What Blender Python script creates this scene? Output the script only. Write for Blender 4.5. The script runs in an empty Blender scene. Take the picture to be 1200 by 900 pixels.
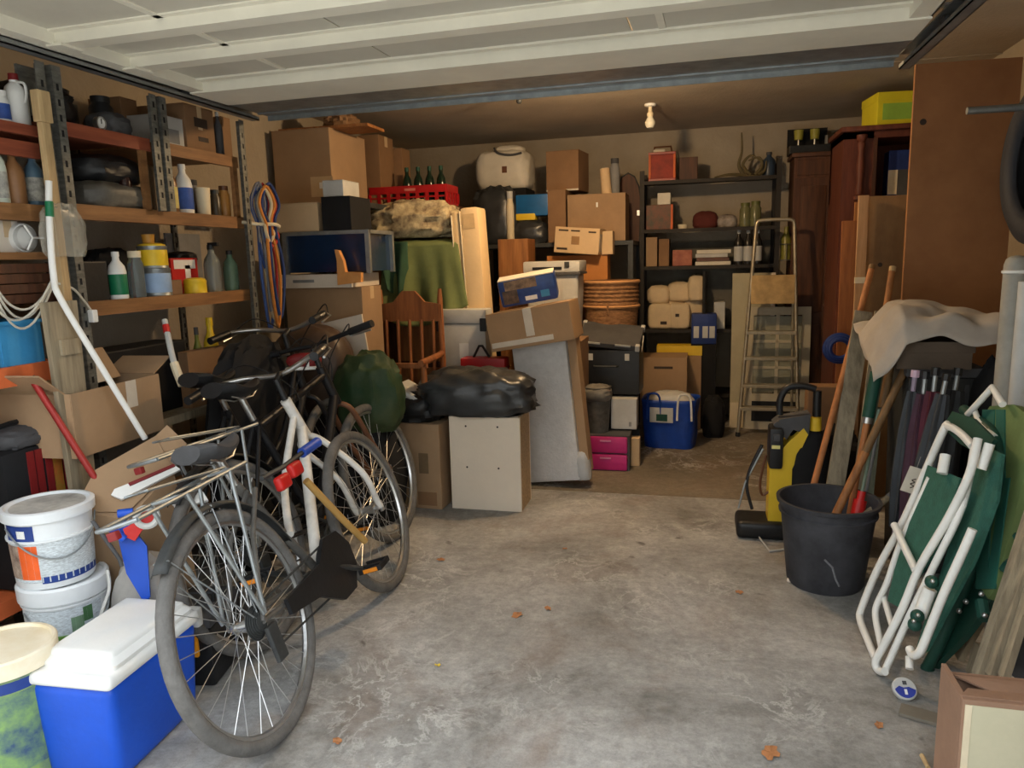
import bpy, bmesh, math, random
from mathutils import Vector, Matrix, noise

sc = bpy.context.scene
col = sc.collection
random.seed(7)
PI = math.pi

# ------------------------------------------------------------------ camera
F = 865.0; CAMZ = 1.35
vx, vy, hb = 220.0, -152.0, -0.026          # garage-axis vanishing point (from image centre) and horizon slope
ha = vy - hb * vx
_up = -Vector((-hb, 1, -ha / F)).normalized()
_fw = Vector((vx, vy, F)).normalized(); _fw = (_fw - _up * _fw.dot(_up)).normalized()
_rt = _fw.cross(_up)
if _rt.x < 0: _rt = -_rt
ROT = Matrix((_rt, _fw, _up))               # world = ROT @ (right, down, forward)
CAM = Vector((0, 0, CAMZ))
def P(px, py, X=None, Y=None, Z=None, n=None, o=None):
    d = ROT @ Vector(((px - 600) / F, (py - 450) / F, 1.0))
    if X is not None: t = X / d.x
    elif Y is not None: t = Y / d.y
    elif Z is not None: t = (Z - CAMZ) / d.z
    else: t = (Vector(o) - CAM).dot(Vector(n)) / d.dot(Vector(n))
    return CAM + d * t
def depth(p): return (ROT.transposed() @ (Vector(p) - CAM)).z
cam = bpy.data.cameras.new('camera'); cam.sensor_width = 36; cam.lens = F / 1200 * 36
cam.clip_start = 0.02
camo = bpy.data.objects.new('camera', cam); col.objects.link(camo)
c0, c1, c2 = ROT.col[0], ROT.col[1], ROT.col[2]
camo.matrix_world = Matrix(((c0.x, -c1.x, -c2.x, 0), (c0.y, -c1.y, -c2.y, 0), (c0.z, -c1.z, -c2.z, CAMZ), (0, 0, 0, 1)))
sc.camera = camo

# ------------------------------------------------------------------ sky and exposure
w = bpy.data.worlds.new('overcast_sky'); sc.world = w; w.use_nodes = True
bg = w.node_tree.nodes['Background']; bg.inputs[0].default_value = (0.88, 0.94, 1.0, 1); bg.inputs[1].default_value = 1.0
sc.view_settings.view_transform = 'Standard'; sc.view_settings.look = 'None'
sc.view_settings.gamma = 1.0; sc.view_settings.use_curve_mapping = False
sc.view_settings.exposure = 1.9
LAMP_W = 16.0

# ------------------------------------------------------------------ materials
def lin(c):
    return tuple(((v / 255) / 12.92 if v / 255 <= .04045 else ((v / 255 + .055) / 1.055) ** 2.4) for v in c)
MATS = {}
def mat(name, rgb, rough=.65, metal=0., var=.18, scale=6., bump=.05, bscale=60., rgb2=None, trans=0., emit=None, spec=.4, stretch=None, alpha=1.):
    if name in MATS: return MATS[name]
    m = bpy.data.materials.new(name); m.use_nodes = True
    nt = m.node_tree; N = nt.nodes; L = nt.links
    b = N['Principled BSDF']
    a = lin(rgb)
    lo = tuple(v * (1 - var) for v in a); hi = lin(rgb2) if rgb2 else tuple(min(1, v * (1 + var)) for v in a)
    tc = N.new('ShaderNodeTexCoord'); mp = N.new('ShaderNodeMapping'); L.new(tc.outputs['Object'], mp.inputs[0])
    if stretch: mp.inputs['Scale'].default_value = stretch
    nz = N.new('ShaderNodeTexNoise'); nz.inputs['Scale'].default_value = scale; nz.inputs['Detail'].default_value = 6
    nz.inputs['Roughness'].default_value = .65
    L.new(mp.outputs[0], nz.inputs['Vector'])
    cr = N.new('ShaderNodeValToRGB'); cr.color_ramp.elements[0].position = .32; cr.color_ramp.elements[1].position = .68
    cr.color_ramp.elements[0].color = (*lo, 1); cr.color_ramp.elements[1].color = (*hi, 1)
    L.new(nz.outputs['Fac'], cr.inputs[0]); L.new(cr.outputs[0], b.inputs['Base Color'])
    b.inputs['Roughness'].default_value = rough; b.inputs['Metallic'].default_value = metal
    b.inputs['Specular IOR Level'].default_value = spec
    if trans: b.inputs['Transmission Weight'].default_value = trans; b.inputs['IOR'].default_value = 1.3
    if alpha < 1: b.inputs['Alpha'].default_value = alpha
    if emit: b.inputs['Emission Color'].default_value = (*lin(rgb), 1); b.inputs['Emission Strength'].default_value = emit
    if bump:
        n2 = N.new('ShaderNodeTexNoise'); n2.inputs['Scale'].default_value = bscale; n2.inputs['Detail'].default_value = 4
        L.new(mp.outputs[0], n2.inputs['Vector'])
        bp = N.new('ShaderNodeBump'); bp.inputs['Strength'].default_value = min(1, bump * 4); bp.inputs['Distance'].default_value = .004
        L.new(n2.outputs['Fac'], bp.inputs['Height']); L.new(bp.outputs[0], b.inputs['Normal'])
    MATS[name] = m
    return m
def woodmat(name, rgb, rgb2, rough=.6, axis=2, scale=5):
    st = [7, 7, 7]; st[axis] = .6
    return mat(name, rgb, rough, rgb2=rgb2, var=.15, scale=scale, bump=.04, bscale=20, stretch=st)

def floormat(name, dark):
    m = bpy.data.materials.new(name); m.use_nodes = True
    nt = m.node_tree; N = nt.nodes; L = nt.links; b = N['Principled BSDF']
    tc = N.new('ShaderNodeTexCoord')
    def nz(s, d=8, r=.65, dist=0):
        n = N.new('ShaderNodeTexNoise'); n.inputs['Scale'].default_value = s; n.inputs['Detail'].default_value = d
        n.inputs['Roughness'].default_value = r; n.inputs['Distortion'].default_value = dist
        L.new(tc.outputs['Object'], n.inputs['Vector']); return n
    def ramp(n, p0, p1, c0, c1):
        c = N.new('ShaderNodeValToRGB'); c.color_ramp.elements[0].position = p0; c.color_ramp.elements[1].position = p1
        c.color_ramp.elements[0].color = (*c0, 1); c.color_ramp.elements[1].color = (*c1, 1); L.new(n.outputs['Fac'], c.inputs[0]); return c
    def mix(a, bb, f, mode='MIX', fac=None):
        x = N.new('ShaderNodeMix'); x.data_type = 'RGBA'; x.blend_type = mode
        if fac is not None: x.inputs[0].default_value = fac
        else: L.new(f, x.inputs[0])
        L.new(a, x.inputs[6]); L.new(bb, x.inputs[7]); return x.outputs[2]
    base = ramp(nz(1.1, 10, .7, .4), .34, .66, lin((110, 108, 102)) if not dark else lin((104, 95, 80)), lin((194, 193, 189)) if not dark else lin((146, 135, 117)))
    grit = ramp(nz(26, 10, .88), .36, .62, (.28, .28, .28), (1.08, 1.08, 1.08))
    c = mix(base.outputs[0], grit.outputs[0], None, 'MULTIPLY', .55)
    brown = N.new('ShaderNodeRGB'); brown.outputs[0].default_value = (*lin((112, 84, 60)), 1)
    bm_ = ramp(nz(1.7, 8, .65, .8), .52, .74, (0, 0, 0), (.5, .5, .5)); c = mix(c, brown.outputs[0], bm_.outputs[0])
    white = N.new('ShaderNodeRGB'); white.outputs[0].default_value = (*lin((222, 221, 216)), 1)
    # pale crazed efflorescence: thin contour bands of a distorted noise, only in patches
    cz = nz(5.5, 9, .7, .5)
    cc = N.new('ShaderNodeValToRGB'); e = cc.color_ramp.elements
    e[0].position = .47; e[0].color = (0, 0, 0, 1); e[1].position = .53; e[1].color = (0, 0, 0, 1)
    k = e.new(.5); k.color = (1, 1, 1, 1); L.new(cz.outputs['Fac'], cc.inputs[0])
    patch = ramp(nz(1.3, 5, .6), .48, .66, (0, 0, 0), (.6, .6, .6))
    mm = N.new('ShaderNodeMath'); mm.operation = 'MULTIPLY'; L.new(cc.outputs[0], mm.inputs[0]); L.new(patch.outputs[0], mm.inputs[1])
    c = mix(c, white.outputs[0], mm.outputs[0])
    spots = ramp(nz(9, 3, .5, .3), .68, .76, (0, 0, 0), (.65, .65, .65))
    dk = N.new('ShaderNodeRGB'); dk.outputs[0].default_value = (*lin((60, 54, 48)), 1); c = mix(c, dk.outputs[0], spots.outputs[0])
    L.new(c, b.inputs['Base Color']); b.inputs['Roughness'].default_value = .8
    bp = N.new('ShaderNodeBump'); bp.inputs['Strength'].default_value = .6; bp.inputs['Distance'].default_value = .006
    L.new(nz(28, 8, .7).outputs['Fac'], bp.inputs['Height']); L.new(bp.outputs[0], b.inputs['Normal'])
    return m

CARD = mat('cardboard', (160, 131, 100), .8, var=.12, scale=3)
CARD2 = mat('cardboard_dark', (134, 102, 72), .8, var=.15, scale=3)
CARD3 = mat('cardboard_light', (204, 176, 138), .8, var=.1, scale=3)
TAPE = mat('packing_tape', (196, 170, 134), .35, var=.1)
TAPEC = mat('pale_tape', (205, 196, 182), .4, var=.1)
INK = mat('printed_ink', (58, 46, 38), .7, var=.1)
STEEL = mat('galvanised_steel', (150, 155, 156), .45, .75, var=.2, scale=14)
DSTEEL = mat('dark_rack_steel', (66, 68, 68), .55, .4, var=.3, scale=10)
CHROME = mat('dull_chrome', (190, 190, 188), .3, .9, var=.15)
BLACK = mat('black_plastic', (26, 27, 29), .45, var=.3)
BLACKM = mat('matte_black', (20, 20, 22), .85, var=.3)
RUBBER = mat('tyre_rubber', (98, 96, 93), .85, var=.25, scale=20, bump=.15, bscale=120)
DGREY = mat('dark_grey', (72, 72, 74), .7, var=.25)
GREY = mat('mid_grey', (128, 128, 128), .7, var=.2)
LGREY = mat('light_grey', (188, 188, 184), .65, var=.12)
WHITE = mat('white_plastic', (228, 228, 224), .45, var=.06, scale=3)
CREAM = mat('cream_plastic', (222, 208, 178), .5, var=.1)
OFFW = mat('offwhite_board', (214, 203, 188), .7, var=.06)
REDP = mat('red_plastic', (190, 34, 30), .4, var=.15)
DRED = mat('dark_red', (120, 28, 28), .55, var=.2)
BLUEP = mat('blue_plastic', (22, 78, 190), .4, var=.08)
DBLUE = mat('dark_blue', (24, 48, 110), .5, var=.2)
LBLUE = mat('light_blue', (60, 140, 190), .5, var=.1)
GREENP = mat('green_plastic', (20, 110, 72), .45, var=.15)
DGREEN = mat('dark_green', (22, 70, 56), .6, var=.2)
YELL = mat('yellow_plastic', (226, 190, 42), .45, var=.1)
ORANGE = mat('orange_paint', (206, 96, 44), .6, var=.2)
PINK = mat('pink_plastic', (196, 44, 120), .45, var=.12)
WOODL = woodmat('pale_wood', (170, 140, 98), (206, 178, 132))
WOODM = woodmat('mid_wood', (132, 84, 46), (172, 116, 66))
WOODD = woodmat('dark_wood', (58, 34, 22), (88, 52, 32))
WOODG = woodmat('weathered_wood', (120, 108, 88), (162, 148, 122))
WOODR = woodmat('red_brown_wood', (112, 62, 34), (150, 88, 48), axis=0)
GLASS = mat('clear_glass', (200, 208, 205), .08, var=.02, trans=.85, bump=0)
PAPER = mat('paper', (215, 208, 192), .8, var=.08)
BROWN = mat('brown_plastic', (96, 58, 34), .4, var=.2)

# ------------------------------------------------------------------ mesh helpers
def nb(): return bmesh.new()
def xf(loc=(0, 0, 0), rot=(0, 0, 0)):
    from mathutils import Euler
    return Matrix.Translation(Vector(loc)) @ Euler(rot, 'XYZ').to_matrix().to_4x4()
def box(bm, c, s, M=None, bev=0., seg=2):
    r = bmesh.ops.create_cube(bm, size=1.0)
    vs = r['verts']
    for v in vs: v.co = Vector((v.co.x * s[0] + c[0], v.co.y * s[1] + c[1], v.co.z * s[2] + c[2]))
    if bev > 0:
        es = list({e for v in vs for e in v.link_edges})
        q = bmesh.ops.bevel(bm, geom=es, offset=min(bev, min(s) * .48), segments=seg, affect='EDGES', profile=.6)
        vs = list({v for f in q['faces'] for v in f.verts} | {v for v in vs if v.is_valid})
    if M is not None:
        for v in vs: v.co = M @ v.co
    return vs
def bb(bm, x0, x1, y0, y1, z0, z1, bev=0., M=None, seg=2):
    return box(bm, ((x0 + x1) / 2, (y0 + y1) / 2, (z0 + z1) / 2), (abs(x1 - x0), abs(y1 - y0), abs(z1 - z0)), M, bev, seg)
def tube(bm, pts, r, seg=8, cap=True, closed=False):
    pts = [Vector(p) for p in pts]; n = len(pts)
    rs = r if isinstance(r, (list, tuple)) else [r] * n
    rings = []; prev = None
    for i, p in enumerate(pts):
        if closed: t = pts[(i + 1) % n] - pts[i - 1]
        elif i == 0: t = pts[1] - p
        elif i == n - 1: t = p - pts[i - 1]
        else: t = (pts[i + 1] - p).normalized() + (p - pts[i - 1]).normalized()
        if t.length < 1e-9: t = Vector((0, 0, 1))
        t.normalize()
        if prev is None:
            a = Vector((0, 0, 1)) if abs(t.z) < .9 else Vector((1, 0, 0))
            u = t.cross(a).normalized()
        else:
            u = prev - t * prev.dot(t)
            if u.length < 1e-6: u = t.orthogonal()
            u.normalize()
        prev = u; v = t.cross(u)
        rings.append([bm.verts.new(p + (u * math.cos(2 * PI * k / seg) + v * math.sin(2 * PI * k / seg)) * rs[i]) for k in range(seg)])
    for i in range(n - 1 + (1 if closed else 0)):
        A, B = rings[i], rings[(i + 1) % n]
        for k in range(seg): bm.faces.new((A[k], A[(k + 1) % seg], B[(k + 1) % seg], B[k]))
    if cap and not closed:
        bm.faces.new(rings[0][::-1]); bm.faces.new(rings[-1])
def curve(pts, n=6):
    """Catmull-Rom through pts"""
    pts = [Vector(p) for p in pts]; out = []
    for i in range(len(pts) - 1):
        p0 = pts[max(0, i - 1)]; p1 = pts[i]; p2 = pts[i + 1]; p3 = pts[min(len(pts) - 1, i + 2)]
        for k in range(n):
            t = k / n
            out.append(.5 * ((2 * p1) + (p2 - p0) * t + (2 * p0 - 5 * p1 + 4 * p2 - p3) * t * t + (3 * p1 - p0 - 3 * p2 + p3) * t ** 3))
    out.append(pts[-1]); return out
def lathe(bm, prof, seg=20, c=(0, 0, 0), M=None):
    rings = []
    for r, z in prof:
        if r < 1e-5: rings.append([bm.verts.new((c[0], c[1], c[2] + z))])
        else: rings.append([bm.verts.new((c[0] + r * math.cos(2 * PI * k / seg), c[1] + r * math.sin(2 * PI * k / seg), c[2] + z)) for k in range(seg)])
    for i in range(len(rings) - 1):
        A, B = rings[i], rings[i + 1]
        for k in range(seg):
            k2 = (k + 1) % seg
            if len(A) == 1 and len(B) == 1: continue
            if len(A) == 1: bm.faces.new((A[0], B[k2], B[k]))
            elif len(B) == 1: bm.faces.new((A[k], A[k2], B[0]))
            else: bm.faces.new((A[k], A[k2], B[k2], B[k]))
    if M is not None:
        for R in rings:
            for v in R: v.co = M @ v.co
def torus(bm, R, r, seg=40, rs=10, M=None, flat=1.):
    rings = []
    for i in range(seg):
        a = 2 * PI * i / seg; ring = []
        for k in range(rs):
            b_ = 2 * PI * k / rs
            p = Vector(((R + r * math.cos(b_)) * math.cos(a), r * flat * math.sin(b_), (R + r * math.cos(b_)) * math.sin(a)))
            ring.append(bm.verts.new(M @ p if M is not None else p))
        rings.append(ring)
    for i in range(seg):
        A, B = rings[i], rings[(i + 1) % seg]
        for k in range(rs): bm.faces.new((A[k], B[k], B[(k + 1) % rs], A[(k + 1) % rs]))
def prism(bm, poly, y0, y1, M=None):
    """polygon in x,z extruded along y"""
    A = [bm.verts.new((p[0], y0, p[1])) for p in poly]; B = [bm.verts.new((p[0], y1, p[1])) for p in poly]
    n = len(poly)
    bm.faces.new(A); bm.faces.new(B[::-1])
    for i in range(n): bm.faces.new((A[i], B[i], B[(i + 1) % n], A[(i + 1) % n]))
    if M is not None:
        for v in A + B: v.co = M @ v.co
def blob(bm, c, s, seed=0, amp=.08, freq=3., pw=2.6, nu=36, nv=22, flat=-.75, M=None, ridge=True):
    """soft lumpy bag: superellipsoid with folds, flattened underneath"""
    rings = []
    off = Vector((seed * 7.3, seed * 3.1, seed * 1.7))
    for j in range(nv + 1):
        th = PI * j / nv - PI / 2; ring = []
        for i in range(nu):
            ph = 2 * PI * i / nu
            sg = lambda v, e: math.copysign(abs(v) ** e, v)
            e = 2 / pw
            d = Vector((sg(math.cos(th), e) * sg(math.cos(ph), e), sg(math.cos(th), e) * sg(math.sin(ph), e), sg(math.sin(th), e)))
            nzv = noise.noise(d * freq + off)
            if ridge: nzv = (1 - 2.2 * abs(nzv)) * .6 + .4 * noise.noise(d * freq * 2.3 + off)
            p = d * (1 + amp * nzv)
            p.z = max(p.z, flat)
            p = Vector((p.x * s[0] / 2 + c[0], p.y * s[1] / 2 + c[1], (p.z - flat) / (1 - flat) * s[2] + c[2]))
            ring.append(bm.verts.new(M @ p if M is not None else p))
        rings.append(ring)
    for j in range(nv):
        A, B = rings[j], rings[j + 1]
        for i in range(nu): bm.faces.new((A[i], A[(i + 1) % nu], B[(i + 1) % nu], B[i]))
    bmesh.ops.remove_doubles(bm, verts=bm.verts, dist=1e-5)
def sheet(bm, fn, nu=30, nv=30):
    g = [[bm.verts.new(fn(i / nu, j / nv)) for j in range(nv + 1)] for i in range(nu + 1)]
    for i in range(nu):
        for j in range(nv): bm.faces.new((g[i][j], g[i + 1][j], g[i + 1][j + 1], g[i][j + 1]))

def obj(name, bm, m, parent=None, smooth=False, loc=None, rot=None, solid=0., ang=40):
    me = bpy.data.meshes.new(name); bmesh.ops.recalc_face_normals(bm, faces=bm.faces); bm.to_mesh(me); bm.free()
    me.materials.append(m)
    o = bpy.data.objects.new(name, me); col.objects.link(o)
    if smooth:
        me.shade_smooth()
        me.set_sharp_from_angle(angle=math.radians(ang))
    if parent: o.parent = parent
    if loc is not None: o.location = loc
    if rot is not None: o.rotation_euler = rot
    if solid:
        md = o.modifiers.new('thickness', 'SOLIDIFY'); md.thickness = solid; md.offset = 0
    return o
def tag(o, label, cat, group=None):
    o['label'] = label; o['category'] = cat
    if group: o['group'] = group
    return o
def thing(name, label, cat, loc=(0, 0, 0), rot=(0, 0, 0), group=None):
    o = bpy.data.objects.new(name, None); o.empty_display_size = .05; col.objects.link(o)
    o.location = loc; o.rotation_euler = rot
    return tag(o, label, cat, group)
def struct(name, bm, m, parent=None, **k):
    o = obj(name, bm, m, parent, **k)
    if not parent: o['kind'] = 'structure'
    return o
def part(name, m, parent, fn, smooth=False, **k):
    bm = nb(); fn(bm); return obj(name, bm, m, parent, smooth, **k)
def pbox(name, m, parent, x0, x1, y0, y1, z0, z1, bev=0., M=None):
    bm = nb(); bb(bm, x0, x1, y0, y1, z0, z1, bev, M); return obj(name, bm, m, parent, bev > .004)
def ptube(name, m, parent, pts, r, seg=8):
    bm = nb(); tube(bm, pts, r, seg); return obj(name, bm, m, parent, True)
def plathe(name, m, parent, prof, seg=20, c=(0, 0, 0), M=None, smooth=True):
    bm = nb(); lathe(bm, prof, seg, c, M); return obj(name, bm, m, parent, smooth)
def rect(px0, py0, px1, py1, Y):
    mx, my = (px0 + px1) / 2, (py0 + py1) / 2
    return P(px0, my, Y=Y).x, P(px1, my, Y=Y).x, P(mx, py1, Y=Y).z, P(mx, py0, Y=Y).z
def copy_tree(o, parent=None):
    c = o.copy(); col.objects.link(c); c.parent = parent
    for ch in list(o.children): copy_tree(ch, c)
    return c

# generic carton: body, two top flaps with a gap, tape over the seam, printed marks as separate thin parts
def carton(label, x0, x1, y0, y1, z0, z1, rz=0., m=None, tape=True, tm=None, flaps=True, rot=None, prints=(), cat='box', name='cardboard_box', group=None, along='x', tdown=.07):
    m = m or CARD
    cx, cy = (x0 + x1) / 2, (y0 + y1) / 2; W, D, H = x1 - x0, y1 - y0, z1 - z0
    t = thing(name, label, cat, (cx, cy, z0), rot or (0, 0, rz), group)
    ft = .004
    pbox('body', m, t, -W / 2, W / 2, -D / 2, D / 2, 0, H - (ft if flaps else 0), .004)
    if flaps:
        if along == 'x':
            pbox('flap', m, t, -W / 2, W / 2, -D / 2, -.0015, H - ft, H); pbox('flap', m, t, -W / 2, W / 2, .0015, D / 2, H - ft, H)
        else:
            pbox('flap', m, t, -W / 2, -.0015, -D / 2, D / 2, H - ft, H); pbox('flap', m, t, .0015, W / 2, -D / 2, D / 2, H - ft, H)
    if tape:
        def tp(bm):
            if along == 'x':
                bb(bm, -W / 2 - .001, W / 2 + .001, -.025, .025, H, H + .001)
                bb(bm, W / 2, W / 2 + .001, -.025, .025, H - tdown, H + .001); bb(bm, -W / 2 - .001, -W / 2, -.025, .025, H - tdown, H + .001)
            else:
                bb(bm, -.025, .025, -D / 2 - .001, D / 2 + .001, H, H + .001)
                bb(bm, -.025, .025, -D / 2 - .001, -D / 2, H - tdown, H + .001); bb(bm, -.025, .025, D / 2, D / 2 + .001, H - tdown, H + .001)
        part('tape', tm or TAPE, t, tp)
    for i, pr in enumerate(prints):
        u0, u1, v0, v1 = pr[:4]; pm = pr[4] if len(pr) > 4 else INK
        pbox('print' if pm is INK else 'label_patch', pm, t, -W / 2 + u0 * W, -W / 2 + u1 * W, -D / 2 - .0012, -D / 2, v0 * H, v1 * H)
    return t
def pcarton(label, px0, py0, px1, py1, Y, d, z0=None, z1=None, **k):
    a, b_, c, e = rect(px0, py0, px1, py1, Y)
    return carton(label, a, b_, Y, Y + d, c if z0 is None else z0, e if z1 is None else z1, **k)

# bottles, cans, jars standing on a surface
def vessel(kind, label, p, r, h, m, cap=None, lab=None, cat='bottle', group=None, name=None, m2=None):
    nm = name or {'can': 'paint_can', 'jar': 'glass_jar', 'cup': 'plastic_cup', 'spray': 'spray_bottle', 'jug': 'plastic_jug', 'aero': 'spray_can'}.get(kind, 'bottle')
    t = thing(nm, label, cat, p, (0, 0, 0), group)
    S = 18
    if kind == 'can':
        plathe('body', m, t, [(0, 0), (r * .97, 0), (r, .004), (r * .97, .008), (r * .97, h - .01), (r, h - .007), (r, h), (r * .9, h), (r * .88, h - .006), (0, h - .006)], S)
        if lab: plathe('label', lab, t, [(r * .98, h * .14), (r * .985, h * .15), (r * .985, h * .82), (r * .98, h * .83)], S)
        if m2: plathe('lid', m2, t, [(r * .9, h), (r * .9, h + .006), (r * .6, h + .012), (0, h + .012)], S)
    elif kind == 'cup':
        plathe('body', m, t, [(0, 0), (r * .85, 0), (r, h), (r * .95, h), (r * .8, .006), (0, .006)], S)
    elif kind == 'jar':
        plathe('body', m, t, [(0, 0), (r * .95, 0), (r, .01), (r, h * .72), (r * .75, h * .82), (r * .75, h * .86), (0, h * .86)], S)
        plathe('lid', cap or STEEL, t, [(0, h * .86), (r * .8, h * .86), (r * .8, h), (0, h)], S)
        if lab: plathe('label', lab, t, [(r * 1.005, h * .15), (r * 1.015, h * .16), (r * 1.015, h * .6), (r * 1.005, h * .61)], S)
    elif kind == 'jug':
        plathe('body', m, t, [(0, 0), (r * .95, 0), (r, .012), (r, h * .62), (r * .8, h * .75), (r * .38, h * .84), (r * .38, h * .88), (0, h * .88)], S)
        plathe('cap', cap or REDP, t, [(0, h * .88), (r * .45, h * .88), (r * .42, h), (0, h)], 12)
        ptube('handle', m, t, curve([(r * .3, 0, h * .84), (r * 1.15, 0, h * .8), (r * 1.25, 0, h * .6), (r * .95, 0, h * .45)], 4), r * .13, 6)
    else:
        plathe('body', m, t, [(0, 0), (r * .95, 0), (r, .01), (r, h * .58), (r * .86, h * .7), (r * .4, h * .82), (r * .36, h * .9), (0, h * .9)], S)
        plathe('cap', cap or WHITE, t, [(0, h * .9), (r * .44, h * .9), (r * .42, h), (0, h)], 12)
        if kind == 'spray': pbox('trigger', cap or WHITE, t, -r * .3, r * 1.1, -r * .22, r * .22, h * .97, h * 1.05, .003)
        if lab: plathe('label', lab, t, [(r * 1.0, h * .1), (r * 1.015, h * .11), (r * 1.015, h * .52), (r * 1.0, h * .53)], S)
    return t

# ================================================================== THE SETTING
XL, XR, YF, YB, ZC = -2.62, 1.52, 1.25, 6.42, 2.35
PLASTER = mat('rough_plaster', (158, 146, 128), .9, var=.12, scale=2.5, bump=.25, bscale=45)
CEILM = mat('ceiling_render', (188, 174, 152), .92, var=.12, scale=2, bump=.2, bscale=70)
BRICKW = mat('outer_render', (190, 184, 172), .9, var=.08, scale=2)
bm = nb(); bb(bm, XL - .15, XR + .15, 1.12, 4.112, -.2, 0); struct('floor', bm, floormat('concrete_floor', False))
bm = nb(); bb(bm, -13, 13, -9, 1.1, -.2, -.004); struct('ground', bm, mat('light_bounce_paving', (206, 203, 195), .85, var=.08, scale=3))  # unseen ground outside, made pale to bounce daylight up onto the door
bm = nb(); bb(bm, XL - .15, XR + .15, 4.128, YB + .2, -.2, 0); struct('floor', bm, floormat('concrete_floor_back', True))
bm = nb(); bb(bm, XL - .15, XR + .15, 4.112, 4.128, -.2, -.004); struct('trim_1', bm, mat('seam_filler', (176, 170, 158), .9))
bm = nb(); bb(bm, XL - .15, XL, YF, YB + .2, 0, ZC); struct('wall_left', bm, PLASTER)
bm = nb(); bb(bm, XR, XR + .15, YF, YB + .2, 0, ZC); struct('wall_right', bm, PLASTER)
bm = nb(); box(bm, (0, 0, 0), (XR - XL, .15, ZC), xf(((XL + XR) / 2, YB + .075, ZC / 2), (0, 0, -.035))); struct('wall_back', bm, PLASTER)
bm = nb(); bb(bm, XL - .15, XR + .15, YF, YB + .25, ZC, ZC + .2); struct('ceiling', bm, CEILM)
bm = nb(); bb(bm, -6, -2.12, YF - .15, YF, 0, 3.1); struct('wall_front', bm, BRICKW)
bm = nb(); bb(bm, .78, 6, YF - .15, YF, 0, 3.1); struct('wall_front', bm, BRICKW)
bm = nb(); bb(bm, -2.12, .78, YF - .15, YF, 2.16, 3.1); struct('wall_front', bm, BRICKW)
bm = nb(); bb(bm, -13, 13, -9.3, -9, 0, 5.6); struct('wall_sky_block', bm, mat('sky_block_render', (168, 160, 148), .9, var=.1, scale=1))  # unseen wall added behind the camera to block low sky light
bm = nb(); bb(bm, XL, XR, 4.6, 4.61, ZC - .006, ZC); struct('trim_2', bm, PLASTER)

# ------------------------------------------------------------------ up-and-over garage door, lying open under the ceiling
DOORP = mat('cream_door_paint', (232, 227, 210), .5, var=.07, scale=3, bump=.03)
DOORS = mat('pale_door_sheet', (206, 201, 186), .6, var=.08, scale=2, bump=.05)
ZD = 2.07
door = thing('garage_door', 'cream metal up-and-over garage door lying open under the ceiling', 'garage door', (-.665, 3.31, ZD), (0, 0, -.03))
WD = 1.375
for i in range(3):
    xa = -WD + .03 + i * (2 * WD - .06) / 3
    pbox('sheet_panel', DOORS, door, xa + .003, xa + (2 * WD - .06) / 3 - .003, -2.35, -.2, .035, .041)
for i, yy in enumerate((-1.98, P(270, 25, Z=ZD).y - 3.31, P(600, 30, Z=ZD).y - 3.31)):
    def rib(bm, yy=yy):
        bb(bm, -WD + .05, WD - .05, yy - .03, yy + .03, -.004, .0)
        bb(bm, -WD + .05, WD - .05, yy - .034, yy - .03, -.004, .035)
        bb(bm, -WD + .05, WD - .05, yy + .03, yy + .034, -.004, .035)
        bb(bm, -WD + .05, WD - .05, yy - .06, yy - .034, .03, .036)
        bb(bm, -WD + .05, WD - .05, yy + .034, yy + .06, .03, .036)
    r_ = part('rib', DOORP, door, rib)
    for s in (-1, 1): pbox('bracket', DOORP, r_, s * (WD - .07) - .03, s * (WD - .07) + .03, yy - .045, yy + .045, -.012, -.004)
def rail(bm):
    ya_ = P(600, 68, Z=ZD).y - 3.31; yb_ = P(600, 88, Z=ZD).y - 3.31; bb(bm, -WD, WD, ya_, yb_, -.012, -.004); bb(bm, -WD, WD, ya_ - .006, ya_, -.012, .04); bb(bm, -WD + .02, WD - .02, ya_ - .05, ya_ - .016, .026, .034)
part('bottom_rail', DOORP, door, rail)
def lip(bm):
    bb(bm, -WD, WD, P(600, 88, Z=ZD).y - 3.31, .0, -.008, -.002); bb(bm, -WD, WD, -.09, -.075, -.014, -.008); bb(bm, -WD, WD, -.006, 0, -.03, .04)
part('edge_lip', STEEL, door, lip)
for s in (-1, 1):
    def stile(bm, s=s):
        bb(bm, s * WD, s * (WD - .06), -2.35, -.15, -.006, 0); bb(bm, s * (WD - .06), s * (WD - .066), -2.35, -.36, -.006, .04); bb(bm, s * WD, s * (WD - .006), -2.35, 0, -.006, .05)
    part('side_stile', DOORP, door, stile)
for x in (-.9, .55): pbox('seam_strip', DOORP, door, x - .012, x + .012, -2.35, -.36, .03, .036)
for s, lb in ((-1, 'galvanised steel door track above the left shelving'), (1, 'galvanised steel door track at the top right corner')):
    t = thing('door_track', lb, 'track', (-.665 + s * (WD + .05), 2.2, ZD))
    def trk(bm, s=s):
        bb(bm, -.02, .02, -.95, 1.12, -.03, -.025); bb(bm, s * .02, s * .016, -.95, 1.12, -.03, .03); bb(bm, -s * .02, -s * .016, -.95, 1.12, -.03, -.012); bb(bm, -.02, .02, -.95, 1.12, .025, .03)
    part('channel', STEEL, t, trk)
    for k, yy in enumerate((-.2, .55)):
        def brk(bm, yy=yy):
            bb(bm, -.03, .03, yy - .02, yy + .02, .03, .036); bb(bm, s * .02, s * .026, yy - .02, yy + .02, .03, .28 if yy > -9 else .2)
        part('hanger', STEEL, t, brk)
    part('roller', DGREY, t, lambda bm: lathe(bm, [(0, -.01), (.022, -.01), (.022, .01), (0, .01)], 12, M=xf((0, .62, 0), (0, PI / 2, 0))), True)

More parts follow.
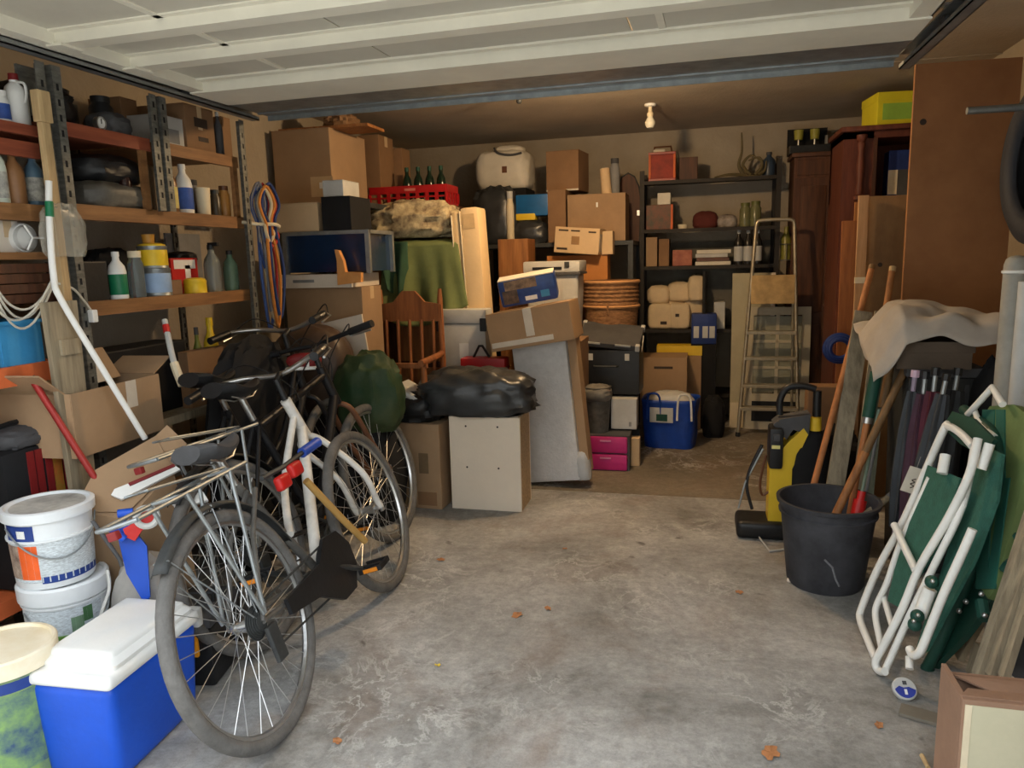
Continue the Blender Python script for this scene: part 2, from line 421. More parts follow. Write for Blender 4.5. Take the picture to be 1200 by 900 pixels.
# ------------------------------------------------------------------ lamps
BULB = mat('lit_bulb', (255, 205, 130), .4, emit=25, bump=0)
t = thing('ceiling_lamp', 'lit warm bulb in a holder on the ceiling just behind the open garage door', 'lamp', (-.55, 4.05, ZC))
plathe('holder', WHITE, t, [(0, 0), (.04, 0), (.04, -.012), (.02, -.02), (.018, -.03), (0, -.03)], 14)
plathe('bulb', BULB, t, [(0, -.03), (.013, -.03), (.015, -.038), (.024, -.05), (.026, -.062), (.017, -.075), (0, -.079)], 14)
lp = bpy.data.lights.new('bulb_light', 'POINT'); lp.energy = LAMP_W; lp.color = (1.0, .70, .40); lp.shadow_soft_size = .04
lo = bpy.data.objects.new('bulb_light', lp); col.objects.link(lo); lo.parent = t; lo.location = (0, 0, -.11)
p = P(762, 122, Z=ZC)
t = thing('bulb_holder', 'unlit white bulb hanging from the ceiling near the back wall', 'lamp', (p.x, p.y, ZC))
plathe('ceiling_rose', WHITE, t, [(0, 0), (.04, 0), (.036, -.014), (.012, -.02), (0, -.02)], 14)
plathe('holder', CREAM, t, [(0, -.018), (.012, -.018), (.014, -.05), (.022, -.06), (.02, -.08), (0, -.08)], 14)
plathe('bulb', mat('dull_bulb', (225, 222, 205), .3, var=.02), t, [(0, -.078), (.016, -.08), (.034, -.115), (.034, -.13), (.022, -.152), (0, -.158)], 14)
p = P(608, 106, Z=ZC)
t = thing('ceiling_hook', 'small dark hook with a ball on the ceiling behind the door edge', 'hook', (p.x, p.y, ZC))
ptube('stem', DSTEEL, t, [(0, 0, 0), (0, 0, -.05)], .003, 6)
part('ball', DSTEEL, t, lambda bm: bmesh.ops.create_uvsphere(bm, u_segments=12, v_segments=8, radius=.018, matrix=xf((0, 0, -.06))), True)

# ================================================================== LEFT SHELVING
RX = -2.15; RB = -2.57
def RY(px, py): return P(px, py, X=RX).y
Yp0, Yp1, Yp2 = RY(60, 170), RY(180, 170), RY(281, 200)
zA, zB, zC2, zD2 = P(170, 163, X=RX).z, P(190, 248, X=RX).z, P(190, 348, X=RX).z, .30
zA3, zB3, zC3, zO3 = P(25, 146, X=RX).z, P(25, 240, X=RX).z, P(30, 297, X=RX).z, P(35, 428, X=RX).z
BEAM = woodmat('brown_shelf_wood', (120, 82, 48), (152, 108, 66), axis=1)
BEAMR = woodmat('red_brown_beam', (128, 62, 44), (158, 84, 56), axis=1)
BEAMO = mat('orange_beam_paint', (214, 108, 60), .6, var=.15)
POST = mat('slotted_steel', (112, 112, 106), .55, .5, var=.35, scale=24, stretch=(1, 1, 3))
rk = thing('storage_rack', 'slotted steel rack with brown wooden shelves against the left wall', 'shelving', (0, 0, 0))
def post(parent, x, y, z0, z1, s=1, m=POST):
    def f(bm):
        bb(bm, x - .02, x + .02, y - .0015, y + .0015, z0, z1); bb(bm, x + .017, x + .02, y, y + s * .035, z0, z1)
    o = part('upright', m, parent, f)
    def hol(bm):
        z = z0 + .05
        while z < z1 - .03:
            bb(bm, x + .0195, x + .0205, y + s * .01, y + s * .02, z, z + .022); z += .05
    part('slot_row', BLACKM, o, hol)['kind'] = 'stuff'
def shelf(parent, y0, y1, z, m=BEAM, h=.045, bx=RX):
    pbox('shelf_board', m, parent, RB, bx - .022, y0, y1, z - .018, z)
    pbox('shelf_beam', m, parent, bx - .022, bx + .0, y0, y1, z - h, z + .004)
for x in (RX + .02, RB + .02):
    post(rk, x, Yp0, 0, 2.03, 1); post(rk, x, Yp2, 0, 2.03, -1)
post(rk, RX + .02, Yp1 - .012, zB, 2.03, -1); post(rk, RX + .02, Yp1 + .012, zB, 2.03, 1); post(rk, RB + .02, Yp1, zB, 2.03, 1)
shelf(rk, Yp0 + .02, Yp1 - .02, zA, BEAMR); shelf(rk, Yp1 + .02, Yp2 - .01, zA, BEAM)
shelf(rk, Yp0 - .0, Yp2 + .0, zB, BEAM, .05); shelf(rk, Yp0, Yp2, zC2, BEAM, .05); shelf(rk, Yp0, Yp2, zD2, BEAM, .05)
for yy in (Yp1 - .075, Yp2 - .05): pbox('side_batten', BEAM, rk, RX - .02, RX, yy, yy + .028, zB, zA - .045)
pbox('side_batten', BEAM, rk, RX - .02, RX, Yp1 + .03, Yp1 + .05, zB, zA - .045)
rk2 = thing('storage_rack', 'red beamed shelf rack at the left edge holding the blue bin', 'shelving', (0, 0, 0))
for x in (RX + .02, RB + .02):
    post(rk2, x, Yp0 - .03, 0, 2.03, -1); post(rk2, x, 1.5, 0, 2.03, 1)
pbox('back_plate', POST, rk2, RX - .06, RX - .05, Yp0 - .05, Yp0 + .05, zA3 + .05, 2.03)
shelf(rk2, 1.5, Yp0 - .04, zA3, BEAMR, .03); pbox('shelf_beam', BEAMR, rk2, RX - .03, RX - .01, 1.5, Yp0 - .04, zA3 - .1, zA3 - .05)
shelf(rk2, 1.5, Yp0 - .03, zB3, BEAM, .05); shelf(rk2, 1.5, Yp0 - .03, zC3, BEAM, .02); shelf(rk2, 1.5, Yp0 - .04, zO3, BEAMO, .06)
shelf(rk2, 1.5, Yp0 - .04, .3, BEAMO, .05)
pbox('side_batten', BEAMO, rk2, RX - .03, RX - .01, Yp0 - .09, Yp0 - .05, .3, zO3 - .06)

# ---- things on the shelves: (pixel centre x, width, bottom y, top y, distance behind the front edge)
def on(px, w_, yb, yt, back, z):
    p = P(px, yb, X=RX - back); d = depth(p)
    return Vector((RX - back, p.y, z + .0015 if back > .03 else z)), w_ / 2 * d / F, (yb - yt) * d / F
LABW = mat('printed_label', (214, 210, 196), .7, var=.2, scale=40, rgb2=(120, 120, 116))
LABY = mat('yellow_label', (214, 196, 120), .7, var=.15, scale=30)
LABB = mat('blue_label', (52, 84, 160), .6, var=.2, scale=30)
def V(kind, label, px, w_, yb, yt, back, z, m, **k):
    p, r, h = on(px, w_, yb, yt, back, z); return vessel(kind, label, p, r, h, m, **k)
# far bay, middle shelf (B)
V('bottle', 'amber bottle with yellow label on the middle shelf', 201, 17, 243, 186, .06, zB, mat('amber', (120, 82, 44), .3), lab=LABY, cap=BROWN)
V('bottle', 'white bottle with a blue label beside the amber bottle', 217, 20, 243, 186, .06, zB, WHITE, lab=LABB, cap=WHITE)
V('cup', 'plain cream beaker on the middle shelf', 239, 17, 245, 213, .06, zB, CREAM, cat='cup')
V('jar', 'dark glass jar between cream beaker and amber tumbler', 253, 12, 247, 216, .07, zB, mat('dark_jar', (70, 62, 50), .3), cap=DSTEEL, cat='jar')
V('jar', 'amber jar at the right end of the middle shelf', 264, 13, 248, 212, .06, zB, mat('amber2', (170, 120, 60), .3), cap=BROWN, cat='jar')
V('jar', 'grey jar behind the cream beaker', 226, 18, 244, 200, .22, zB, GREY, cap=DGREY, cat='jar')
a = on(255, 40, 244, 200, .34, zB)
carton('pale box at the back of the middle shelf', RX - .42, RX - .36, a[0].y - .08, a[0].y + .12, zB, zB + .13, m=OFFW, tape=False)
# far bay, top shelf (A)
def shelfbox(label, px0, px1, yb, yt, back, d, z, m, tape=True, name='cardboard_box', cat='box', top=None, **k):
    """box on a shelf facing +X"""
    ya, yb_ = P(px0, yb, X=RX - back).y, P(px1, yb, X=RX - back).y
    h = (yb - yt) * depth(P((px0 + px1) / 2, yb, X=RX - back)) / F
    if top: h = min(h, top - z)
    t = thing(name, label, cat, (RX - back - d / 2, (ya + yb_) / 2, z), (0, 0, 0))
    W = (yb_ - ya)
    pbox('body', m, t, -d / 2, d / 2, -W / 2, W / 2, 0, h - .003, .003)
    pbox('flap', m, t, -d / 2, d / 2, -W / 2, -.001, h - .003, h); pbox('flap', m, t, -d / 2, d / 2, .001, W / 2, h - .003, h)
    if tape: pbox('tape', TAPE, t, d / 2, d / 2 + .001, -.015, .015, h * .5, h)
    for u0, u1, v0, v1, pm in k.get('prints', ()):
        pbox('label_patch', pm, t, d / 2, d / 2 + .0012, -W / 2 + u0 * W, -W / 2 + u1 * W, v0 * h, v1 * h)
    return t
shelfbox('white box with grey label at the left end of the top shelf', 187, 216, 165, 130, .05, .25, zA, LGREY, False, top=2.06, prints=((.35, .8, .15, .6, GREY),))
shelfbox('brown cardboard box with dark print on the top shelf under the door', 220, 253, 174, 116, .04, .28, zA, CARD2, top=2.06, prints=((.3, .75, .55, .75, INK), (.4, .75, .25, .35, INK)))
V('bottle', 'dark bottle standing right of the brown box on the top shelf', 258, 10, 181, 130, .06, zA, DGREY, cap=LGREY)
shelfbox('narrow brown box at the far end of the top shelf', 263, 273, 183, 130, .08, .2, zA, CARD2, False, top=2.06)
# middle bay, top shelf
V('jar', 'black pressure gauge pot with a white dial', 121, 26, 152, 108, .1, zA, BLACK, cap=BLACK, cat='pot', name='pressure_pot')
o, r, h = on(117, 9, 147, 137, .03, zA + .02)
t = thing('dial_gauge', 'small round white dial gauge on the shelf in front of the black pot', 'gauge', (RX - .04, o.y, zA))
plathe('case', CHROME, t, [(0, 0), (.024, 0), (.024, .02), (.02, .02), (.02, .016), (0, .016)], 18, M=xf((0, 0, .03), (0, PI / 2, 0)))
plathe('face', WHITE, t, [(0, .017), (.019, .017), (.019, .018), (0, .018)], 18, M=xf((0, 0, .03), (0, PI / 2, 0)))
pbox('pointer', INK, t, .0185, .0195, -.002, .002, .028, .046); pbox('foot', DSTEEL, t, 0, .02, -.01, .01, 0, .012)
bm = nb(); blob(bm, (0, 0, 0), (.3, .2, .16), 3, .18, 2.4); tag(obj('rubbish_bag', bm, BLACK, smooth=True, loc=(RX - .2, RY(90, 140) + .0, zA)), 'crumpled black bag on the top shelf left of the gauge', 'bag')
shelfbox('small brown box on the top shelf behind the black pot', 122, 136, 120, 92, .24, .12, zA, CARD2, False, top=2.06)
shelfbox('brown box near the rack post on the top shelf', 145, 164, 158, 98, .2, .16, zA, CARD2, False, top=2.06)
bm = nb(); blob(bm, (0, 0, 0), (.14, .15, .09), 5, .15, 2.4); tag(obj('cloth_bundle', bm, DGREY, smooth=True, loc=(RX - .09, RY(150, 150), zA)), 'dark cloth bundle on the top shelf beside the middle post', 'bundle')
# middle bay, shelf B
bm = nb(); blob(bm, (0, 0, 0), (.33, .36, .11), 8, .12, 2.2, 3.2); tag(obj('folded_tarp', bm, mat('grey_tarp', (88, 86, 80), .45, var=.35, scale=18), smooth=True, loc=(RX - .19, P(112, 235, X=RX - .19).y, zB)), 'folded grey plastic sheet on the middle shelf', 'tarp')
bm = nb(); blob(bm, (0, 0, 0), (.3, .32, .11), 11, .16, 2.0); tag(obj('rubbish_bag', bm, BLACK, smooth=True, loc=(RX - .19, P(110, 200, X=RX - .19).y, zB + .105)), 'black plastic bag lying on the folded grey sheet', 'bag')
V('bottle', 'dark wine coloured bottle beside the folded grey sheet', 149, 15, 240, 186, .06, zB, mat('dark_bottle', (52, 30, 26), .2), cap=LGREY)
# left rack, top shelf
V('jug', 'white jug with a red cap on the top left shelf', 22, 25, 142, 82, .06, zA3, WHITE, cap=DRED)
V('jar', 'white tub with a blue label at the top left edge', 3, 18, 138, 100, .06, zA3, WHITE, cap=WHITE, lab=LABB, cat='tub')
bm = nb(); blob(bm, (0, 0, 0), (.1, .12, .15), 2, .1); tag(obj('cloth_bundle', bm, DGREY, smooth=True, loc=(RX - .2, RY(38, 130), zA3)), 'dark grey bundle behind the white jug', 'bundle')
# left rack, shelf B3
V('spray', 'pale spray bottle with printed label on the left shelf', 4, 16, 242, 172, .05, zB3, mat('pale_green_plastic', (196, 204, 188), .5), lab=LABW, cap=WHITE)
V('bottle', 'brown bottle between spray bottle and blue bottle', 21, 22, 242, 180, .05, zB3, mat('tan_bottle', (134, 94, 58), .45), cap=mat('olive', (120, 110, 60), .5))
V('bottle', 'steel blue bottle beside the wooden handle', 44, 20, 242, 180, .05, zB3, mat('steel_blue', (78, 104, 122), .4), cap=DBLUE, lab=LABW)
# left rack, shelf C3
shelfbox('cream box at the left edge beside the round white lamp', 0, 25, 297, 254, .05, .2, zC3, OFFW, True, top=zB3 - .05)
p, r, h = on(37, 36, 297, 263, .02, zC3)
t = thing('round_lamp', 'round white bulkhead lamp standing on edge on the left shelf', 'lamp', (RX - .05, p.y, zC3))
rr = .052
plathe('housing', WHITE, t, [(0, -.03), (rr, -.03), (rr, .0), (rr * .92, .012), (rr * .85, .008), (0, .008)], 26, M=xf((0, 0, rr), (0, PI / 2, 0)))
plathe('dome', LGREY, t, [(rr * .8, .008), (rr * .75, .022), (rr * .4, .034), (0, .037)], 20, M=xf((0, 0, rr), (0, PI / 2, 0)))
for k in range(3): ptube('guard_bar', WHITE, t, [(.04, math.cos(k * 2.1) * rr * .9, rr + math.sin(k * 2.1) * rr * .9), (.043, 0, rr)], .0035, 6)
# stack of dark boards and cable loops under shelf C3
for k in range(4):
    z0 = zC3 - .03 - (k + 1) * .033
    t_ = nb(); bb(t_, RX - .36, RX + .01 - .006 * (k % 2), 1.55, Yp0 - .05 - .012 * (k % 3), z0, z0 + .03, .002)
    obj('plank', t_, WOODD, rk2)
CABLE = mat('white_cable', (202, 198, 184), .5)
ct = thing('cable_loops', 'pale electric cable hanging in loops under the dark boards', 'cable', (0, 0, 0))
for k, (a0, a1, sag) in enumerate((((-4, 338), (62, 330), 32), ((-4, 342), (60, 332), 40), ((-4, 350), (62, 333), 48), ((-4, 362), (60, 330), 30))):
    pts = [P(a0[0] + (a1[0] - a0[0]) * u, a0[1] + (a1[1] - a0[1]) * u + sag * 4 * u * (1 - u) * .9, X=RX + .045 + .006 * k) for u in [i / 12 for i in range(13)]]
    ptube('loop', CABLE, ct, pts, .004, 6)
ptube('loop', CABLE, ct, curve([P(64, 331, X=RX + .06), P(85, 338, X=RX + .06), P(98, 352, X=RX + .05), P(107, 364, X=RX + .05)], 5), .004, 6)
pbox('plug', WHITE, ct, *(lambda q: (q.x - .012, q.x + .012, q.y - .012, q.y + .012, q.z - .045, q.z))(P(108, 363, X=RX + .05)), .004)
# blue bin on the orange shelf
ya, yb = P(2, 415, X=RX - .02).y, P(51, 415, X=RX - .02).y
zt = P(30, 375, X=RX).z
t = thing('storage_bin', 'light blue open plastic bin on the orange shelf', 'bin', (RX - .16, (ya + yb) / 2, zO3))
W = yb - ya; H_ = zt - zO3
def binf(bm):
    for s in ((-.14, .0, .006, W), (.14, 0, .006, W)): bb(bm, s[0] - .003, s[0] + .003, -W / 2, W / 2, 0, H_)
    for s in (-1, 1): bb(bm, -.14, .14, s * W / 2 - .003, s * W / 2 + .003, 0, H_)
    bb(bm, -.14, .14, -W / 2, W / 2, 0, .006)
part('body', LBLUE, t, binf)
def rimf(bm):
    for s in (-1, 1): bb(bm, s * .143 - .008, s * .143 + .008, -W / 2 - .01, W / 2 + .01, H_ - .012, H_); bb(bm, -.15, .15, s * W / 2 - .008, s * W / 2 + .008, H_ - .012, H_)
part('rim', LBLUE, t, rimf)
# wooden handle, bent white pipe, grey plank
p0 = P(63, 240, X=RX + .06); p1 = P(62, 110, X=RX + .06)
t = thing('wooden_post', 'rough pale wooden batten standing upright against the rack', 'batten', (p0.x, p0.y, 0))
pbox('shaft', WOODL, t, -.012, .012, -.016, .016, 0, p1.z - .1, .003); pbox('head', WOODL, t, -.016, .016, -.024, .026, p1.z - .1, p1.z, .004)
pts = curve([P(57, 212, X=RX + .1), P(58, 260, X=RX + .1), P(63, 325, X=RX + .12), P(72, 352, X=RX + .15), P(120, 432, X=RX + .2), P(170, 514, X=RX + .25)], 5)
t = thing('bent_pipe', 'bent white plastic pipe running down in front of the left rack', 'pipe', pts[-1])
bm = nb(); tube(bm, [q - pts[-1] for q in pts], .0105, 10); obj('pipe', bm, WHITE, t, True)
ptube('green_joint', GREENP, t, [P(57.5, 236, X=RX + .1) - pts[-1], P(58.5, 254, X=RX + .1) - pts[-1]], .0125, 10)
pa = P(80, 352, X=RX + .09); 
t = thing('grey_plank', 'weathered grey plank leaning on the rack behind the white pipe', 'plank', (RX + .11, P(80, 420, X=RX + .11).y, 0))
bm = nb(); prism(bm, [(-.04, 0), (.03, 0), (.055, pa.z), (-.075, pa.z)], -.01, .01, xf((0, 0, 0), (0, 0, PI / 2))); obj('board', bm, WOODG, t)
pbox('cleat', WOODG, t, .011, .022, -.04, .04, pa.z * .86, pa.z * .9)
# clear hanging plastic bag and jar on rack
p = P(73, 262, X=RX + .07)
bm = nb(); blob(bm, (0, 0, -.11), (.04, .17, .17), 21, .2, 2.6); o = tag(obj('plastic_bag', bm, mat('clear_film', (190, 188, 176), .2, var=.2, alpha=.3), smooth=True, loc=(p.x, p.y, p.z)), 'clear plastic bag hanging from the shelf edge beside the white pipe', 'bag')
# things on shelf C (paint cans and so on)
shelfbox('black plastic box on the paint shelf beside the green bottle', 94, 129, 345, 298, .04, .14, zC2, BLACK, False, name='storage_box')
V('bottle', 'white and green bottle beside the black box', 140, 20, 345, 290, .04, zC2, WHITE, lab=GREENP, cap=WHITE)
V('jar', 'clear jar of screws between green bottle and blue can', 162, 18, 344, 290, .05, zC2, GLASS, cap=CREAM, cat='jar')
c1_ = V('can', 'pale blue paint can on the paint shelf', 185, 32, 341, 309, .06, zC2, STEEL, lab=mat('pale_blue', (150, 176, 210), .5))
p, r, h = on(185, 32, 341, 309, .06, zC2)
p2, r2, h2 = on(181, 33, 309, 283, .06, 0)
vessel('can', 'yellow paint can stacked on the pale blue can', (p.x, p.y - .01, zC2 + h + .0005), r2, h2, STEEL, lab=YELL, m2=YELL)
vessel('cup', 'ochre tub on top of the yellow can', (p.x, p.y - .025, zC2 + h + h2 + .013), r * .45, .035, mat('ochre', (180, 130, 50), .5), cat='tub')
shelfbox('red and white carton lying behind the small yellow tin', 203, 234, 337, 296, .12, .16, zC2, REDP, False, name='small_carton', prints=((.1, .9, .7, .95, WHITE), (.5, .7, .3, .8, WHITE)))
shelfbox('small brown packet beside the pale blue can', 202, 214, 340, 322, .03, .08, zC2, CARD2, False, name='small_packet')
t = V('can', 'low round yellow tin at the front of the paint shelf', 229, 26, 337, 322, .05, zC2, YELL, m2=YELL)
V('spray', 'clear spray bottle with dark trigger on the paint shelf', 251, 19, 338, 284, .06, zC2, GLASS, cap=BLACK)
V('bottle', 'greenish bottle with dark cap at the end of the paint shelf', 272, 17, 337, 291, .06, zC2, mat('green_glass', (110, 140, 120), .2, trans=.4), cap=BLACK)
o = pbox('leaning_sheet', GREY, None, RX - .4, RX - .39, P(196, 300, X=RX - .39).y, P(236, 300, X=RX - .39).y, zC2 + .001, zB - .06); tag(o, 'grey sheet standing at the back of the paint shelf', 'sheet')
bm = nb(); blob(bm, (0, 0, 0), (.1, .15, .05), 31, .1); tag(obj('work_glove', bm, BLACK, smooth=True, loc=(RX - .2, P(212, 290, X=RX - .2).y, zC2 + (337 - 296) * 2.9 / F + .004)), 'black glove lying on the red and white carton', 'glove')
bm = nb(); blob(bm, (0, 0, 0), (.16, .3, .2), 33, .16, 2.4); tag(obj('rubbish_bag', bm, BLACKM, smooth=True, loc=(RX - .3, P(128, 300, X=RX - .3).y, zC2)), 'black bag at the back of the paint shelf above the black box', 'bag')
for k, (px, yb, yt) in enumerate(((80, 338, 310), (88, 334, 300))):
    V('jar', ('dull red pot left of the black box', 'orange red pot just left of the black box')[k], px, 15, yb + 9, yt + 6, .05 + .06 * k, zC2, (DRED, ORANGE)[k], cap=(DRED, BROWN)[k], cat='pot', name='paint_pot')

# ================================================================== LOWER LEFT
zE = P(140, 513, X=-2.1).z
shelf(rk, Yp0 + .02, Yp2 - .02, zE, WOODG, .03)
# open cardboard box on the low shelf
ya, yb = P(84, 480, X=-2.0).y, P(196, 480, X=-2.0).y
zt = P(140, 450, X=-2.0).z
t = thing('open_carton', 'open brown cardboard box with raised flap under the paint shelf', 'box', (-2.19, (ya + yb) / 2, zE))
W, D, H_ = yb - ya, .34, zt - zE
t.rotation_euler = (0, 0, .05)
def oc(bm):
    bb(bm, -D / 2, D / 2, -W / 2, W / 2, 0, .005)
    for s in (-1, 1): bb(bm, s * D / 2 - .0025, s * D / 2 + .0025, -W / 2, W / 2, 0, H_); bb(bm, -D / 2, D / 2, s * W / 2 - .0025, s * W / 2 + .0025, 0, H_)
part('body', CARD, t, oc)
pbox('flap', CARD, t, -.003, .003, -W * .12, W * .42, 0, .13, 0, xf((D / 2 - .12, 0, H_ - .005), (0, -.5, .1)))
pbox('flap', CARD, t, -D / 2, D / 2 - .02, -.003, .003, 0, .12, 0, xf((0, -W / 2, H_), (.9, 0, 0)))
pbox('flap', CARD, t, -D / 2, D / 2 - .02, -.003, .003, 0, .12, 0, xf((0, W / 2, H_), (-1.1, 0, 0)))
pbox('tape', TAPEC, t, D / 2 + .0025, D / 2 + .004, W * .08, W * .2, H_ * .55, H_)
pbox('tape', TAPEC, t, -.0045, -.003, W * .1, W * .22, 0, .13, 0, xf((D / 2 - .12 + .008, 0, H_ - .005), (0, -.5, .1)))
# black case behind, yellow bottles, small carton, all on the low shelf
shelfbox('black hard case under the paint shelf', 122, 222, 455, 372, .12, .16, zE, BLACK, False, name='tool_case', top=zC2 - .08)
V('bottle', 'yellow plastic bottle standing under the right end of the paint shelf', 252, 18, 452, 358, .1, zE, YELL, cap=YELL)
V('bottle', 'olive bottle beside the yellow bottle under the paint shelf', 236, 12, 452, 366, .12, zE, mat('olive2', (110, 116, 40), .5), cap=DGREY)
shelfbox('small open brown box under the paint shelf behind the handlebars', 223, 270, 452, 388, .04, .05, zE, CARD2, False)
V('bottle', 'bottle with green cap behind the open cardboard box', 129, 14, 455, 402, .09, zE, BLACK, cap=GREENP)
# striped air hose / pump tube
pts = curve([P(193, 375, X=RX + .05), P(197, 395, X=RX + .08), P(204, 425, X=RX + .12), P(214, 452, X=RX + .16)], 5)
t = thing('hand_pump', 'slim pale and red bicycle pump leaning on the low shelf', 'pump', pts[-1])
tube_ = nb(); tube(tube_, [q - pts[-1] for q in pts[:11]], .012, 8); obj('barrel', tube_, LGREY, t, True)
tube_ = nb(); tube(tube_, [q - pts[-1] for q in pts[10:]], .017, 8); obj('handle', tube_, CREAM, t, True)
tube_ = nb(); tube(tube_, [q - pts[-1] for q in pts[2:5]], .0135, 8); obj('band', tube_, REDP, t, True)
# tall black and red bag on left rack bottom shelf, yellow carton behind it
ya, yb = P(2, 520, X=-2.14).y, P(84, 520, X=-2.14).y
zt = P(40, 516, X=-2.14).z; W = yb - ya
t = thing('tool_bag', 'black tool bag with dark red straps and a yellow picture label', 'bag', (-2.25, (ya + yb) / 2, .305))
pbox('body', BLACKM, t, -.1, .1, -W / 2, W / 2, 0, zt - .305 - .02, .025)
part('lid', DGREY, t, lambda bm: blob(bm, (0, 0, zt - .33), (.2, W * .8, .07), 5, .15), True)
for u in (-.12, .0, .14, .4): pbox('strap', DRED, t, .1, .106, W * u - .012, W * u + .012, .02, zt - .34)
pbox('label_patch', mat('flame_label', (224, 190, 70), .6, var=.5, scale=14, rgb2=(206, 96, 50)), t, .1, .105, W * .2, W * .33, .12, zt - .36)
ptube('handle', BLACK, t, curve([(.0, -.1, zt - .35), (.02, -.08, zt - .26), (.02, .08, zt - .26), (0, .1, zt - .35)], 5), .009, 6)
zt2 = P(30, 462, X=-2.3).z
_yb = carton('yellow printed box behind the black tool bag', -2.52, -2.37, P(-20, 480, X=-2.35).y, P(62, 480, X=-2.35).y, .305, zt2, m=mat('yellow_carton', (220, 186, 70), .6, var=.12), tape=False, flaps=False)
pbox('print_band', mat('pale_green_print', (190, 196, 150), .6), _yb, .075, .0765, -.1, .1, zt2 - .305 - .07, zt2 - .305 - .02)
# red metal pole
a, b_ = P(38, 445, X=-2.09), P(106, 552, X=-1.95)
t = thing('red_pole', 'red painted metal pole leaning behind the flattened carton', 'pole', b_)
d_ = (b_ - a)
ptube('pole', mat('red_paint_metal', (150, 44, 40), .4, .2), t, [a - b_, d_ * .6], .011, 10)
ptube('end_cap', BLACK, t, [a - b_ - d_ * .03, a - b_], .0125, 10)
# large carton with sloping lid behind the pails
nrm = Vector((.42, -.62, .66)).normalized(); org = P(150, 555, X=-1.86)
def PL(px, py, off=0.): return P(px, py, n=nrm, o=org + nrm * off)
main = [PL(88, 598), PL(112, 552), PL(182, 512), PL(203, 550), PL(150, 610)]
t = thing('open_carton', 'large brown carton with a sloping lid behind the paint pails', 'box', (org.x, org.y, 0))
def cr(bm):
    lo = Vector((org.x, org.y, 0))
    A = [bm.verts.new(q - lo) for q in main]; B = [bm.verts.new(Vector((q.x - lo.x, q.y - lo.y + .1, .0))) for q in main]
    bm.faces.new(A); bm.faces.new(B[::-1])
    for i in range(5): bm.faces.new((A[i], B[i], B[(i + 1) % 5], A[(i + 1) % 5]))
part('body', CARD, t, cr)
def polyslab(bm, pts, nn, th, o=Vector((0, 0, 0))):
    A = [bm.verts.new(q - o) for q in pts]; B = [bm.verts.new(q - o - nn * th) for q in pts]
    n_ = len(pts); bm.faces.new(A); bm.faces.new(B[::-1])
    for i in range(n_): bm.faces.new((A[i], B[i], B[(i + 1) % n_], A[(i + 1) % n_]))
part('flap', CARD, t, lambda bm: polyslab(bm, [PL(182, 511, .004), PL(196, 498, .03), PL(219, 520, .03), PL(203, 549, .004)], nrm, .005, Vector((org.x, org.y, 0))))
part('flap', CARD, t, lambda bm: polyslab(bm, [PL(86, 599, .01), PL(111, 551, .01), PL(182, 511, .01), PL(202, 548, .01), PL(150, 600, .01)], nrm, .005, Vector((org.x, org.y, 0))))
# white tray with a red edge
t = thing('plastic_tray', 'long white plastic tray with a red edge across the sloping carton', 'tray', (org.x, org.y, org.z))
part('panel', WHITE, t, lambda bm: polyslab(bm, [PL(130, 580, .03), PL(134, 573, .03), PL(205, 545, .03), PL(211, 550, .03), PL(142, 585, .03)], nrm, .012, org))
part('edge', DRED, t, lambda bm: polyslab(bm, [PL(150, 566, .036), PL(204, 543, .036), PL(205, 546, .036), PL(152, 569, .036)], nrm, .012, org))
part('panel', WHITE, t, lambda bm: polyslab(bm, [PL(198, 586, .03), PL(238, 576, .03), PL(244, 586, .03), PL(206, 596, .03)], nrm, .012, org))

# ---- paint pails
def pail(label, p, r, h, m, lidm, labs=(), group=None, bands=(), handle=True):
    t = thing('paint_pail', label, 'pail', p, (0, 0, 0), group)
    plathe('body', m, t, [(0, 0), (r * .88, 0), (r * .9, .006), (r * .98, h * .9), (r * 1.0, h * .9), (r * 1.0, h * .94), (0, h * .94)], 36)
    plathe('lid', lidm, t, [(r * .99, h * .86), (r * 1.06, h * .87), (r * 1.07, h * .985), (r * 1.03, h), (r * .96, h), (r * .93, h - .008), (0, h - .008)], 36)
    for (a0, a1, z0, z1, lm) in labs:
        def lb(bm, a0=a0, a1=a1, z0=z0, z1=z1):
            n_ = 14
            rr = lambda z: r * (.9 + .08 * z) + .0015
            g = [[bm.verts.new((rr(z) * math.cos(a0 + (a1 - a0) * i / n_), rr(z) * math.sin(a0 + (a1 - a0) * i / n_), z * h)) for z in (z0, z1)] for i in range(n_ + 1)]
            for i in range(n_): bm.faces.new((g[i][0], g[i + 1][0], g[i + 1][1], g[i][1]))
        part('label', lm, t, lb, True)
    for z in bands: plathe('rib', m, t, [(r * (.9 + .08 * z), z * h - .004), (r * (.9 + .08 * z) + .006, z * h - .003), (r * (.9 + .08 * z) + .006, z * h + .003), (r * (.9 + .08 * z), z * h + .004)], 36)
    if handle:
        ptube('handle', STEEL, t, curve([(r * math.cos(a) * 1.03, r * math.sin(a) * 1.03, h * .8 - .1 * math.sin((a + 1.9) / 2.6 * PI)) for a in [-1.9 + 2.6 * i / 8 for i in range(9)]], 3), .003, 6)
    return t
TXT = mat('label_small_print', (196, 204, 208), .6, var=.35, scale=90, stretch=(1, 1, 4))
PW = mat('pail_white', (222, 226, 228), .45, var=.05)
r0 = .121; pc = P(56, 770, Z=0); pc = Vector((-1.955, 1.80, 0))
A0 = math.atan2(-pc.y, -pc.x)          # towards the camera
LIDD = mat('dusty_lid', (150, 152, 150), .6, rgb2=(206, 206, 200), var=.3, scale=8)
h1 = .395; h2 = .245
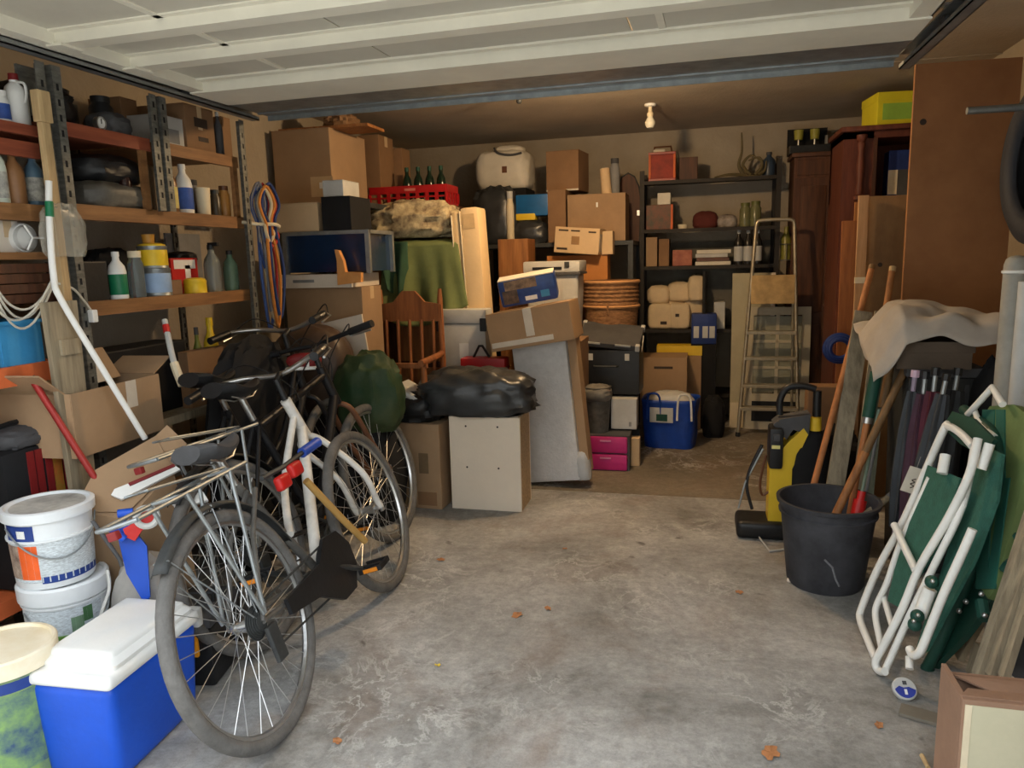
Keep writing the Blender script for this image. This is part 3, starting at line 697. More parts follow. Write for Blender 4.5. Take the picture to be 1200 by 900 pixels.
pail('lower white paint pail with green band, under the orange and blue labelled pail', pc, r0, h1, PW, PW, labs=((A0 - 1.2, A0 + .9, .2, .82, TXT), (A0 + .35, A0 + .6, .68, .8, mat('leafgreen', (70, 110, 70), .6)), (A0 + .05, A0 + .35, .62, .74, mat('leafgreen2', (110, 140, 110), .6, scale=20)), (A0 - .3, A0 + .9, .3, .52, mat('plantphoto', (60, 76, 58), .6, rgb2=(200, 205, 196), var=.4, scale=16))), bands=(.84,))
plathe('band', mat('green_band', (96, 140, 60), .5), bpy.data.objects['paint_pail'], [(r0 * .94, h1 * .56), (r0 * .985, h1 * .565), (r0 * .985, h1 * .605), (r0 * .945, h1 * .61)], 36)
t = pail('upper white paint pail with orange and blue label', pc + Vector((-.008, -.012, h1 + .001)), r0, h2, PW, PW, labs=((A0 - 1.25, A0 + 1.3, .1, .62, TXT), (A0 - 1.25, A0 - .4, .62, .84, mat('navy_label', (34, 60, 130), .5)), (A0 - .85, A0 - .62, .68, .78, WHITE), (A0 - .9, A0 - .38, .14, .58, mat('orange_label', (226, 96, 40), .5)), (A0 - 1.4, A0 - .9, .14, .58, mat('photo_label', (120, 96, 84), .6, scale=22, rgb2=(200, 180, 160))), (A0 - .36, A0 + 1.3, .08, .17, mat('navy_label', (34, 60, 130), .5))), bands=(.63,))
plathe('lid_dust', LIDD, t, [(0, h2 - .0075), (r0 * .86, h2 - .0075), (r0 * .86, h2 - .006), (0, h2 - .006)], 30)
# cream-lidded bucket bottom left
bp_ = P(2, 757, Z=.365)
t = pail('paint pail with a stained cream lid in front of the stacked pails', Vector((bp_.x, bp_.y, 0)), .12, .37, mat('pail_blue_green', (86, 110, 150), .55, rgb2=(150, 180, 90), var=.4, scale=9), mat('stained_lid', (232, 214, 176), .5, rgb2=(240, 232, 212), var=.1, scale=5), labs=((A0 - .6, A0 + 1.2, .15, .75, mat('floral_print', (40, 70, 130), .6, rgb2=(140, 176, 90), scale=11, var=.3)), (A0 - .6, A0 + 1.4, .76, .84, mat('navy_label', (34, 60, 130), .5))), handle=False)

# ---- cool box
fl = P(62, 905, Z=.0)
cx = thing('cool_box', 'blue cool box with a white lid in front of the bicycle wheel', 'cool box', (-1.59, 1.61, 0), (0, 0, .06))
cw, cd, ch = .25, .38, .285
def cbody(bm):
    vs = bb(bm, -cw / 2, cw / 2, -cd / 2, cd / 2, 0, ch, .03, seg=4)
    for v in vs:
        k = .90 + .10 * (v.co.z / ch); v.co.x *= k; v.co.y *= k
part('body', BLUEP, cx, cbody, True)
def clid(bm):
    bb(bm, -cw / 2 - .008, cw / 2 + .008, -cd / 2 - .008, cd / 2 + .008, ch - .006, ch + .032, .028, seg=4)
part('lid', WHITE, cx, clid, True)
def cridge(bm):
    vs = bb(bm, -cw / 2 + .004, cw / 2 - .004, -cd / 2 + .03, cd / 2 - .004, ch + .02, ch + .066, .022, seg=4)
    for v in vs:
        if v.co.z > ch + .045: v.co.x = v.co.x * .86 - .006; v.co.y = v.co.y * .93 + .012
part('lid_top', WHITE, cx, cridge, True)
for s in (-1, 1): pbox('hinge_lug', LGREY, cx, s * (cw / 2 - .02) - .02, s * (cw / 2 - .02) + .02, cd / 2 + .002, cd / 2 + .03, ch - .03, ch + .03, .006)

# ---- blue sled-like boards with red parts behind the rear wheel
nb_ = Vector((.55, -.8, .25)).normalized(); ob = P(150, 650, X=-1.72)
def QB(px, py, off=0.): return P(px, py, n=nb_, o=ob + nb_ * off)
t = thing('folded_scooter', 'folded blue scooter with red deck behind the bicycle wheel', 'scooter', (ob.x, ob.y, 0))
o0 = Vector((ob.x, ob.y, 0))
bl = [QB(116, 612), QB(132, 622), QB(158, 672), QB(168, 700), QB(166, 712), QB(185, 640), QB(152, 600), QB(126, 604)]
part('side_board', BLUEP, t, lambda bm: polyslab(bm, [QB(134, 612), QB(146, 608), QB(172, 640), QB(176, 700), QB(166, 702), QB(148, 672)], nb_, .02, o0))
part('deck', REDP, t, lambda bm: polyslab(bm, [QB(144, 620, .03), QB(158, 612, .03), QB(166, 602, .03), QB(180, 594, .03), QB(184, 608, .03), QB(166, 622, .03), QB(158, 634, .03), QB(148, 630, .03)], nb_, .03, o0))
part('grip', BLUEP, t, lambda bm: tube(bm, [QB(138, 602, .05) - o0, QB(156, 600, .05) - o0], .013, 10), True)
part('grip', BLUEP, t, lambda bm: tube(bm, [QB(126, 616, .03) - o0, QB(146, 632, .03) - o0], .012, 10), True)
part('wheel', LGREY, t, lambda bm: torus(bm, .03, .01, 20, 8, xf(QB(172, 606, .05) - o0, (0, 0, .6))), True)
ptube('cable', LGREY, t, curve([QB(126, 668, .02) - o0, QB(128, 690, .03) - o0, QB(120, 715, .03) - o0, QB(112, 742, .02) - o0], 4), .005, 6)
ptube('stem', DGREY, t, [QB(108, 610, .04) - o0, QB(140, 655, .04) - o0, QB(143, 664, .04) - o0], .006, 8)
lw = QB(170, 700); ptube('foot', BLUEP, t, [lw - o0, Vector((lw.x - o0.x, lw.y - o0.y + .03, 0))], .012, 8)
bm = nb(); blob(bm, (0, 0, 0), (.2, .2, .42), 41, .1, 2.2); tag(obj('plastic_sack', bm, mat('grey_sack', (168, 164, 158), .6, var=.2), smooth=True, loc=(-1.755, 1.93, 0)), 'dusty grey sack on the floor beside the stacked pails', 'sack')
# tool case with yellow latch
t = thing('tool_case', 'black tool case with an orange latch on the floor behind the wheel spokes', 'case', (-1.62, 2.0, 0), (0, 0, .2))
pbox('body', BLACK, t, -.09, .09, -.12, .12, 0, .2, .012); pbox('lid', DGREY, t, -.092, .092, -.122, .122, .2, .24, .012)
pbox('latch', mat('orange_latch', (232, 150, 30), .5), t, -.02, .05, -.135, -.121, .11, .2, .005); ptube('handle', BLACK, t, [(-.05, 0, .24), (-.05, 0, .27), (.05, 0, .27), (.05, 0, .24)], .007, 6)

# ================================================================== BICYCLES
TAN = mat('old_tan', (176, 138, 76), .7)
def wheel(parent, name, sx, R=.345, tr=.021, cog=False, tm=RUBBER, guard=False, hubz=.345, ns=32, yoff=0):
    M_ = xf((sx, yoff, hubz))
    tire = part(name, tm, parent, lambda bm: torus(bm, R - tr, tr, 56, 10, M_), True)
    part('rim', CHROME, tire, lambda bm: torus(bm, R - tr * 2.05, .009, 56, 6, M_, 1.1), True)
    def sp(bm):
        rr = R - tr * 2.2
        for k in range(ns):
            a = 2 * PI * k / ns; off = .55 * (1 if (k // 2) % 2 else -1); side = .028 * (1 if k % 2 else -1)
            tube(bm, [(sx + rr * math.cos(a), yoff, hubz + rr * math.sin(a)), (sx + .02 * math.cos(a + off), yoff + side, hubz + .02 * math.sin(a + off))], .0013, 4, False)
    part('spokes', CHROME, tire, sp)['kind'] = 'stuff'
    part('hub', CHROME, tire, lambda bm: (tube(bm, [(sx, yoff - .045, hubz), (sx, yoff - .03, hubz), (sx, yoff - .028, hubz), (sx, yoff + .028, hubz), (sx, yoff + .03, hubz), (sx, yoff + .045, hubz)], [.012, .012, .022, .014, .022, .012], 12)), True)
    if cog:
        def cg(bm):
            for k in range(6): tube(bm, [(sx, yoff - .032 - k * .004, hubz), (sx, yoff - .034 - k * .004, hubz)], .05 - .005 * k, 20)
        part('cassette', DSTEEL, tire, cg)
    return tire
def arc(cx, cz, R, a0, a1, n=16, y=0): return [(cx + R * math.cos(a0 + (a1 - a0) * i / n), y, cz + R * math.sin(a0 + (a1 - a0) * i / n)) for i in range(n + 1)]
def guard(parent, cx, cz, R, a0, a1, m, wdt=.026):
    def f(bm):
        pts = arc(cx, cz, R, a0, a1, 20); prev = None
        for p in pts:
            d = Vector((p[0] - cx, 0, p[2] - cz)).normalized()
            ring = [bm.verts.new(Vector(p) + Vector((0, wdt * k / 2, 0)) - d * (.012 if abs(k) == 2 else 0)) for k in (-2, -1, 0, 1, 2)]
            if prev:
                for i in range(4): bm.faces.new((prev[i], ring[i], ring[i + 1], prev[i + 1]))
            prev = ring
    return part('mudguard', m, parent, f, True, solid=.003)
def saddle(parent, x, z, m, L=.26, y=0):
    def f(bm):
        n = 14; rings = []
        for i in range(n + 1):
            u = i / n; wv = (.075 * (1 - u) ** .8 + .018) if u > .12 else .05 + u * .25
            zz = z + .018 * math.sin(u * PI * 1.3 + 2.2); xx = x - L * .55 + u * L
            rings.append([bm.verts.new((xx, y + wv * math.cos(a), zz + (.024 if math.sin(a) > 0 else .034) * math.sin(a) * (1 - .3 * u))) for a in [2 * PI * k / 12 for k in range(12)]])
        for i in range(n):
            for k in range(12): bm.faces.new((rings[i][k], rings[i][(k + 1) % 12], rings[i + 1][(k + 1) % 12], rings[i + 1][k]))
        bm.faces.new(rings[0][::-1]); bm.faces.new(rings[-1])
    s = part('saddle', m, parent, f, True)
    part('saddle_rails', CHROME, s, lambda bm: [tube(bm, [(x - .08, y + q, z - .03), (x - .02, y + q * .8, z - .05), (x + .05, y + q * .6, z - .05), (x + .1, y + q * .3, z - .025)], .0035, 6) for q in (-.025, .025)], True)
def bike(label, rear, front, lean, FR, RE, FK, style='city', rack=True, hT=(.86, .93), sadz=.86, chain=True, wheels=True, tm=RUBBER, headoff=.0, bbz=.29, sadm=DGREY, R=.345):
    rear = Vector((rear[0], rear[1], 0)); front = Vector((front[0], front[1], 0))
    u = front - rear; L = u.length; yaw = math.atan2(u.y, u.x)
    t = thing('bicycle', label, 'bicycle', rear, (0, 0, 0)); t.rotation_mode = 'XYZ'
    t.matrix_world = Matrix.Translation(rear) @ Matrix.Rotation(yaw, 4, 'Z') @ Matrix.Rotation(-lean, 4, 'X')
    rh, fh = (0, 0, R), (L, 0, R)
    bbk = (.46, 0, bbz); st = (.27, headoff * .5, sadz - .14); hb_, ht = (hT[0] + .055, headoff, .735), (hT[0], headoff, hT[1])
    wheel(t, 'rear_wheel', 0, R, cog=True, tm=tm, hubz=R); wheel(t, 'front_wheel', L, R, tm=tm, hubz=R)
    ptube('head_tube', FR, t, [hb_, ht], .021, 12)
    ptube('down_tube', FR, t, [(hb_[0] - .01, hb_[1], hb_[2] + .04), bbk], .021, 12)
    if style == 'city': ptube('top_tube', FR, t, curve([(ht[0] + .01, ht[1], ht[2] - .08), (.62, headoff, .62), (.38, 0, .48)], 5), .014, 10)
    else: ptube('top_tube', FR, t, [(ht[0] + .01, ht[1], ht[2] - .04), (st[0] + .02, 0, st[2] - .03)], .016, 10)
    ptube('seat_tube', RE, t, [bbk, st], .016, 10)
    ptube('seat_post', CHROME, t, [st, (st[0] - .035, st[1], sadz - .03)], .013, 10)
    for s in (-1, 1):
        ptube('chain_stay', RE, t, [(bbk[0], s * .03, bbk[2]), (.2, s * .045, R - .02), (0, s * .058, R)], .009, 8)
        ptube('seat_stay', RE, t, [(st[0], s * .015, st[2] - .03), (.13, s * .04, R + .22), (0, s * .058, R)], .008, 8)
    fk = part('fork', FK, t, lambda bm: [tube(bm, curve([(hb_[0] + .005, hb_[1], hb_[2]), (hb_[0] + .02, hb_[1] + s * .05, hb_[2] - .045), ((hb_[0] + L) / 2 + .0, s * .055, R + .17), (L - .015, s * .055, R + .03), (L, s * .055, R)], 5), [.013] * 21, 10) for s in (-1, 1)], True)
    pbox('dropout', CHROME, fk, L - .012, L + .012, -.064, -.05, R - .02, R + .025, .004)
    saddle(t, st[0] - .03, sadz, sadm, y=st[1])
    # steering
    bx, bz = ht[0] - .02, ht[2] + .1
    stem = ptube('stem', BLACK, t, [ht, (ht[0] - .012, ht[1], ht[2] + .08), (bx + .05, ht[1], bz)], .013, 10)
    if style == 'city': bp = [(bx - .16, .27, bz + .02), (bx - .04, .26, bz + .04), (bx + .05, .16, bz + .03), (bx + .06, 0, bz), (bx + .05, -.16, bz + .03), (bx - .04, -.26, bz + .04), (bx - .16, -.27, bz + .02)]
    else: bp = [(bx + .02, .31, bz + .02), (bx + .045, .12, bz + .01), (bx + .05, 0, bz), (bx + .045, -.12, bz + .01), (bx + .02, -.31, bz + .02)]
    bp = [(q[0], q[1] + ht[1], q[2]) for q in bp]
    hbj = ptube('handlebar', CHROME if style == 'city' else BLACK, t, curve(bp, 6), .011, 10)
    for e in (0, -1):
        q0, q1 = Vector(bp[e]), Vector(bp[1 if e == 0 else -2]); dd = (q1 - q0).normalized()
        ptube('grip', BLACK, t, [q0 - dd * .01, q0 + dd * .12], .017, 10)
        lv = q0 + dd * .14
        ptube('brake_lever', CHROME, t, [lv, lv + Vector((.035, 0, -.015)), lv + Vector((.045, 0, -.02)) - dd * .11], .0055, 6)
        ptube('cable', BLACK, t, curve([lv + Vector((.02, 0, 0)), lv + Vector((.12, -lv.y * .3, .04)), Vector((ht[0] + .1, ht[1], ht[2] + .02)), Vector((ht[0] + .03, ht[1], ht[2] - .12))], 5), .003, 5)
    # drive
    def ring(bm):
        torus(bm, .085, .004, 32, 6, xf((bbk[0], -.05, bbk[2])))
        for k in range(5): tube(bm, [(bbk[0], -.05, bbk[2]), (bbk[0] + .085 * math.cos(k * 1.257), -.05, bbk[2] + .085 * math.sin(k * 1.257))], .006, 6)
    part('chainring', DSTEEL, t, ring)
    for s, a in ((-1, -.5), (1, -.5 + PI)):
        e = (bbk[0] + .17 * math.cos(a), s * .085, bbk[2] + .17 * math.sin(a))
        ptube('crank', DSTEEL, t, [(bbk[0], s * .06, bbk[2]), e], [.013, .009], 8)
        pd = part('pedal', BLACK, t, lambda bm: [bb(bm, e[0] - .045, e[0] - .035, e[1], e[1] + s * .09, e[2] - .01, e[2] + .01, .002), bb(bm, e[0] + .035, e[0] + .045, e[1], e[1] + s * .09, e[2] - .01, e[2] + .01, .002), bb(bm, e[0] - .04, e[0] + .04, e[1] + s * .08, e[1] + s * .09, e[2] - .01, e[2] + .01, .002), bb(bm, e[0] - .01, e[0] + .01, e[1], e[1] + s * .09, e[2] - .008, e[2] + .008, .002)])
        pbox('pedal_reflector', mat('amber_reflector', (230, 140, 40), .3), pd, e[0] - .048, e[0] - .045, e[1] + s * .02, e[1] + s * .075, e[2] - .007, e[2] + .007)
    if chain:
        ptube('chain', DSTEEL, t, [(bbk[0], -.05, bbk[2] + .086), (0, -.045, R + .04)], .004, 5); ptube('chain', DSTEEL, t, [(bbk[0], -.05, bbk[2] - .086), (.04, -.045, R - .1), (0.02, -.045, R - .05)], .004, 5)
        part('derailleur', DSTEEL, t, lambda bm: (bb(bm, -.01, .04, -.07, -.055, R - .13, R - .02, .004), torus(bm, .02, .005, 16, 6, xf((.04, -.048, R - .11)))))
    if rack:
        zt_ = R + .43; xr = -.30
        def rk_(bm):
            for s in (-1, 1):
                tube(bm, [(.22, s * .05, zt_), (xr, s * .06, zt_)], .006, 8)
                tube(bm, [(xr + .2, s * .06, zt_), (0, s * .07, R + .02)], .006, 8); tube(bm, [(.12, s * .055, zt_), (0.005, s * .07, R + .02)], .006, 8)
            tube(bm, [(xr, -.06, zt_), (xr - .02, 0, zt_), (xr, .06, zt_)], .006, 8); tube(bm, [(.16, -.052, zt_), (.16, .052, zt_)], .005, 8); tube(bm, [(-.1, -.06, zt_), (-.1, .06, zt_)], .005, 8)
        lr = part('luggage_rack', STEEL, t, rk_, True)
        part('spring_clamp', STEEL, lr, lambda bm: tube(bm, [(.14, .03, zt_ + .012), (-.2, .035, zt_ + .05), (-.2, -.035, zt_ + .05), (.14, -.03, zt_ + .012)], .004, 6), True)
        guard(t, 0, R, R + .022, .35, 2.3, DSTEEL if style == 'city' else BLACK)
        for a in (1.5, 2.2): ptube('mudguard_stay', STEEL, t, [(0, .05, R), ((R + .018) * math.cos(a), .022, R + (R + .018) * math.sin(a)), ((R + .018) * math.cos(a), -.022, R + (R + .018) * math.sin(a)), (0, -.05, R)], .0025, 5)
        rl_ = pbox('rear_light', DRED, t, xr - .03, xr - .012, -.014, .014, zt_ - .03, zt_ - .008, .004)
    return t
FWHITE = mat('chipped_white_frame', (224, 222, 214), .4, rgb2=(232, 230, 224), var=.3, scale=9)
FGREY = mat('dusty_grey_frame', (92, 90, 86), .6, .2, var=.3, scale=12)
FBLK = mat('black_frame', (34, 34, 36), .4, .2, var=.3)
FRUST = mat('rusty_fork', (112, 76, 54), .6, .3, var=.35, scale=14)
ra, fa = P(339, 858, Z=0), P(466, 685, Z=0)
bkA = bike('dusty bicycle with white fork and frame, its rear wheel nearest the camera', (ra.x, ra.y), (fa.x, fa.y), math.radians(18), FWHITE, FGREY, FWHITE, 'city', True, (.84, .9), .85, headoff=.09, bbz=.31)
# chain case of the near bike
def cc_(bm):
    prism(bm, [(.36, .36), (.44, .42), (.54, .41), (.6, .34), (.6, .26), (.54, .19), (.44, .19), (.3, .27), (.12, .3), (.12, .35)], -.075, -.062)
part('chain_guard', BLACK, bkA, cc_)
for s in (0, 1): part('reflector', REDP, bkA, lambda bm: box(bm, (.36 + s * .1, -.06 - .0 * s, .66 + s * .015), (.075, .03, .05), None, .018, 3), True)
ptube('frame_lock', mat('blue_grip', (46, 78, 168), .45), bkA, [(.56, -.05, .71), (.66, -.07, .72)], .019, 12)
ptube('lock_shackle', DSTEEL, bkA, [(.3, -.03, .70), (.42, -.045, .7), (.56, -.05, .71)], .009, 8)
ptube('pump', TAN, bkA, [(.70, -.085, .30), (.62, -.075, .42), (.5, -.06, .62)], .013, 10)
bike('black bicycle with a rusty fork, directly behind the white framed one', (-1.47, 2.18), (-1.42, 3.24), math.radians(15), FBLK, FBLK, FRUST, 'mtb', True, (.82, .92), .93, sadm=BLACK, chain=True)
bike('black bicycle nearest the shelves with a broad saddle', (-1.73, 2.30), (-1.70, 3.33), math.radians(10), FBLK, FBLK, FBLK, 'city', False, (.8, .96), .93, sadm=BLACK)

# ================================================================== HEAP BEHIND THE BICYCLES
# --- left stack: carton, glass tank, boxes
YK = 3.78
x0, x1, z0, z1 = rect(345, 337, 426, 415, YK)
carton('large brown carton at the bottom of the stack under the glass tank', -2.3, x1, YK, YK + .26, 0, .74, m=CARD2)
carton('brown carton under the white plank and glass tank', -2.28, x1, YK, YK + .26, .741, P(380, 337, Y=YK).z, m=CARD)
zp = P(380, 337, Y=YK).z
xa, xb = P(318, 330, Y=3.72).x, P(412, 330, Y=3.72).x
t = thing('white_plank', 'white painted plank with faint print under the glass tank', 'plank', ((xa + xb) / 2, 3.8, zp + .001), (0, 0, 0))
zq = P(365, 322, Y=3.72).z - zp
pbox('plank', OFFW, t, -(xb - xa) / 2, (xb - xa) / 2, -.08, .28, 0, zq, .002); pbox('print', GREY, t, -.11, .02, -.081, -.08, zq * .4, zq * .62)
xa2, xb2, _, zt = rect(333, 271, 430, 326, 3.75)
t = thing('glass_tank', 'dark blue glass tank with an aluminium frame below the black box', 'tank', ((xa2 + xb2) / 2, 3.93, zp + zq + .002))
W, D, H_ = xb2 - xa2, .32, zt - zp - zq
TB = mat('tank_blue', (22, 44, 74), .12, var=.2, spec=.7)
pbox('pane', TB, t, -W / 2 + .01, W / 2 - .01, -D / 2 + .006, -D / 2 + .012, .01, H_ - .01); pbox('pane', TB, t, -W / 2 + .01, W / 2 - .01, D / 2 - .012, D / 2 - .006, .01, H_ - .01)
for s in (-1, 1): pbox('pane', TB, t, s * (W / 2 - .012) - .003, s * (W / 2 - .012) + .003, -D / 2 + .012, D / 2 - .012, .01, H_ - .01)
for s in (-1, 1):
    for q in (-1, 1): pbox('frame_post', STEEL, t, s * W / 2 - .012, s * W / 2 + .012, q * D / 2 - .012, q * D / 2 + .012, 0, H_ - .02)
for q in (-1, 1): pbox('frame_rail', STEEL, t, -W / 2 - .012, W / 2 + .012, q * D / 2 - .012, q * D / 2 + .012, H_ - .02, H_)
for s in (-1, 1): pbox('frame_rail', STEEL, t, s * W / 2 - .012, s * W / 2 + .012, -D / 2, D / 2, H_ - .02, H_)
pbox('lid', STEEL, t, -W / 2, W / 2, -D / 2, D / 2, H_ - .012, H_ - .002)
# sawn wooden bracket on the plank
sc_ = depth(P(410, 320, Y=3.7)) / F; p = P(397, 334, Y=3.7)
bm = nb(); prism(bm, [(0, 0), (30 * sc_, 3 * sc_), (31 * sc_, 14 * sc_), (11 * sc_, 15 * sc_), (9 * sc_, 28 * sc_), (4 * sc_, 40 * sc_), (-1 * sc_, 41 * sc_), (1 * sc_, 28 * sc_)], 0, .03)
tag(obj('wooden_bracket', bm, mat('fresh_wood', (214, 150, 86), .6), loc=(p.x, 3.685, p.z)), 'orange curved wooden bracket in front of the glass tank', 'bracket')
ztk = zp + zq + H_ + .003
pcarton('plain light brown box on the glass tank', 315, 238, 373, 273, 3.78, .24, z0=ztk, m=CARD3, tape=False)
pcarton('black box on the right end of the glass tank', 377, 230, 411, 271, 3.76, .26, z0=ztk, m=BLACKM, tape=False, name='storage_box')
zbb = P(394, 230, Y=3.76).z
pcarton('small white box on top of the black box', 378, 211, 402, 229, 3.78, .2, z0=zbb + .001, m=LGREY, tape=False)
# dark rack behind carrying the big carton
YR = 4.24
xl, xr_, zb_, zt_ = rect(297, 152, 388, 240, YR)
rk3 = thing('storage_rack', 'dark steel rack hidden behind the glass tank, carrying the big carton', 'shelving', (0, 0, 0))
for x in (-2.56, -2.0):
    for y in (YR + .02, 4.75): pbox('upright', DSTEEL, rk3, x - .018, x + .018, y - .018, y + .018, 0, zb_ - .001)
for z in (.3, 1.1, zb_ - .001): pbox('shelf_board', DSTEEL, rk3, -2.57, -1.98, YR, 4.77, z - .03, z)
t = carton('big brown carton on top of the dark rack, almost touching the door edge', -2.57, xr_, YR, YR + .5, zb_, zt_, m=CARD, tape=False, prints=((.78, .84, .2, .28, WHITE),))
pbox('side_label', TAPE, t, .05, .2, -.2505, -.25, .04, .16)
pcarton('brown carton behind the right side of the big carton', 421, 158, 445, 224, 4.93, .25, z0=zb_, m=CARD2)
pcarton('narrow brown box stacked above the red crate', 445, 174, 472, 224, 5.2, .15, z0=zb_, m=CARD2, tape=False)
bm = nb(); bb(bm, -2.55, -1.95, YR + .05, YR + .3, zt_ + .001, zt_ + .018); tag(obj('plywood_sheet', bm, WOODM), 'thin wooden board lying on top of the big carton', 'board')
bm = nb(); blob(bm, (0, 0, 0), (.2, .2, .1), 51, .3, 2.6, 2.2); tag(obj('crumpled_paper', bm, CARD2, smooth=True, ang=25, loc=(P(400, 140, Y=YR + .25).x, YR + .25, zt_ + .019)), 'crumpled brown paper on top of the big carton', 'paper')
# white board leaning on the carton
a_, b2, c_, d2 = P(352, 385, Y=3.72), P(424, 368, Y=3.72), P(432, 425, Y=3.7), P(352, 440, Y=3.7)
t = thing('white_board', 'tilted white board leaning against the brown carton behind the bicycles', 'board', (c_.x, 3.71, 0))
bm = nb(); o_ = Vector((c_.x, 3.71, 0))
polyslab(bm, [Vector((q.x, 3.715, q.z)) for q in (a_, b2, c_, Vector((c_.x + .02, 0, 0)), Vector((c_.x - .3, 0, 0)), d2)], Vector((0, -1, 0)), .012, o_); obj('board', bm, OFFW, t)
# dark heap with brown bag and green sack
bm = nb(); blob(bm, (0, 0, 0), (.62, .4, .56), 61, .12, 2.6, 3.); tag(obj('tarpaulin_heap', bm, BLACKM, smooth=True, loc=(-1.82, 3.48, 0)), 'heap of dark tarpaulin behind the handlebars', 'tarpaulin')
bz = .565
x0, x1, _, zt = rect(318, 382, 410, 430, 3.5)
bm = nb(); blob(bm, (0, 0, 0), (x1 - x0, .3, zt - bz), 63, .06, 2., 2.4); t = obj('brown_cushion', bm, mat('brown_leather', (72, 56, 44), .45, var=.25), smooth=True, loc=((x0 + x1) / 2, 3.52, bz)); tag(t, 'scuffed dark brown leather bag on the tarpaulin heap', 'bag')
x0, x1, z0, zt = rect(396, 412, 466, 492, 3.42)
bm = nb(); blob(bm, (0, 0, 0), (x1 - x0 + .0, .24, zt - .52), 64, .22, 1.9, 2.3, 48, 30); tag(obj('garden_sack', bm, mat('green_sack_cloth', (26, 70, 34), .65, rgb2=(62, 72, 44), var=.4, scale=6), smooth=True, loc=((x0 + x1) / 2, 3.44, .5)), 'green sack slumped on the dark heap behind the bicycles', 'sack')
bm = nb(); blob(bm, (0, 0, 0), (.3, .26, .16), 67, .25, 2.4, 2.4); tag(obj('rubbish_bag', bm, BLACK, smooth=True, loc=(P(487, 500, Y=3.78).x, 3.82, P(493, 498, Y=3.68).z + .002)), 'crumpled black bag on the small brown carton', 'bag')
bm = nb(); blob(bm, (0, 0, 0), (.22, .62, .98), 62, .14, 2.6, 2.8); tag(obj('blanket_heap', bm, BLACKM, smooth=True, loc=(-1.99, 2.98, 0)), 'dark blankets heaped between the rack and the bicycles', 'blankets')
t = thing('sports_shoe', 'maroon and white sports shoe wedged on the handlebars', 'shoe', P(357, 433, Y=3.05), (0, 0, .4))
part('upper', DRED, t, lambda bm: blob(bm, (0, 0, .012), (.16, .06, .065), 3, .06, 2, 2.2, 20, 12), True)
part('sole', WHITE, t, lambda bm: blob(bm, (0, 0, 0), (.175, .066, .018), 3, .0, 2, 3, 20, 8), True)
part('stripe', WHITE, t, lambda bm: box(bm, (.02, -.031, .035), (.012, .006, .045), None, .002))
# hanging bundle of coloured ropes
t = thing('rope_bundle', 'bundle of coloured ropes and straps hanging on the end post of the rack', 'rope', (RX + .05, Yp2 + .06, 0))
cols = [mat('rope%d' % i, c, .8) for i, c in enumerate(((60, 84, 140), (150, 40, 40), (196, 180, 150), (40, 60, 110), (190, 120, 50), (110, 110, 118), (70, 96, 150), (176, 60, 50)))]
yc = Yp2 + .02
zt1, zt2_, zt3 = P(297, 212, X=RX + .06).z, P(297, 290, X=RX + .06).z, P(300, 385, X=RX + .06).z
zk = P(297, 262, X=RX + .06).z
for k in range(14):
    m_ = cols[k % 8]; w_ = .02 + .05 * random.random(); dx = random.uniform(-.02, .03); lowz = (zt2_ - random.uniform(-.05, .12)) if k < 8 else zt3 - random.uniform(-.1, .03)
    y0_ = random.uniform(.0, .09)
    pts = curve([(dx, y0_ - w_ * .4, zk), (dx + .02, y0_ - w_, (zk + lowz) / 2), (dx + .01, y0_, lowz), (dx + .01, y0_ + w_, (zk + lowz) / 2), (dx, y0_ + w_ * .4, zk), (dx + .01, y0_ + w_, (zt1 + zk) / 2), (dx, y0_, zt1 - random.uniform(0, .05)), (dx - .01, y0_ - w_, (zt1 + zk) / 2), (dx, y0_ - w_ * .4, zk)], 5)
    ptube('rope', m_, t, pts, random.uniform(.005, .009), 6)
ptube('tie', CREAM, t, curve([(-.05, -.08, zk + .01), (0, -.02, zk), (.045, .05, zk), (.04, .1, zk - .01), (-.02, .11, zk)], 4), .009, 8)

cup_ = thing('cupboard', 'dark wooden cupboard behind the hanging green cloth, under the red crate', 'cupboard', (-2.07, 5.16, 0))
pbox('carcass', WOODD, cup_, -.5, .47, -.25, .25, .05, zb_ - .001, .003); pbox('plinth', WOODD, cup_, -.48, .45, -.24, .24, 0, .05)
for s in (-1, 1): pbox('door', WOODM, cup_, *sorted((s * .004 - .015, s * .46 - .015)), -.262, -.25, .08, zb_ - .05, .003)
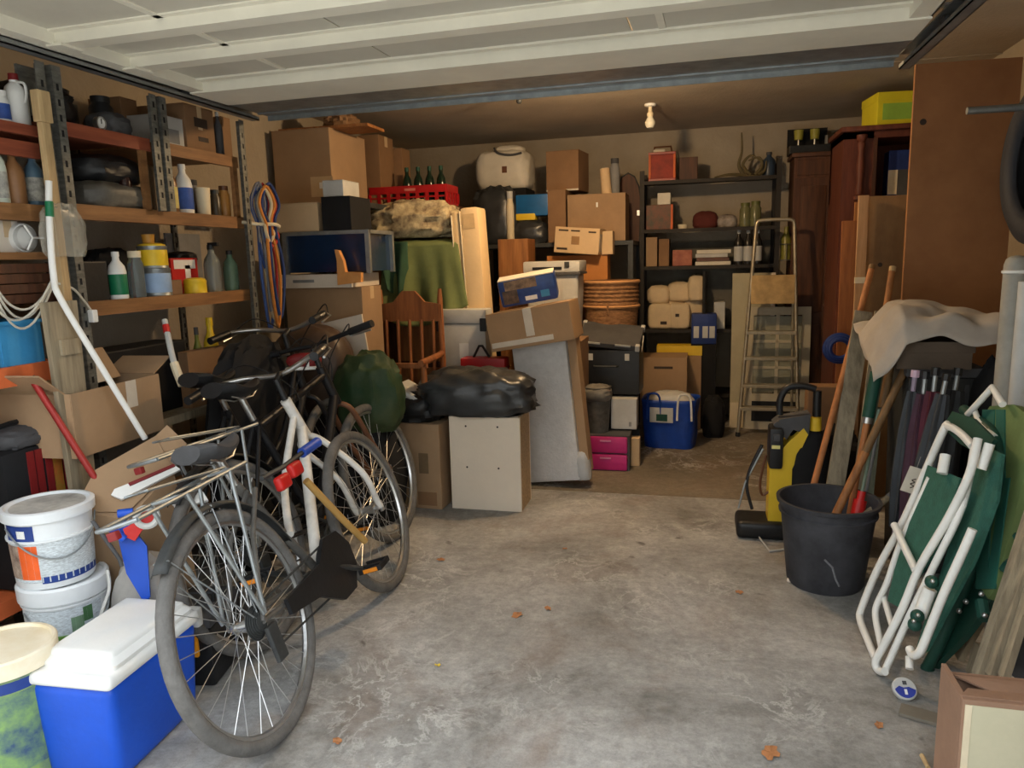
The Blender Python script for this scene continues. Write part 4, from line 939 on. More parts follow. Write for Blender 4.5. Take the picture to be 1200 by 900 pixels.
# --- things on the cupboard: red crate, bottle carrier
ZR = zb_
x0, x1, z0, z1 = rect(433, 219, 523, 252, 4.92)
t = thing('bottle_crate', 'red plastic crate with slotted sides above the flowered cover', 'crate', ((x0 + x1) / 2, 5.05, ZR))
W, D, H_ = x1 - x0, .24, z1 - ZR
H_ = max(H_, .15)
pbox('floor_panel', REDP, t, -W / 2, W / 2, -D / 2, D / 2, 0, .008)
RC = mat('crate_red', (168, 26, 30), .4, var=.12)
for s in (-1, 1):
    pbox('rim', RC, t, -W / 2, W / 2, s * D / 2 - .006, s * D / 2 + .006, H_ - .05, H_); pbox('base_rail', RC, t, -W / 2, W / 2, s * D / 2 - .006, s * D / 2 + .006, 0, .03)
    pbox('rim', RC, t, s * W / 2 - .006, s * W / 2 + .006, -D / 2, D / 2, H_ - .05, H_); pbox('base_rail', RC, t, s * W / 2 - .006, s * W / 2 + .006, -D / 2, D / 2, 0, .03)
    for i in range(9): pbox('slat', RC, t, -W / 2 + i * W / 8 - .012, -W / 2 + i * W / 8 + .012, s * D / 2 - .005, s * D / 2 + .005, .03, H_ - .05)
    pbox('slat', RC, t, -W / 2, W / 2, s * D / 2 - .004, s * D / 2 + .004, H_ * .45, H_ * .52)
    for i in range(5): pbox('slat', RC, t, s * W / 2 - .005, s * W / 2 + .005, -D / 2 + i * D / 4 - .012, -D / 2 + i * D / 4 + .012, .03, H_ - .05)
pbox('print', mat('crate_print', (206, 120, 110), .6), t, -.02, .06, -D / 2 - .0075, -D / 2 - .006, H_ - .035, H_ - .018)
for i in range(4):
    q = vessel('bottle', ('first', 'second', 'third', 'fourth')[i] + ' dark green bottle standing in the red crate, from the left', ((x0 + x1) / 2 + (i - .6) * .085, 5.06, ZR + .008), .034, .28, mat('green_wine', (22, 40, 30), .15), cap=DGREEN, group='bottles in the red crate')
# cabinet under green cloth
cabx0, cabx1 = P(438, 300, Y=4.2).x, P(545, 300, Y=4.2).x
# --- flowered cover on top, green cloth draped over a chest of drawers
x0, x1, z0, z1 = rect(438, 280, 542, 360, 4.53)
zc = P(490, 283, Y=4.5).z
cab = thing('chest', 'old wooden chest under the hanging green cloth', 'chest', ((x0 + x1) / 2 + .03, 4.72, 0))
CW = x1 - x0 - .16
if cab.location.x - CW / 2 < -1.96: cab.location.x = -1.96 + CW / 2 + .005
pbox('carcass', WOODD, cab, -CW / 2, CW / 2, -.17, .17, .06, zc - .02, .004)
for i in range(4): pbox('drawer', WOODM, cab, -CW / 2 + .02, CW / 2 - .02, -.18, -.17, .1 + i * .3, .36 + i * .3, .004)
for s in (-1, 1):
    for q in (-1, 1): pbox('foot', WOODD, cab, s * (CW / 2 - .04) - .02, s * (CW / 2 - .04) + .02, q * .13 - .02, q * .13 + .02, 0, .06)
GCL = mat('sage_green_cloth', (112, 122, 74), .85, var=.2, scale=5)
GCD = mat('dark_green_cloth', (52, 84, 62), .85, var=.2, scale=5)
cl = thing('green_cloth', 'sage green cloth hanging in folds over the wooden chest', 'cloth', (cab.location.x, 4.53, zc))
def drape(u, v):
    x = (u - .5) * (CW + .06); fold = .03 * (noise.noise(Vector((u * 7 + .3 * v, v * .9, 3.3))) * 1.3 + .4 * math.sin(u * 17 + 2.2 * v + 2 * math.sin(u * 5))) * min(1, v * 2)
    fl = 1 + .28 * max(0, v - .3) * math.sin(u * PI)
    if v < .3:
        return Vector((x, .36 - v / .3 * .36, .012 + .01 * noise.noise(Vector((u * 6, v * 6, 2)))))
    k = (v - .3) / .7; ln = .43 + .10 * math.sin(u * 3.1 + .4)
    return Vector((x * (1 + .14 * k) + .03 * k, -.035 - fold * (k ** .4) - .05 * k, -.01 - k * ln))
part('cloth', GCL, cl, lambda bm: sheet(bm, drape, 60, 36), True, solid=.004, ang=80)
cl2 = thing('green_cloth', 'dark green cloth corner hanging left of the sage green cloth', 'cloth', (cab.location.x - CW / 2 + .05, 4.49, zc))
def drape2(u, v):
    return Vector(((u - .5) * .2 * (1.1 - v * .5) + .03 * v, -.03 - .03 * math.sin(u * 9 + v * 2) * (.3 + v), .0 - v * .36 * (1 - .4 * abs(u - .4))))
part('cloth', GCD, cl2, lambda bm: sheet(bm, drape2, 24, 24), True, solid=.004, ang=80)
FLO = mat('flowered_fabric', (112, 92, 72), .85, rgb2=(214, 198, 158), var=.1, scale=20)
x0, x1, _, z1 = rect(430, 238, 532, 285, 4.6)
bm = nb(); blob(bm, (0, 0, 0), (x1 - x0, .34, z1 - zc - .02), 71, .3, 2.0, 2.8, 56, 34); tag(obj('flowered_cover', bm, FLO, smooth=True, loc=((x0 + x1) / 2, 4.68, zc + .025)), 'folded cream flowered cover on top of the green cloth', 'cover')
# --- upright cream mattress pieces
x0, x1, z0, z1 = rect(540, 242, 584, 340, 4.5)
FOAM = mat('cream_ticking', (226, 196, 150), .85, var=.06, scale=4)
for i, (dx, h_, lb) in enumerate(((.0, 0, 'cream upright mattress section with a square patch'), (0., -.02, 'thin cream mattress section standing left of the patched one'))):
    w_ = .115
    t = thing('mattress_section', lb, 'mattress', (x1 - .10 + dx, 4.72, 0), (0, -.05, 0))
    pbox('pad', FOAM, t, -.058 - .056 * i, .06 - .126 * i, -.23, -.04, 0, z1 + h_, .02)
    pbox('piping', CREAM, t, -.063 - .056 * i, -.056 - .056 * i, -.236, -.04, .02, z1 + h_ - .02, .003); 
    if i == 0: pbox('patch', mat('ticking_patch', (206, 174, 128), .9), t, -.04, .035, -.232, -.23, z1 - .13, z1 - .04)
# --- wooden chair
x0, x1, z0, z1 = rect(432, 346, 518, 450, 4.05)
ch_ = thing('wooden_armchair', 'brown wooden armchair with a spindle back facing the bicycles', 'chair', ((x0 + x1) / 2 - .005, 4.0, 0), (0, .0, 0))
CWD = woodmat('chair_wood', (124, 72, 36), (158, 96, 50)); w2 = .205
zr = P(470, 420, Y=3.9).z
for s in (-1, 1):
    bm = nb(); tube(bm, [(s * w2, .14, 0), (s * w2, .12, .44), (s * (w2 - .0), .14, .75), (s * (w2 - .015), .17, z1 - .03), (s * (w2 - .015), .175, z1 + .03)], [.018, .02, .018, .016, .01], 10); obj('back_post', bm, CWD, ch_, True)
    bm = nb(); tube(bm, [(s * (w2 + .03), -.26, 0), (s * (w2 + .03), -.26, .2), (s * (w2 + .03), -.26, .3), (s * (w2 + .03), -.26, zr - .02)], [.016, .022, .018, .016], 10); obj('front_leg', bm, CWD, ch_, True)
    bm = nb(); tube(bm, [(s * w2, .12, zr), (s * (w2 + .03), -.05, zr + .005), (s * (w2 + .03), -.3, zr)], .019, 10); obj('armrest', bm, CWD, ch_, True)
    bm = nb(); tube(bm, [(s * (w2 + .03), -.26, .15), (s * w2, .13, .15)], .011, 8); obj('stretcher', bm, CWD, ch_, True)
pbox('seat', CWD, ch_, -w2 - .06, w2 + .06, -.3, .16, .43, .46, .008)
bm = nb(); prism(bm, [(-w2, z1 - .16), (w2, z1 - .16), (w2, z1 - .06), (.1, z1 - .045), (.04, z1 + .02), (-.04, z1 + .02), (-.1, z1 - .045), (-w2, z1 - .06)], .145, .17); obj('crest_rail', bm, CWD, ch_)
pbox('lower_rail', CWD, ch_, -w2, w2, .125, .15, .56, .6)
for i in range(5): ptube('spindle', CWD, ch_, [(-.15 + i * .075, .137, .6), (-.15 + i * .075, .15, z1 - .15)], .011, 8)
pbox('front_rail', CWD, ch_, -w2 - .05, w2 + .05, -.27, -.245, zr - .03, zr - .005)
# --- white crate, red case, hidden carton
carton('plain brown carton on the floor under the red case', P(522, 430, Y=4.24).x, -1.13, 4.24, 4.5, 0, .6, m=CARD2)
x0, x1, z0, z1 = rect(513, 363, 568, 422, 4.34)
t = thing('insulated_box', 'white insulated box with black clips behind the wooden chair', 'box', ((x0 + x1) / 2, 4.43, .601))
W, D, H_ = x1 - x0, .14, z1 - .601
pbox('body', LGREY, t, -W / 2, W / 2, -D / 2, D / 2, 0, H_ * .8, .01); pbox('lid', LGREY, t, -W / 2 - .006, W / 2 + .006, -D / 2 - .006, D / 2 + .006, H_ * .8 + .002, H_, .01)
for s in (-1, 1): pbox('clip', BLACK, t, s * (W / 2 - .012) - .02, s * (W / 2 - .012) + .02, -D / 2 - .016, -D / 2 - .004, H_ * .7, H_ * .88, .004)
pbox('label_patch', WHITE, t, -.02, .04, -D / 2 - .0015, -D / 2, .1, .24)
x0, x1, z0, z1 = rect(540, 420, 592, 446, 4.22)
t = thing('red_case', 'red plastic case with a black handle behind the black bag', 'case', ((x0 + x1) / 2, 4.27, .601))
pbox('body', RC, t, -(x1 - x0) / 2, (x1 - x0) / 2, -.06, .06, 0, z1 - .6, .01)
pbox('ridge', DRED, t, -(x1 - x0) / 2 - .003, (x1 - x0) / 2 + .003, -.064, .064, (z1 - .6) * .6, (z1 - .6) * .68)
ptube('handle', BLACK, t, [(-.07, 0, z1 - .6), (-.03, -.01, z1 - .53), (-.01, -.01, z1 - .53), (.03, 0, z1 - .6)], .008, 6)
# --- floor row: small carton, white board box, black bag, device
x0, x1, z0, z1 = rect(462, 497, 524, 597, 3.68)
carton('small brown carton on the floor left of the white melamine box', x0, x1 - .03, 3.68, 3.95, 0, z1, m=CARD, prints=((.55, .75, .42, .66, mat('faint_ink', (112, 92, 66), .8)), (.5, .9, .04, .2, CARD2)), tape=False, rz=-.05)
x0, x1, z0, z1 = rect(528, 489, 610, 597, 3.71)
t = thing('melamine_box', 'cream melamine box with four screw holes standing on the floor', 'box', ((x0 + x1) / 2, 3.83, 0))
W = x1 - x0; MEL = mat('cream_melamine', (226, 212, 192), .5, var=.03)
pbox('front_board', MEL, t, -W / 2, W / 2, -.12, -.104, 0, z1, .001); pbox('back_board', MEL, t, -W / 2, W / 2, .104, .12, 0, z1, .001)
CHIP = mat('chipboard_edge', (176, 150, 116), .8, scale=60, var=.25)
for s in (-1, 1): pbox('side_board', CHIP, t, s * (W / 2 - .008) - .008, s * (W / 2 - .008) + .008, -.104, .104, 0, z1, .001)
pbox('bottom_board', CHIP, t, -W / 2 + .016, W / 2 - .016, -.104, .104, 0, .016); pbox('top_board', MEL, t, -W / 2 + .016, W / 2 - .016, -.104, .104, z1 - .016, z1)
for sx in (-.26, .19):
    for zz_ in (.90, .46): plathe('screw_hole', INK, t, [(0, 0), (.0055, 0), (.0055, .001), (0, .001)], 10, M=xf((sx * W, -.12, zz_ * z1), (PI / 2, 0, 0)))
zw = z1
x0, x1, _, zt = rect(494, 441, 618, 489, 3.8)
BAGM = mat('bin_liner', (46, 48, 50), .36, var=.35, scale=5, spec=.7)
bm = nb(); blob(bm, (0, 0, 0), (x1 - x0, .34, zt - zw + .02), 81, .26, 2.2, 2.8, 54, 30, -.6); tag(obj('rubbish_bag', bm, BAGM, smooth=True, ang=70, loc=((x0 + x1) / 2, 3.86, zw + .002)), 'shiny black bin liner lying on the cream melamine box', 'bag')
p = P(478, 458, Y=3.78); sc_ = depth(p) / F
t = thing('video_recorder', 'silver grey electronic device tilted against the black bin liner', 'device', (p.x, 3.82, p.z - .06), (0, math.radians(28), 0))
pbox('case', LGREY, t, -.1, .12, -.1, .12, -.03, .06, .006); pbox('front_slot', BLACK, t, -.045, .118, -.102, -.1, .0, .03); pbox('top_edge', WHITE, t, -.1, .12, -.102, -.098, .045, .062, .003)
pbox('foot', BLACK, t, -.08, -.05, -.08, .1, -.045, -.03)
# --- white foam slab with a carton on top
x0, x1 = P(616, 560, Y=4.16).x, P(682, 560, Y=4.16).x
zt = P(625, 402, Y=4.3).z
t = thing('foam_slab', 'white fabric covered mattress slab standing on the floor, leaning left', 'mattress', ((x0 + x1) / 2 + .0, 4.22, 0), (-.07, -.115, -.06))
W = x1 - x0
t.location.z = .026
pbox('pad', mat('white_bubble_fabric', (206, 206, 206), .8, var=.07, scale=30, bump=.2, bscale=90), t, -W / 2, W / 2, -.05, .04, 0, zt + .02, .03)
pbox('backing_board', CARD, t, -W / 2 + .01, W / 2 + .055, .042, .075, .05, zt + .02, .004); pbox('edge_board', CARD, t, W / 2 + .002, W / 2 + .055, -.03, .042, .12, zt + .0, .004)
part('wrap_corner', mat('clear_wrap', (205, 208, 210), .2, var=.1, alpha=.7), t, lambda bm: blob(bm, (W / 2 + .01, .0, .0), (.09, .1, .18), 9, .1), True)
pt = P(625, 402, Y=4.2)
t = carton('brown carton with pale tape tilted on top of the white mattress slab', -.26, .24, 4.12, 4.45, pt.z - .0, pt.z + .22, m=CARD, tm=TAPEC, rot=(0, math.radians(-9), 0), along='y', tdown=.16)
t.location = (P(627, 402, Y=4.2).x, 4.3, pt.z - .01)
pbox('tape', TAPEC, t, -.24, .13, -.1665, -.165, .02, .05)
zt4 = pt.z + .22
# carton that carries the carton at the back
carton('tall brown carton directly behind the white mattress slab', -1.08, -.7, 4.5, 4.82, 0, .84, m=CARD2, tape=False)
# blue packet on the tilted carton
p = P(622, 347, Y=4.3)
t = thing('blue_packet', 'dark blue printed packet with a picture lying on the tilted carton', 'packet', (p.x, 4.3, pt.z + .235), (math.radians(12), math.radians(-9), .1))
PKT = mat('packet_blue', (34, 62, 124), .35, rgb2=(42, 76, 150), var=.25, scale=9)
part('pack', PKT, t, lambda bm: bb(bm, -.17, .17, -.05, .07, 0, .16, .02), True)
pbox('picture', mat('packet_picture', (196, 160, 124), .5, rgb2=(70, 56, 46), scale=16, var=.2), t, -.13, .06, -.052, -.049, .1, .155); pbox('picture', mat('packet_dark_picture', (40, 36, 34), .5, rgb2=(120, 96, 76), scale=18), t, -.15, -.06, -.052, -.049, .02, .1)
pbox('lettering', WHITE, t, -.02, .05, -.052, -.049, .025, .05); pbox('lettering', LBLUE, t, .075, .125, -.052, -.049, .03, .07); pbox('top_edge', PAPER, t, -.165, .165, -.045, .065, .158, .164)
# --- clip-lid storage bin, on a hidden carton
x0, x1, z0, z1 = rect(616, 306, 678, 380, 4.86)
carton('brown carton under the grey clip-lid storage bin', x0 + .02, x1 - .02, 4.86, 5.15, 0, .7, m=CARD2)
t = thing('storage_bin', 'tall pale grey plastic bin with a clip lid and dark band', 'bin', ((x0 + x1) / 2, 5.0, .701))
W, H_ = x1 - x0, z1 - .701
def tb(bm):
    for v in bb(bm, -W / 2, W / 2, -.14, .14, 0, H_ * .86, .02, seg=3):
        k = .88 + .12 * v.co.z / H_; v.co.x *= k; v.co.y *= k
part('body', LGREY, t, tb, True); pbox('lid', LGREY, t, -W / 2 - .012, W / 2 + .012, -.155, .155, H_ * .88, H_, .014)
pbox('rim_band', DGREY, t, -W / 2 - .014, W / 2 + .014, -.157, .157, H_ * .855, H_ * .88, .003); pbox('grip', BLACK, t, -W * .35, W * .2, -.158, -.154, H_ * .91, H_ * .94); pbox('catch', DSTEEL, t, W * .25, W * .34, -.162, -.15, H_ * .93, H_ * .99, .003)
for u in (-.2, .2): pbox('rib', LGREY, t, W * u - .01, W * u + .01, -.137, -.128, .05, H_ * .84, .003)
# --- cartons behind the bin: orange brown + light box
x0, x1, z0, z1 = rect(641, 294, 712, 330, 5.44)
carton('plain carton under the orange brown carton behind the storage bin', x0, x1, 5.44, 5.62, 0, z0, m=CARD2)
carton('orange brown carton under the light printed box', x0, x1, 5.44, 5.62, z0 + .001, P(680, 299, Y=5.44).z, m=mat('carton_orange', (186, 124, 66), .8, var=.1), tape=False)
zz1 = P(680, 299, Y=5.44).z
x0, x1, _, z1 = rect(650, 270, 703, 296, 5.36)
t = carton('light printed carton lying tilted on the orange brown carton', x0, x1, 5.34, 5.54, zz1 + .012, z1 + .02, m=CARD3, tape=False, rot=(0, math.radians(5), -.08), prints=((.08, .3, .84, .9), (.36, .56, .84, .9), (.75, .92, .82, .88), (.06, .3, .12, .2), (.38, .56, .34, .66, mat('faint_ink2', (150, 116, 78), .8))))
pbox('end_patch', mat('grey_patch', (170, 160, 146), .8), t, (x1 - x0) / 2, (x1 - x0) / 2 + .002, -.09, .06, .02, z1 - zz1 - .03)
carton('second light box end showing behind the light printed carton', x1 + .005, x1 + .085, 5.42, 5.54, zz1, z1 - .01, m=CARD3, tape=False, flaps=False)
# --- wicker basket on a carton
x0, x1, z0, z1 = rect(680, 329, 746, 395, 5.05)
carton('dark carton under the wicker basket', x0 + .03, x1 - .01, 5.1, 5.42, 0, .62, m=CARD2, tape=False)
t = thing('wicker_basket', 'round brown wicker laundry basket with a lid', 'basket', ((x0 + x1) / 2, 5.225, .621))
R_ = (x1 - x0) / 2; H_ = z1 - .621
WK = mat('wicker', (122, 84, 52), .75, rgb2=(164, 120, 80), var=.3, scale=30, stretch=(1, 1, 3), bump=.2)
def wk(bm):
    prof = []
    n = 26
    for i in range(n + 1):
        z = H_ * .68 * i / n; prof.append((R_ * (.86 + .12 * i / n) + (.0025 if i % 2 else -.0005), z))
    lathe(bm, [(0, 0)] + prof + [(0, H_ * .68)], 40)
part('body', WK, t, wk, True)
def wl(bm):
    n = 12; prof = [(R_ * .99 + (.005 if i % 2 else -.002), H_ * .69 + H_ * .29 * i / n) for i in range(n + 1)]
    lathe(bm, [(0, H_ * .69)] + prof + [(R_ * .9, H_), (0, H_ * .985)], 40)
part('lid', WK, t, wl, True)
for z in (.685, .98): part('braid', mat('wicker_pale', (190, 140, 92), .75), t, lambda bm: torus(bm, R_, .012, 40, 6, xf((0, 0, H_ * z), (PI / 2, 0, 0))), True)
ptube('toggle', WK, t, [(0, -R_ * 1.02, H_ * .74), (0, -R_ * 1.08, H_ * .68), (0, -R_ * 1.0, H_ * .6)], .008, 6)
# --- black flight case, bin, small boxes
x0, x1, z0, z1 = rect(679, 396, 750, 462, 4.8)
carton('dark box on the floor under the black flight case', x0 + .06, x1 - .03, 4.86, 5.07, 0, z0, m=BLACKM, tape=False, name='storage_box')
t = thing('flight_case', 'black flight case with metal corners and a slightly open lid', 'case', ((x0 + x1) / 2, 4.93, z0 + .001), (0, 0, -.03))
W, H_ = x1 - x0, z1 - z0
pbox('body', BLACK, t, -W / 2, W / 2, -.13, .14, 0, H_ * .78, .006)
Ml = xf((0, .15, H_ * 1.1), (math.radians(21), math.radians(5), 0))
lid = pbox('lid', DGREY, t, -W / 2 - .005, W / 2 + .005, -.30, .0, 0, .035, .004, Ml)
for s in (-1, 1):
    for q in (-.29, -.01): pbox('corner', LGREY, lid, s * W / 2 - .018, s * W / 2 + .01, q - .018, q + .018, -.002, .039, .004, Ml)
    pbox('edge_strip', LGREY, lid, s * W * .25 - .05, s * W * .25 + .05, -.304, -.3, .024, .037, 0, Ml)
    pbox('latch', LGREY, t, s * W * .3 - .015, s * W * .3 + .015, -.136, -.13, H_ * .6, H_ * .72, .003)
ptube('stay', CHROME, t, [(W / 2 + .004, -.02, H_ * .72), (W / 2 + .006, .06, H_ * .98)], .005, 6); ptube('handle', DSTEEL, t, [(-.1, -.13, H_ * .5), (-.09, -.15, H_ * .5), (.05, -.15, H_ * .5), (.06, -.13, H_ * .5)], .006, 6)
x0, x1, z0, z1 = rect(697, 512, 735, 553, 4.56)
t = thing('pink_box', 'magenta plastic drawer box on the floor beside the mattress slab', 'box', ((x0 + x1) / 2 - .03, 4.67, 0))
W, H_ = x1 - x0 + .06, z1
for i in range(2):
    d_ = pbox('drawer', PINK, t, -W / 2, W / 2, -.11, .1, H_ * .5 * i + .004, H_ * .5 * (i + 1) - .004, .012); pbox('handle', mat('pale_pink', (226, 150, 186), .5), d_, -.04, .03, -.114, -.108, H_ * .5 * i + H_ * .36, H_ * .5 * i + H_ * .4)
pbox('frame', DGREY, t, -W / 2 + .004, W / 2 + .012, -.09, .11, 0, H_ + .004)
p_ = P(700, 505, Y=4.68)
rb = .09
t = thing('waste_bin', 'dark grey mesh waste bin with a crumpled liner on the magenta box', 'bin', (p_.x, 4.69, H_ + .005))
hbn = P(700, 453, Y=4.68).z - H_ - .005
plathe('body', mat('mesh_grey', (86, 84, 80), .6, var=.35, scale=30), t, [(0, 0), (rb * .8, 0), (rb, hbn), (rb * .96, hbn), (rb * .76, .01), (0, .01)], 24)
part('liner', mat('grey_liner', (120, 116, 108), .5, var=.3), t, lambda bm: blob(bm, (0, 0, hbn * .7), (rb * 2.06, rb * 2.06, hbn * .34), 4, .12), True)
x0, x1, z0, z1 = rect(716, 468, 746, 503, 4.72)
carton('black crate on the floor under the small white box', x0 - .0, x1 + .01, 4.8, 4.855, 0, z0 - .001, m=BLACKM, tape=False, name='storage_box')
carton('small white box with a grey mark in front of the flight case', x0, x1, 4.72, 4.855, z0, z1, m=LGREY, tape=False, prints=((.7, .8, .1, .25, GREY),))
x0, x1, z0, z1 = rect(734, 512, 750, 545, 4.74)
carton('little beige box on the floor between magenta box and blue bag', x0, x1, 4.7, 4.78, 0, z1, m=CARD3, tape=False, flaps=False)
# --- blue shopping bag, carton, yellow carton
x0, x1, z0, z1 = rect(752, 470, 818, 520, 5.15)
t = thing('shopping_bag', 'large blue woven shopping bag with white straps on the floor', 'bag', ((x0 + x1) / 2, 5.32, 0), (0, 0, -.1))
W = x1 - x0; BLB = mat('woven_blue', (20, 62, 150), .4, var=.2, scale=10)
def bag(bm):
    n = 48; prev = None
    for j in range(15):
        z = z1 * j / 14; ring = []
        for i in range(n):
            a = 2 * PI * i / n; ca, sa = math.cos(a), math.sin(a)
            k = (abs(ca) ** 5 + abs(sa) ** 5) ** (-1 / 5)
            q = 1 + .05 * noise.noise(Vector((ca * 2, sa * 2, z * 7))) - .1 * (1 - z / z1)
            ring.append(bm.verts.new((ca * k * W / 2 * q, sa * k * .15 * q, z)))
        if prev:
            for i in range(n): bm.faces.new((prev[i], prev[(i + 1) % n], ring[(i + 1) % n], ring[i]))
        else: bm.faces.new(ring)
        prev = ring
part('body', BLB, t, bag, True, solid=.004, ang=70)
part('content', LGREY, t, lambda bm: blob(bm, (0, 0, z1 * .6), (W * .85, .24, z1 * .5), 12, .15), True)
for u in (-.25, .3): ptube('strap', WHITE if u > 0 else BLB, t, curve([(W * u - .05, -.155, z1 * .6), (W * u - .04, -.16, z1 + .02), (W * u, -.17, z1 + .05), (W * u + .04, -.16, z1 + .02), (W * u + .05, -.155, z1 * .6)], 4), .008, 6)
pbox('label_patch', LGREY, t, -W * .32, W * .1, -.162, -.156, z1 * .55, z1 * .85); pbox('print', DGREEN, t, -W * .2, W * .0, -.164, -.162, z1 * .58, z1 * .72)
x0, x1, z0, z1 = rect(750, 419, 805, 462, 5.5)
carton('brown carton with dark stains behind the blue shopping bag', x0, x1, 5.5, 5.8, 0, z1, m=CARD, tape=False, prints=((.3, .7, .86, .89),))
x0, x1, z0, z1 = rect(770, 406, 822, 440, 5.82)
t = carton('yellow topped brown carton against the back shelves', x0, x1, 5.82, 5.97, 0, z1, m=CARD, tape=False)
pbox('yellow_lid', YELL, t, -(x1 - x0) / 2 - .004, (x1 - x0) / 2 + .004, -.079, .079, z1 - .07, z1 + .004, .002)

# ================================================================== BACK WALL
# dark rack on the back wall left of centre
xa, xb = P(548, 290, Y=5.55).x, P(742, 290, Y=5.55).x
zR2 = P(690, 283, Y=5.55).z
rk5 = thing('storage_rack', 'dark steel rack on the back wall under the large plain box and black bags', 'shelving', (0, 0, 0))
for x in (xa + .02, xb - .02):
    for y in (5.57, 6.3): pbox('upright', DSTEEL, rk5, x - .018, x + .018, y - .018, y + .018, 0, zR2 - .001)
for z in (.4, .95, zR2 - .001): pbox('shelf_board', DSTEEL, rk5, xa, xb, 5.55 if z > 1.2 else 5.65, 6.32, z - .03, z)
pcarton('large plain brown box on the dark rack, right of the stacked cartons', 665, 227, 733, 283, 5.56, .3, z0=zR2, m=mat('cardboard_grey', (150, 122, 92), .8, var=.1), tape=False, prints=((.5, .53, .72, .82, WHITE),))
zb2 = P(700, 227, Y=5.56).z
pcarton('lower brown carton with a torn paper strip beside the large plain box', 642, 222, 663, 285, 5.6, .5, z0=zR2, m=CARD2, tape=False)
zb3 = P(652, 222, Y=5.6).z
x0, x1, _, z1 = rect(642, 176, 681, 219, 5.75)
carton('tall brown carton near the ceiling, on top of the lower carton', x0, x1 + .0, 5.75, 6.05, zb3 + .001, z1, m=CARD2, tape=False, prints=((0, 1, .0, .04, PAPER),), rz=-.12)
p = P(711, 226, Y=5.7)
t = thing('paper_roll', 'pale cardboard roll standing on the large plain box', 'roll', (p.x, 5.7, zb2 + .001), (0, -.08, 0))
plathe('tube', CARD3, t, [(.03, 0), (.04, 0), (.036, .19), (.026, .19), (.026, .01)], 18); plathe('end_cap', PAPER, t, [(0, .185), (.03, .185), (.03, .192), (0, .192)], 14)
p = P(720, 226, Y=5.76)
vessel('jar', 'grey glass vase behind the pale roll', (p.x, 5.79, zb2 + .001), .038, .27, GREY, cap=DGREY, cat='vase', name='vase')
p = P(737, 282, Y=5.9)
t = thing('guitar_case', 'dark brown rounded instrument case leaning against the back wall', 'case', (p.x - .02, 6.1, zR2))
bm = nb(); prism(bm, [(-.09, 0), (.09, 0), (.1, .3), (.085, .42), (.05, .5), (0, .53), (-.05, .5), (-.085, .42), (-.1, .3)], -.05, .05); obj('shell', bm, WOODD, t); ptube('edge', DSTEEL, t, [(q[0], -.052, q[1]) for q in ((-.09, 0), (-.1, .3), (-.085, .42), (-.05, .5), (0, .53), (.05, .5), (.085, .42), (.1, .3), (.09, 0))], .006, 6)
pbox('latch', CHROME, t, .07, .09, -.056, -.05, .2, .24)
# white bag on a dark box
x0, x1, _, z1 = rect(554, 168, 618, 222, 5.8)
zwb = P(586, 221, Y=5.8).z
carton('dark storage box under the white shopping bag', x0 + .02, x1 - .02, 5.82, 6.15, zR2, zwb, m=BLACKM, tape=False, name='storage_box')
t = thing('shopping_bag', 'crumpled white shopping bag with a dark rim close to the ceiling', 'bag', ((x0 + x1) / 2, 5.98, zwb + .001))
WB = mat('white_bag_film', (206, 198, 182), .55, var=.1)
part('body', WB, t, lambda bm: blob(bm, (0, 0, 0), (x1 - x0, .3, (z1 - zwb) * .88), 91, .07, 2.2, 4.2, 44, 26, -.9), True)
part('opening', DGREY, t, lambda bm: tube(bm, curve([(-.06, -.11, (z1 - zwb) * .93), (-.02, -.15, (z1 - zwb) * .80), (.08, -.155, (z1 - zwb) * .74), (.17, -.14, (z1 - zwb) * .78)], 5), .009, 6), True)
part('handle_flap', WB, t, lambda bm: blob(bm, (.04, -.02, (z1 - zwb) * .74), (.26, .14, .09), 92, .1), True)
pbox('print', BROWN, t, .01, .05, -.157, -.147, .12, .17)
# black bags and packets on the dark rack
x0, x1, _, z1 = rect(558, 222, 604, 290, 5.66)
bm = nb(); blob(bm, (0, 0, 0), (x1 - x0 + .05, .22, z1 - zR2), 95, .25, 2.6); tag(obj('rubbish_bag', bm, BAGM, smooth=True, ang=70, loc=((x0 + x1) / 2, 5.68, zR2)), 'black rubbish bag on the rack below the white shopping bag', 'bag')
x0, x1, _, z1 = rect(598, 258, 640, 290, 5.6)
bm = nb(); blob(bm, (0, 0, 0), (x1 - x0, .16, z1 - zR2), 97, .2, 2.6); tag(obj('rubbish_bag', bm, BAGM, smooth=True, ang=70, loc=((x0 + x1) / 2, 5.65, zR2)), 'small black bag under the blue and yellow packet', 'bag')
zy = z1
x0, x1, _, z1 = rect(605, 228, 643, 256, 5.62)
t = thing('blue_packet', 'blue packet with a yellow lower band on the small black bag', 'packet', ((x0 + x1) / 2, 5.65, zy + .001))
pbox('pack', LBLUE if False else mat('deep_cyan', (20, 92, 150), .4), t, -(x1 - x0) / 2, (x1 - x0) / 2, -.05, .07, .03, z1 - zy, .012); pbox('band', YELL, t, -(x1 - x0) / 2, (x1 - x0) * .1, -.052, .07, 0, .05, .008)
vessel('jar', 'pale jar standing between the black bags', P(597, 250, Y=5.6) * 1 + Vector((0, .0, 0)) if False else Vector((P(597, 250, Y=5.56).x, 5.58, zR2)), .03, P(597, 224, Y=5.56).z - zR2, CREAM, cap=LGREY, cat='jar')
x0, x1, z0, z1 = rect(584, 280, 622, 335, 5.2)
carton('tall brown chipboard box behind the cream mattress sections', x0, x1 - .02, 5.2, 5.45, 0, z1, m=WOODM, tape=False, flaps=False)
x0, x1, _, _z = rect(530, 340, 566, 360, 4.4)
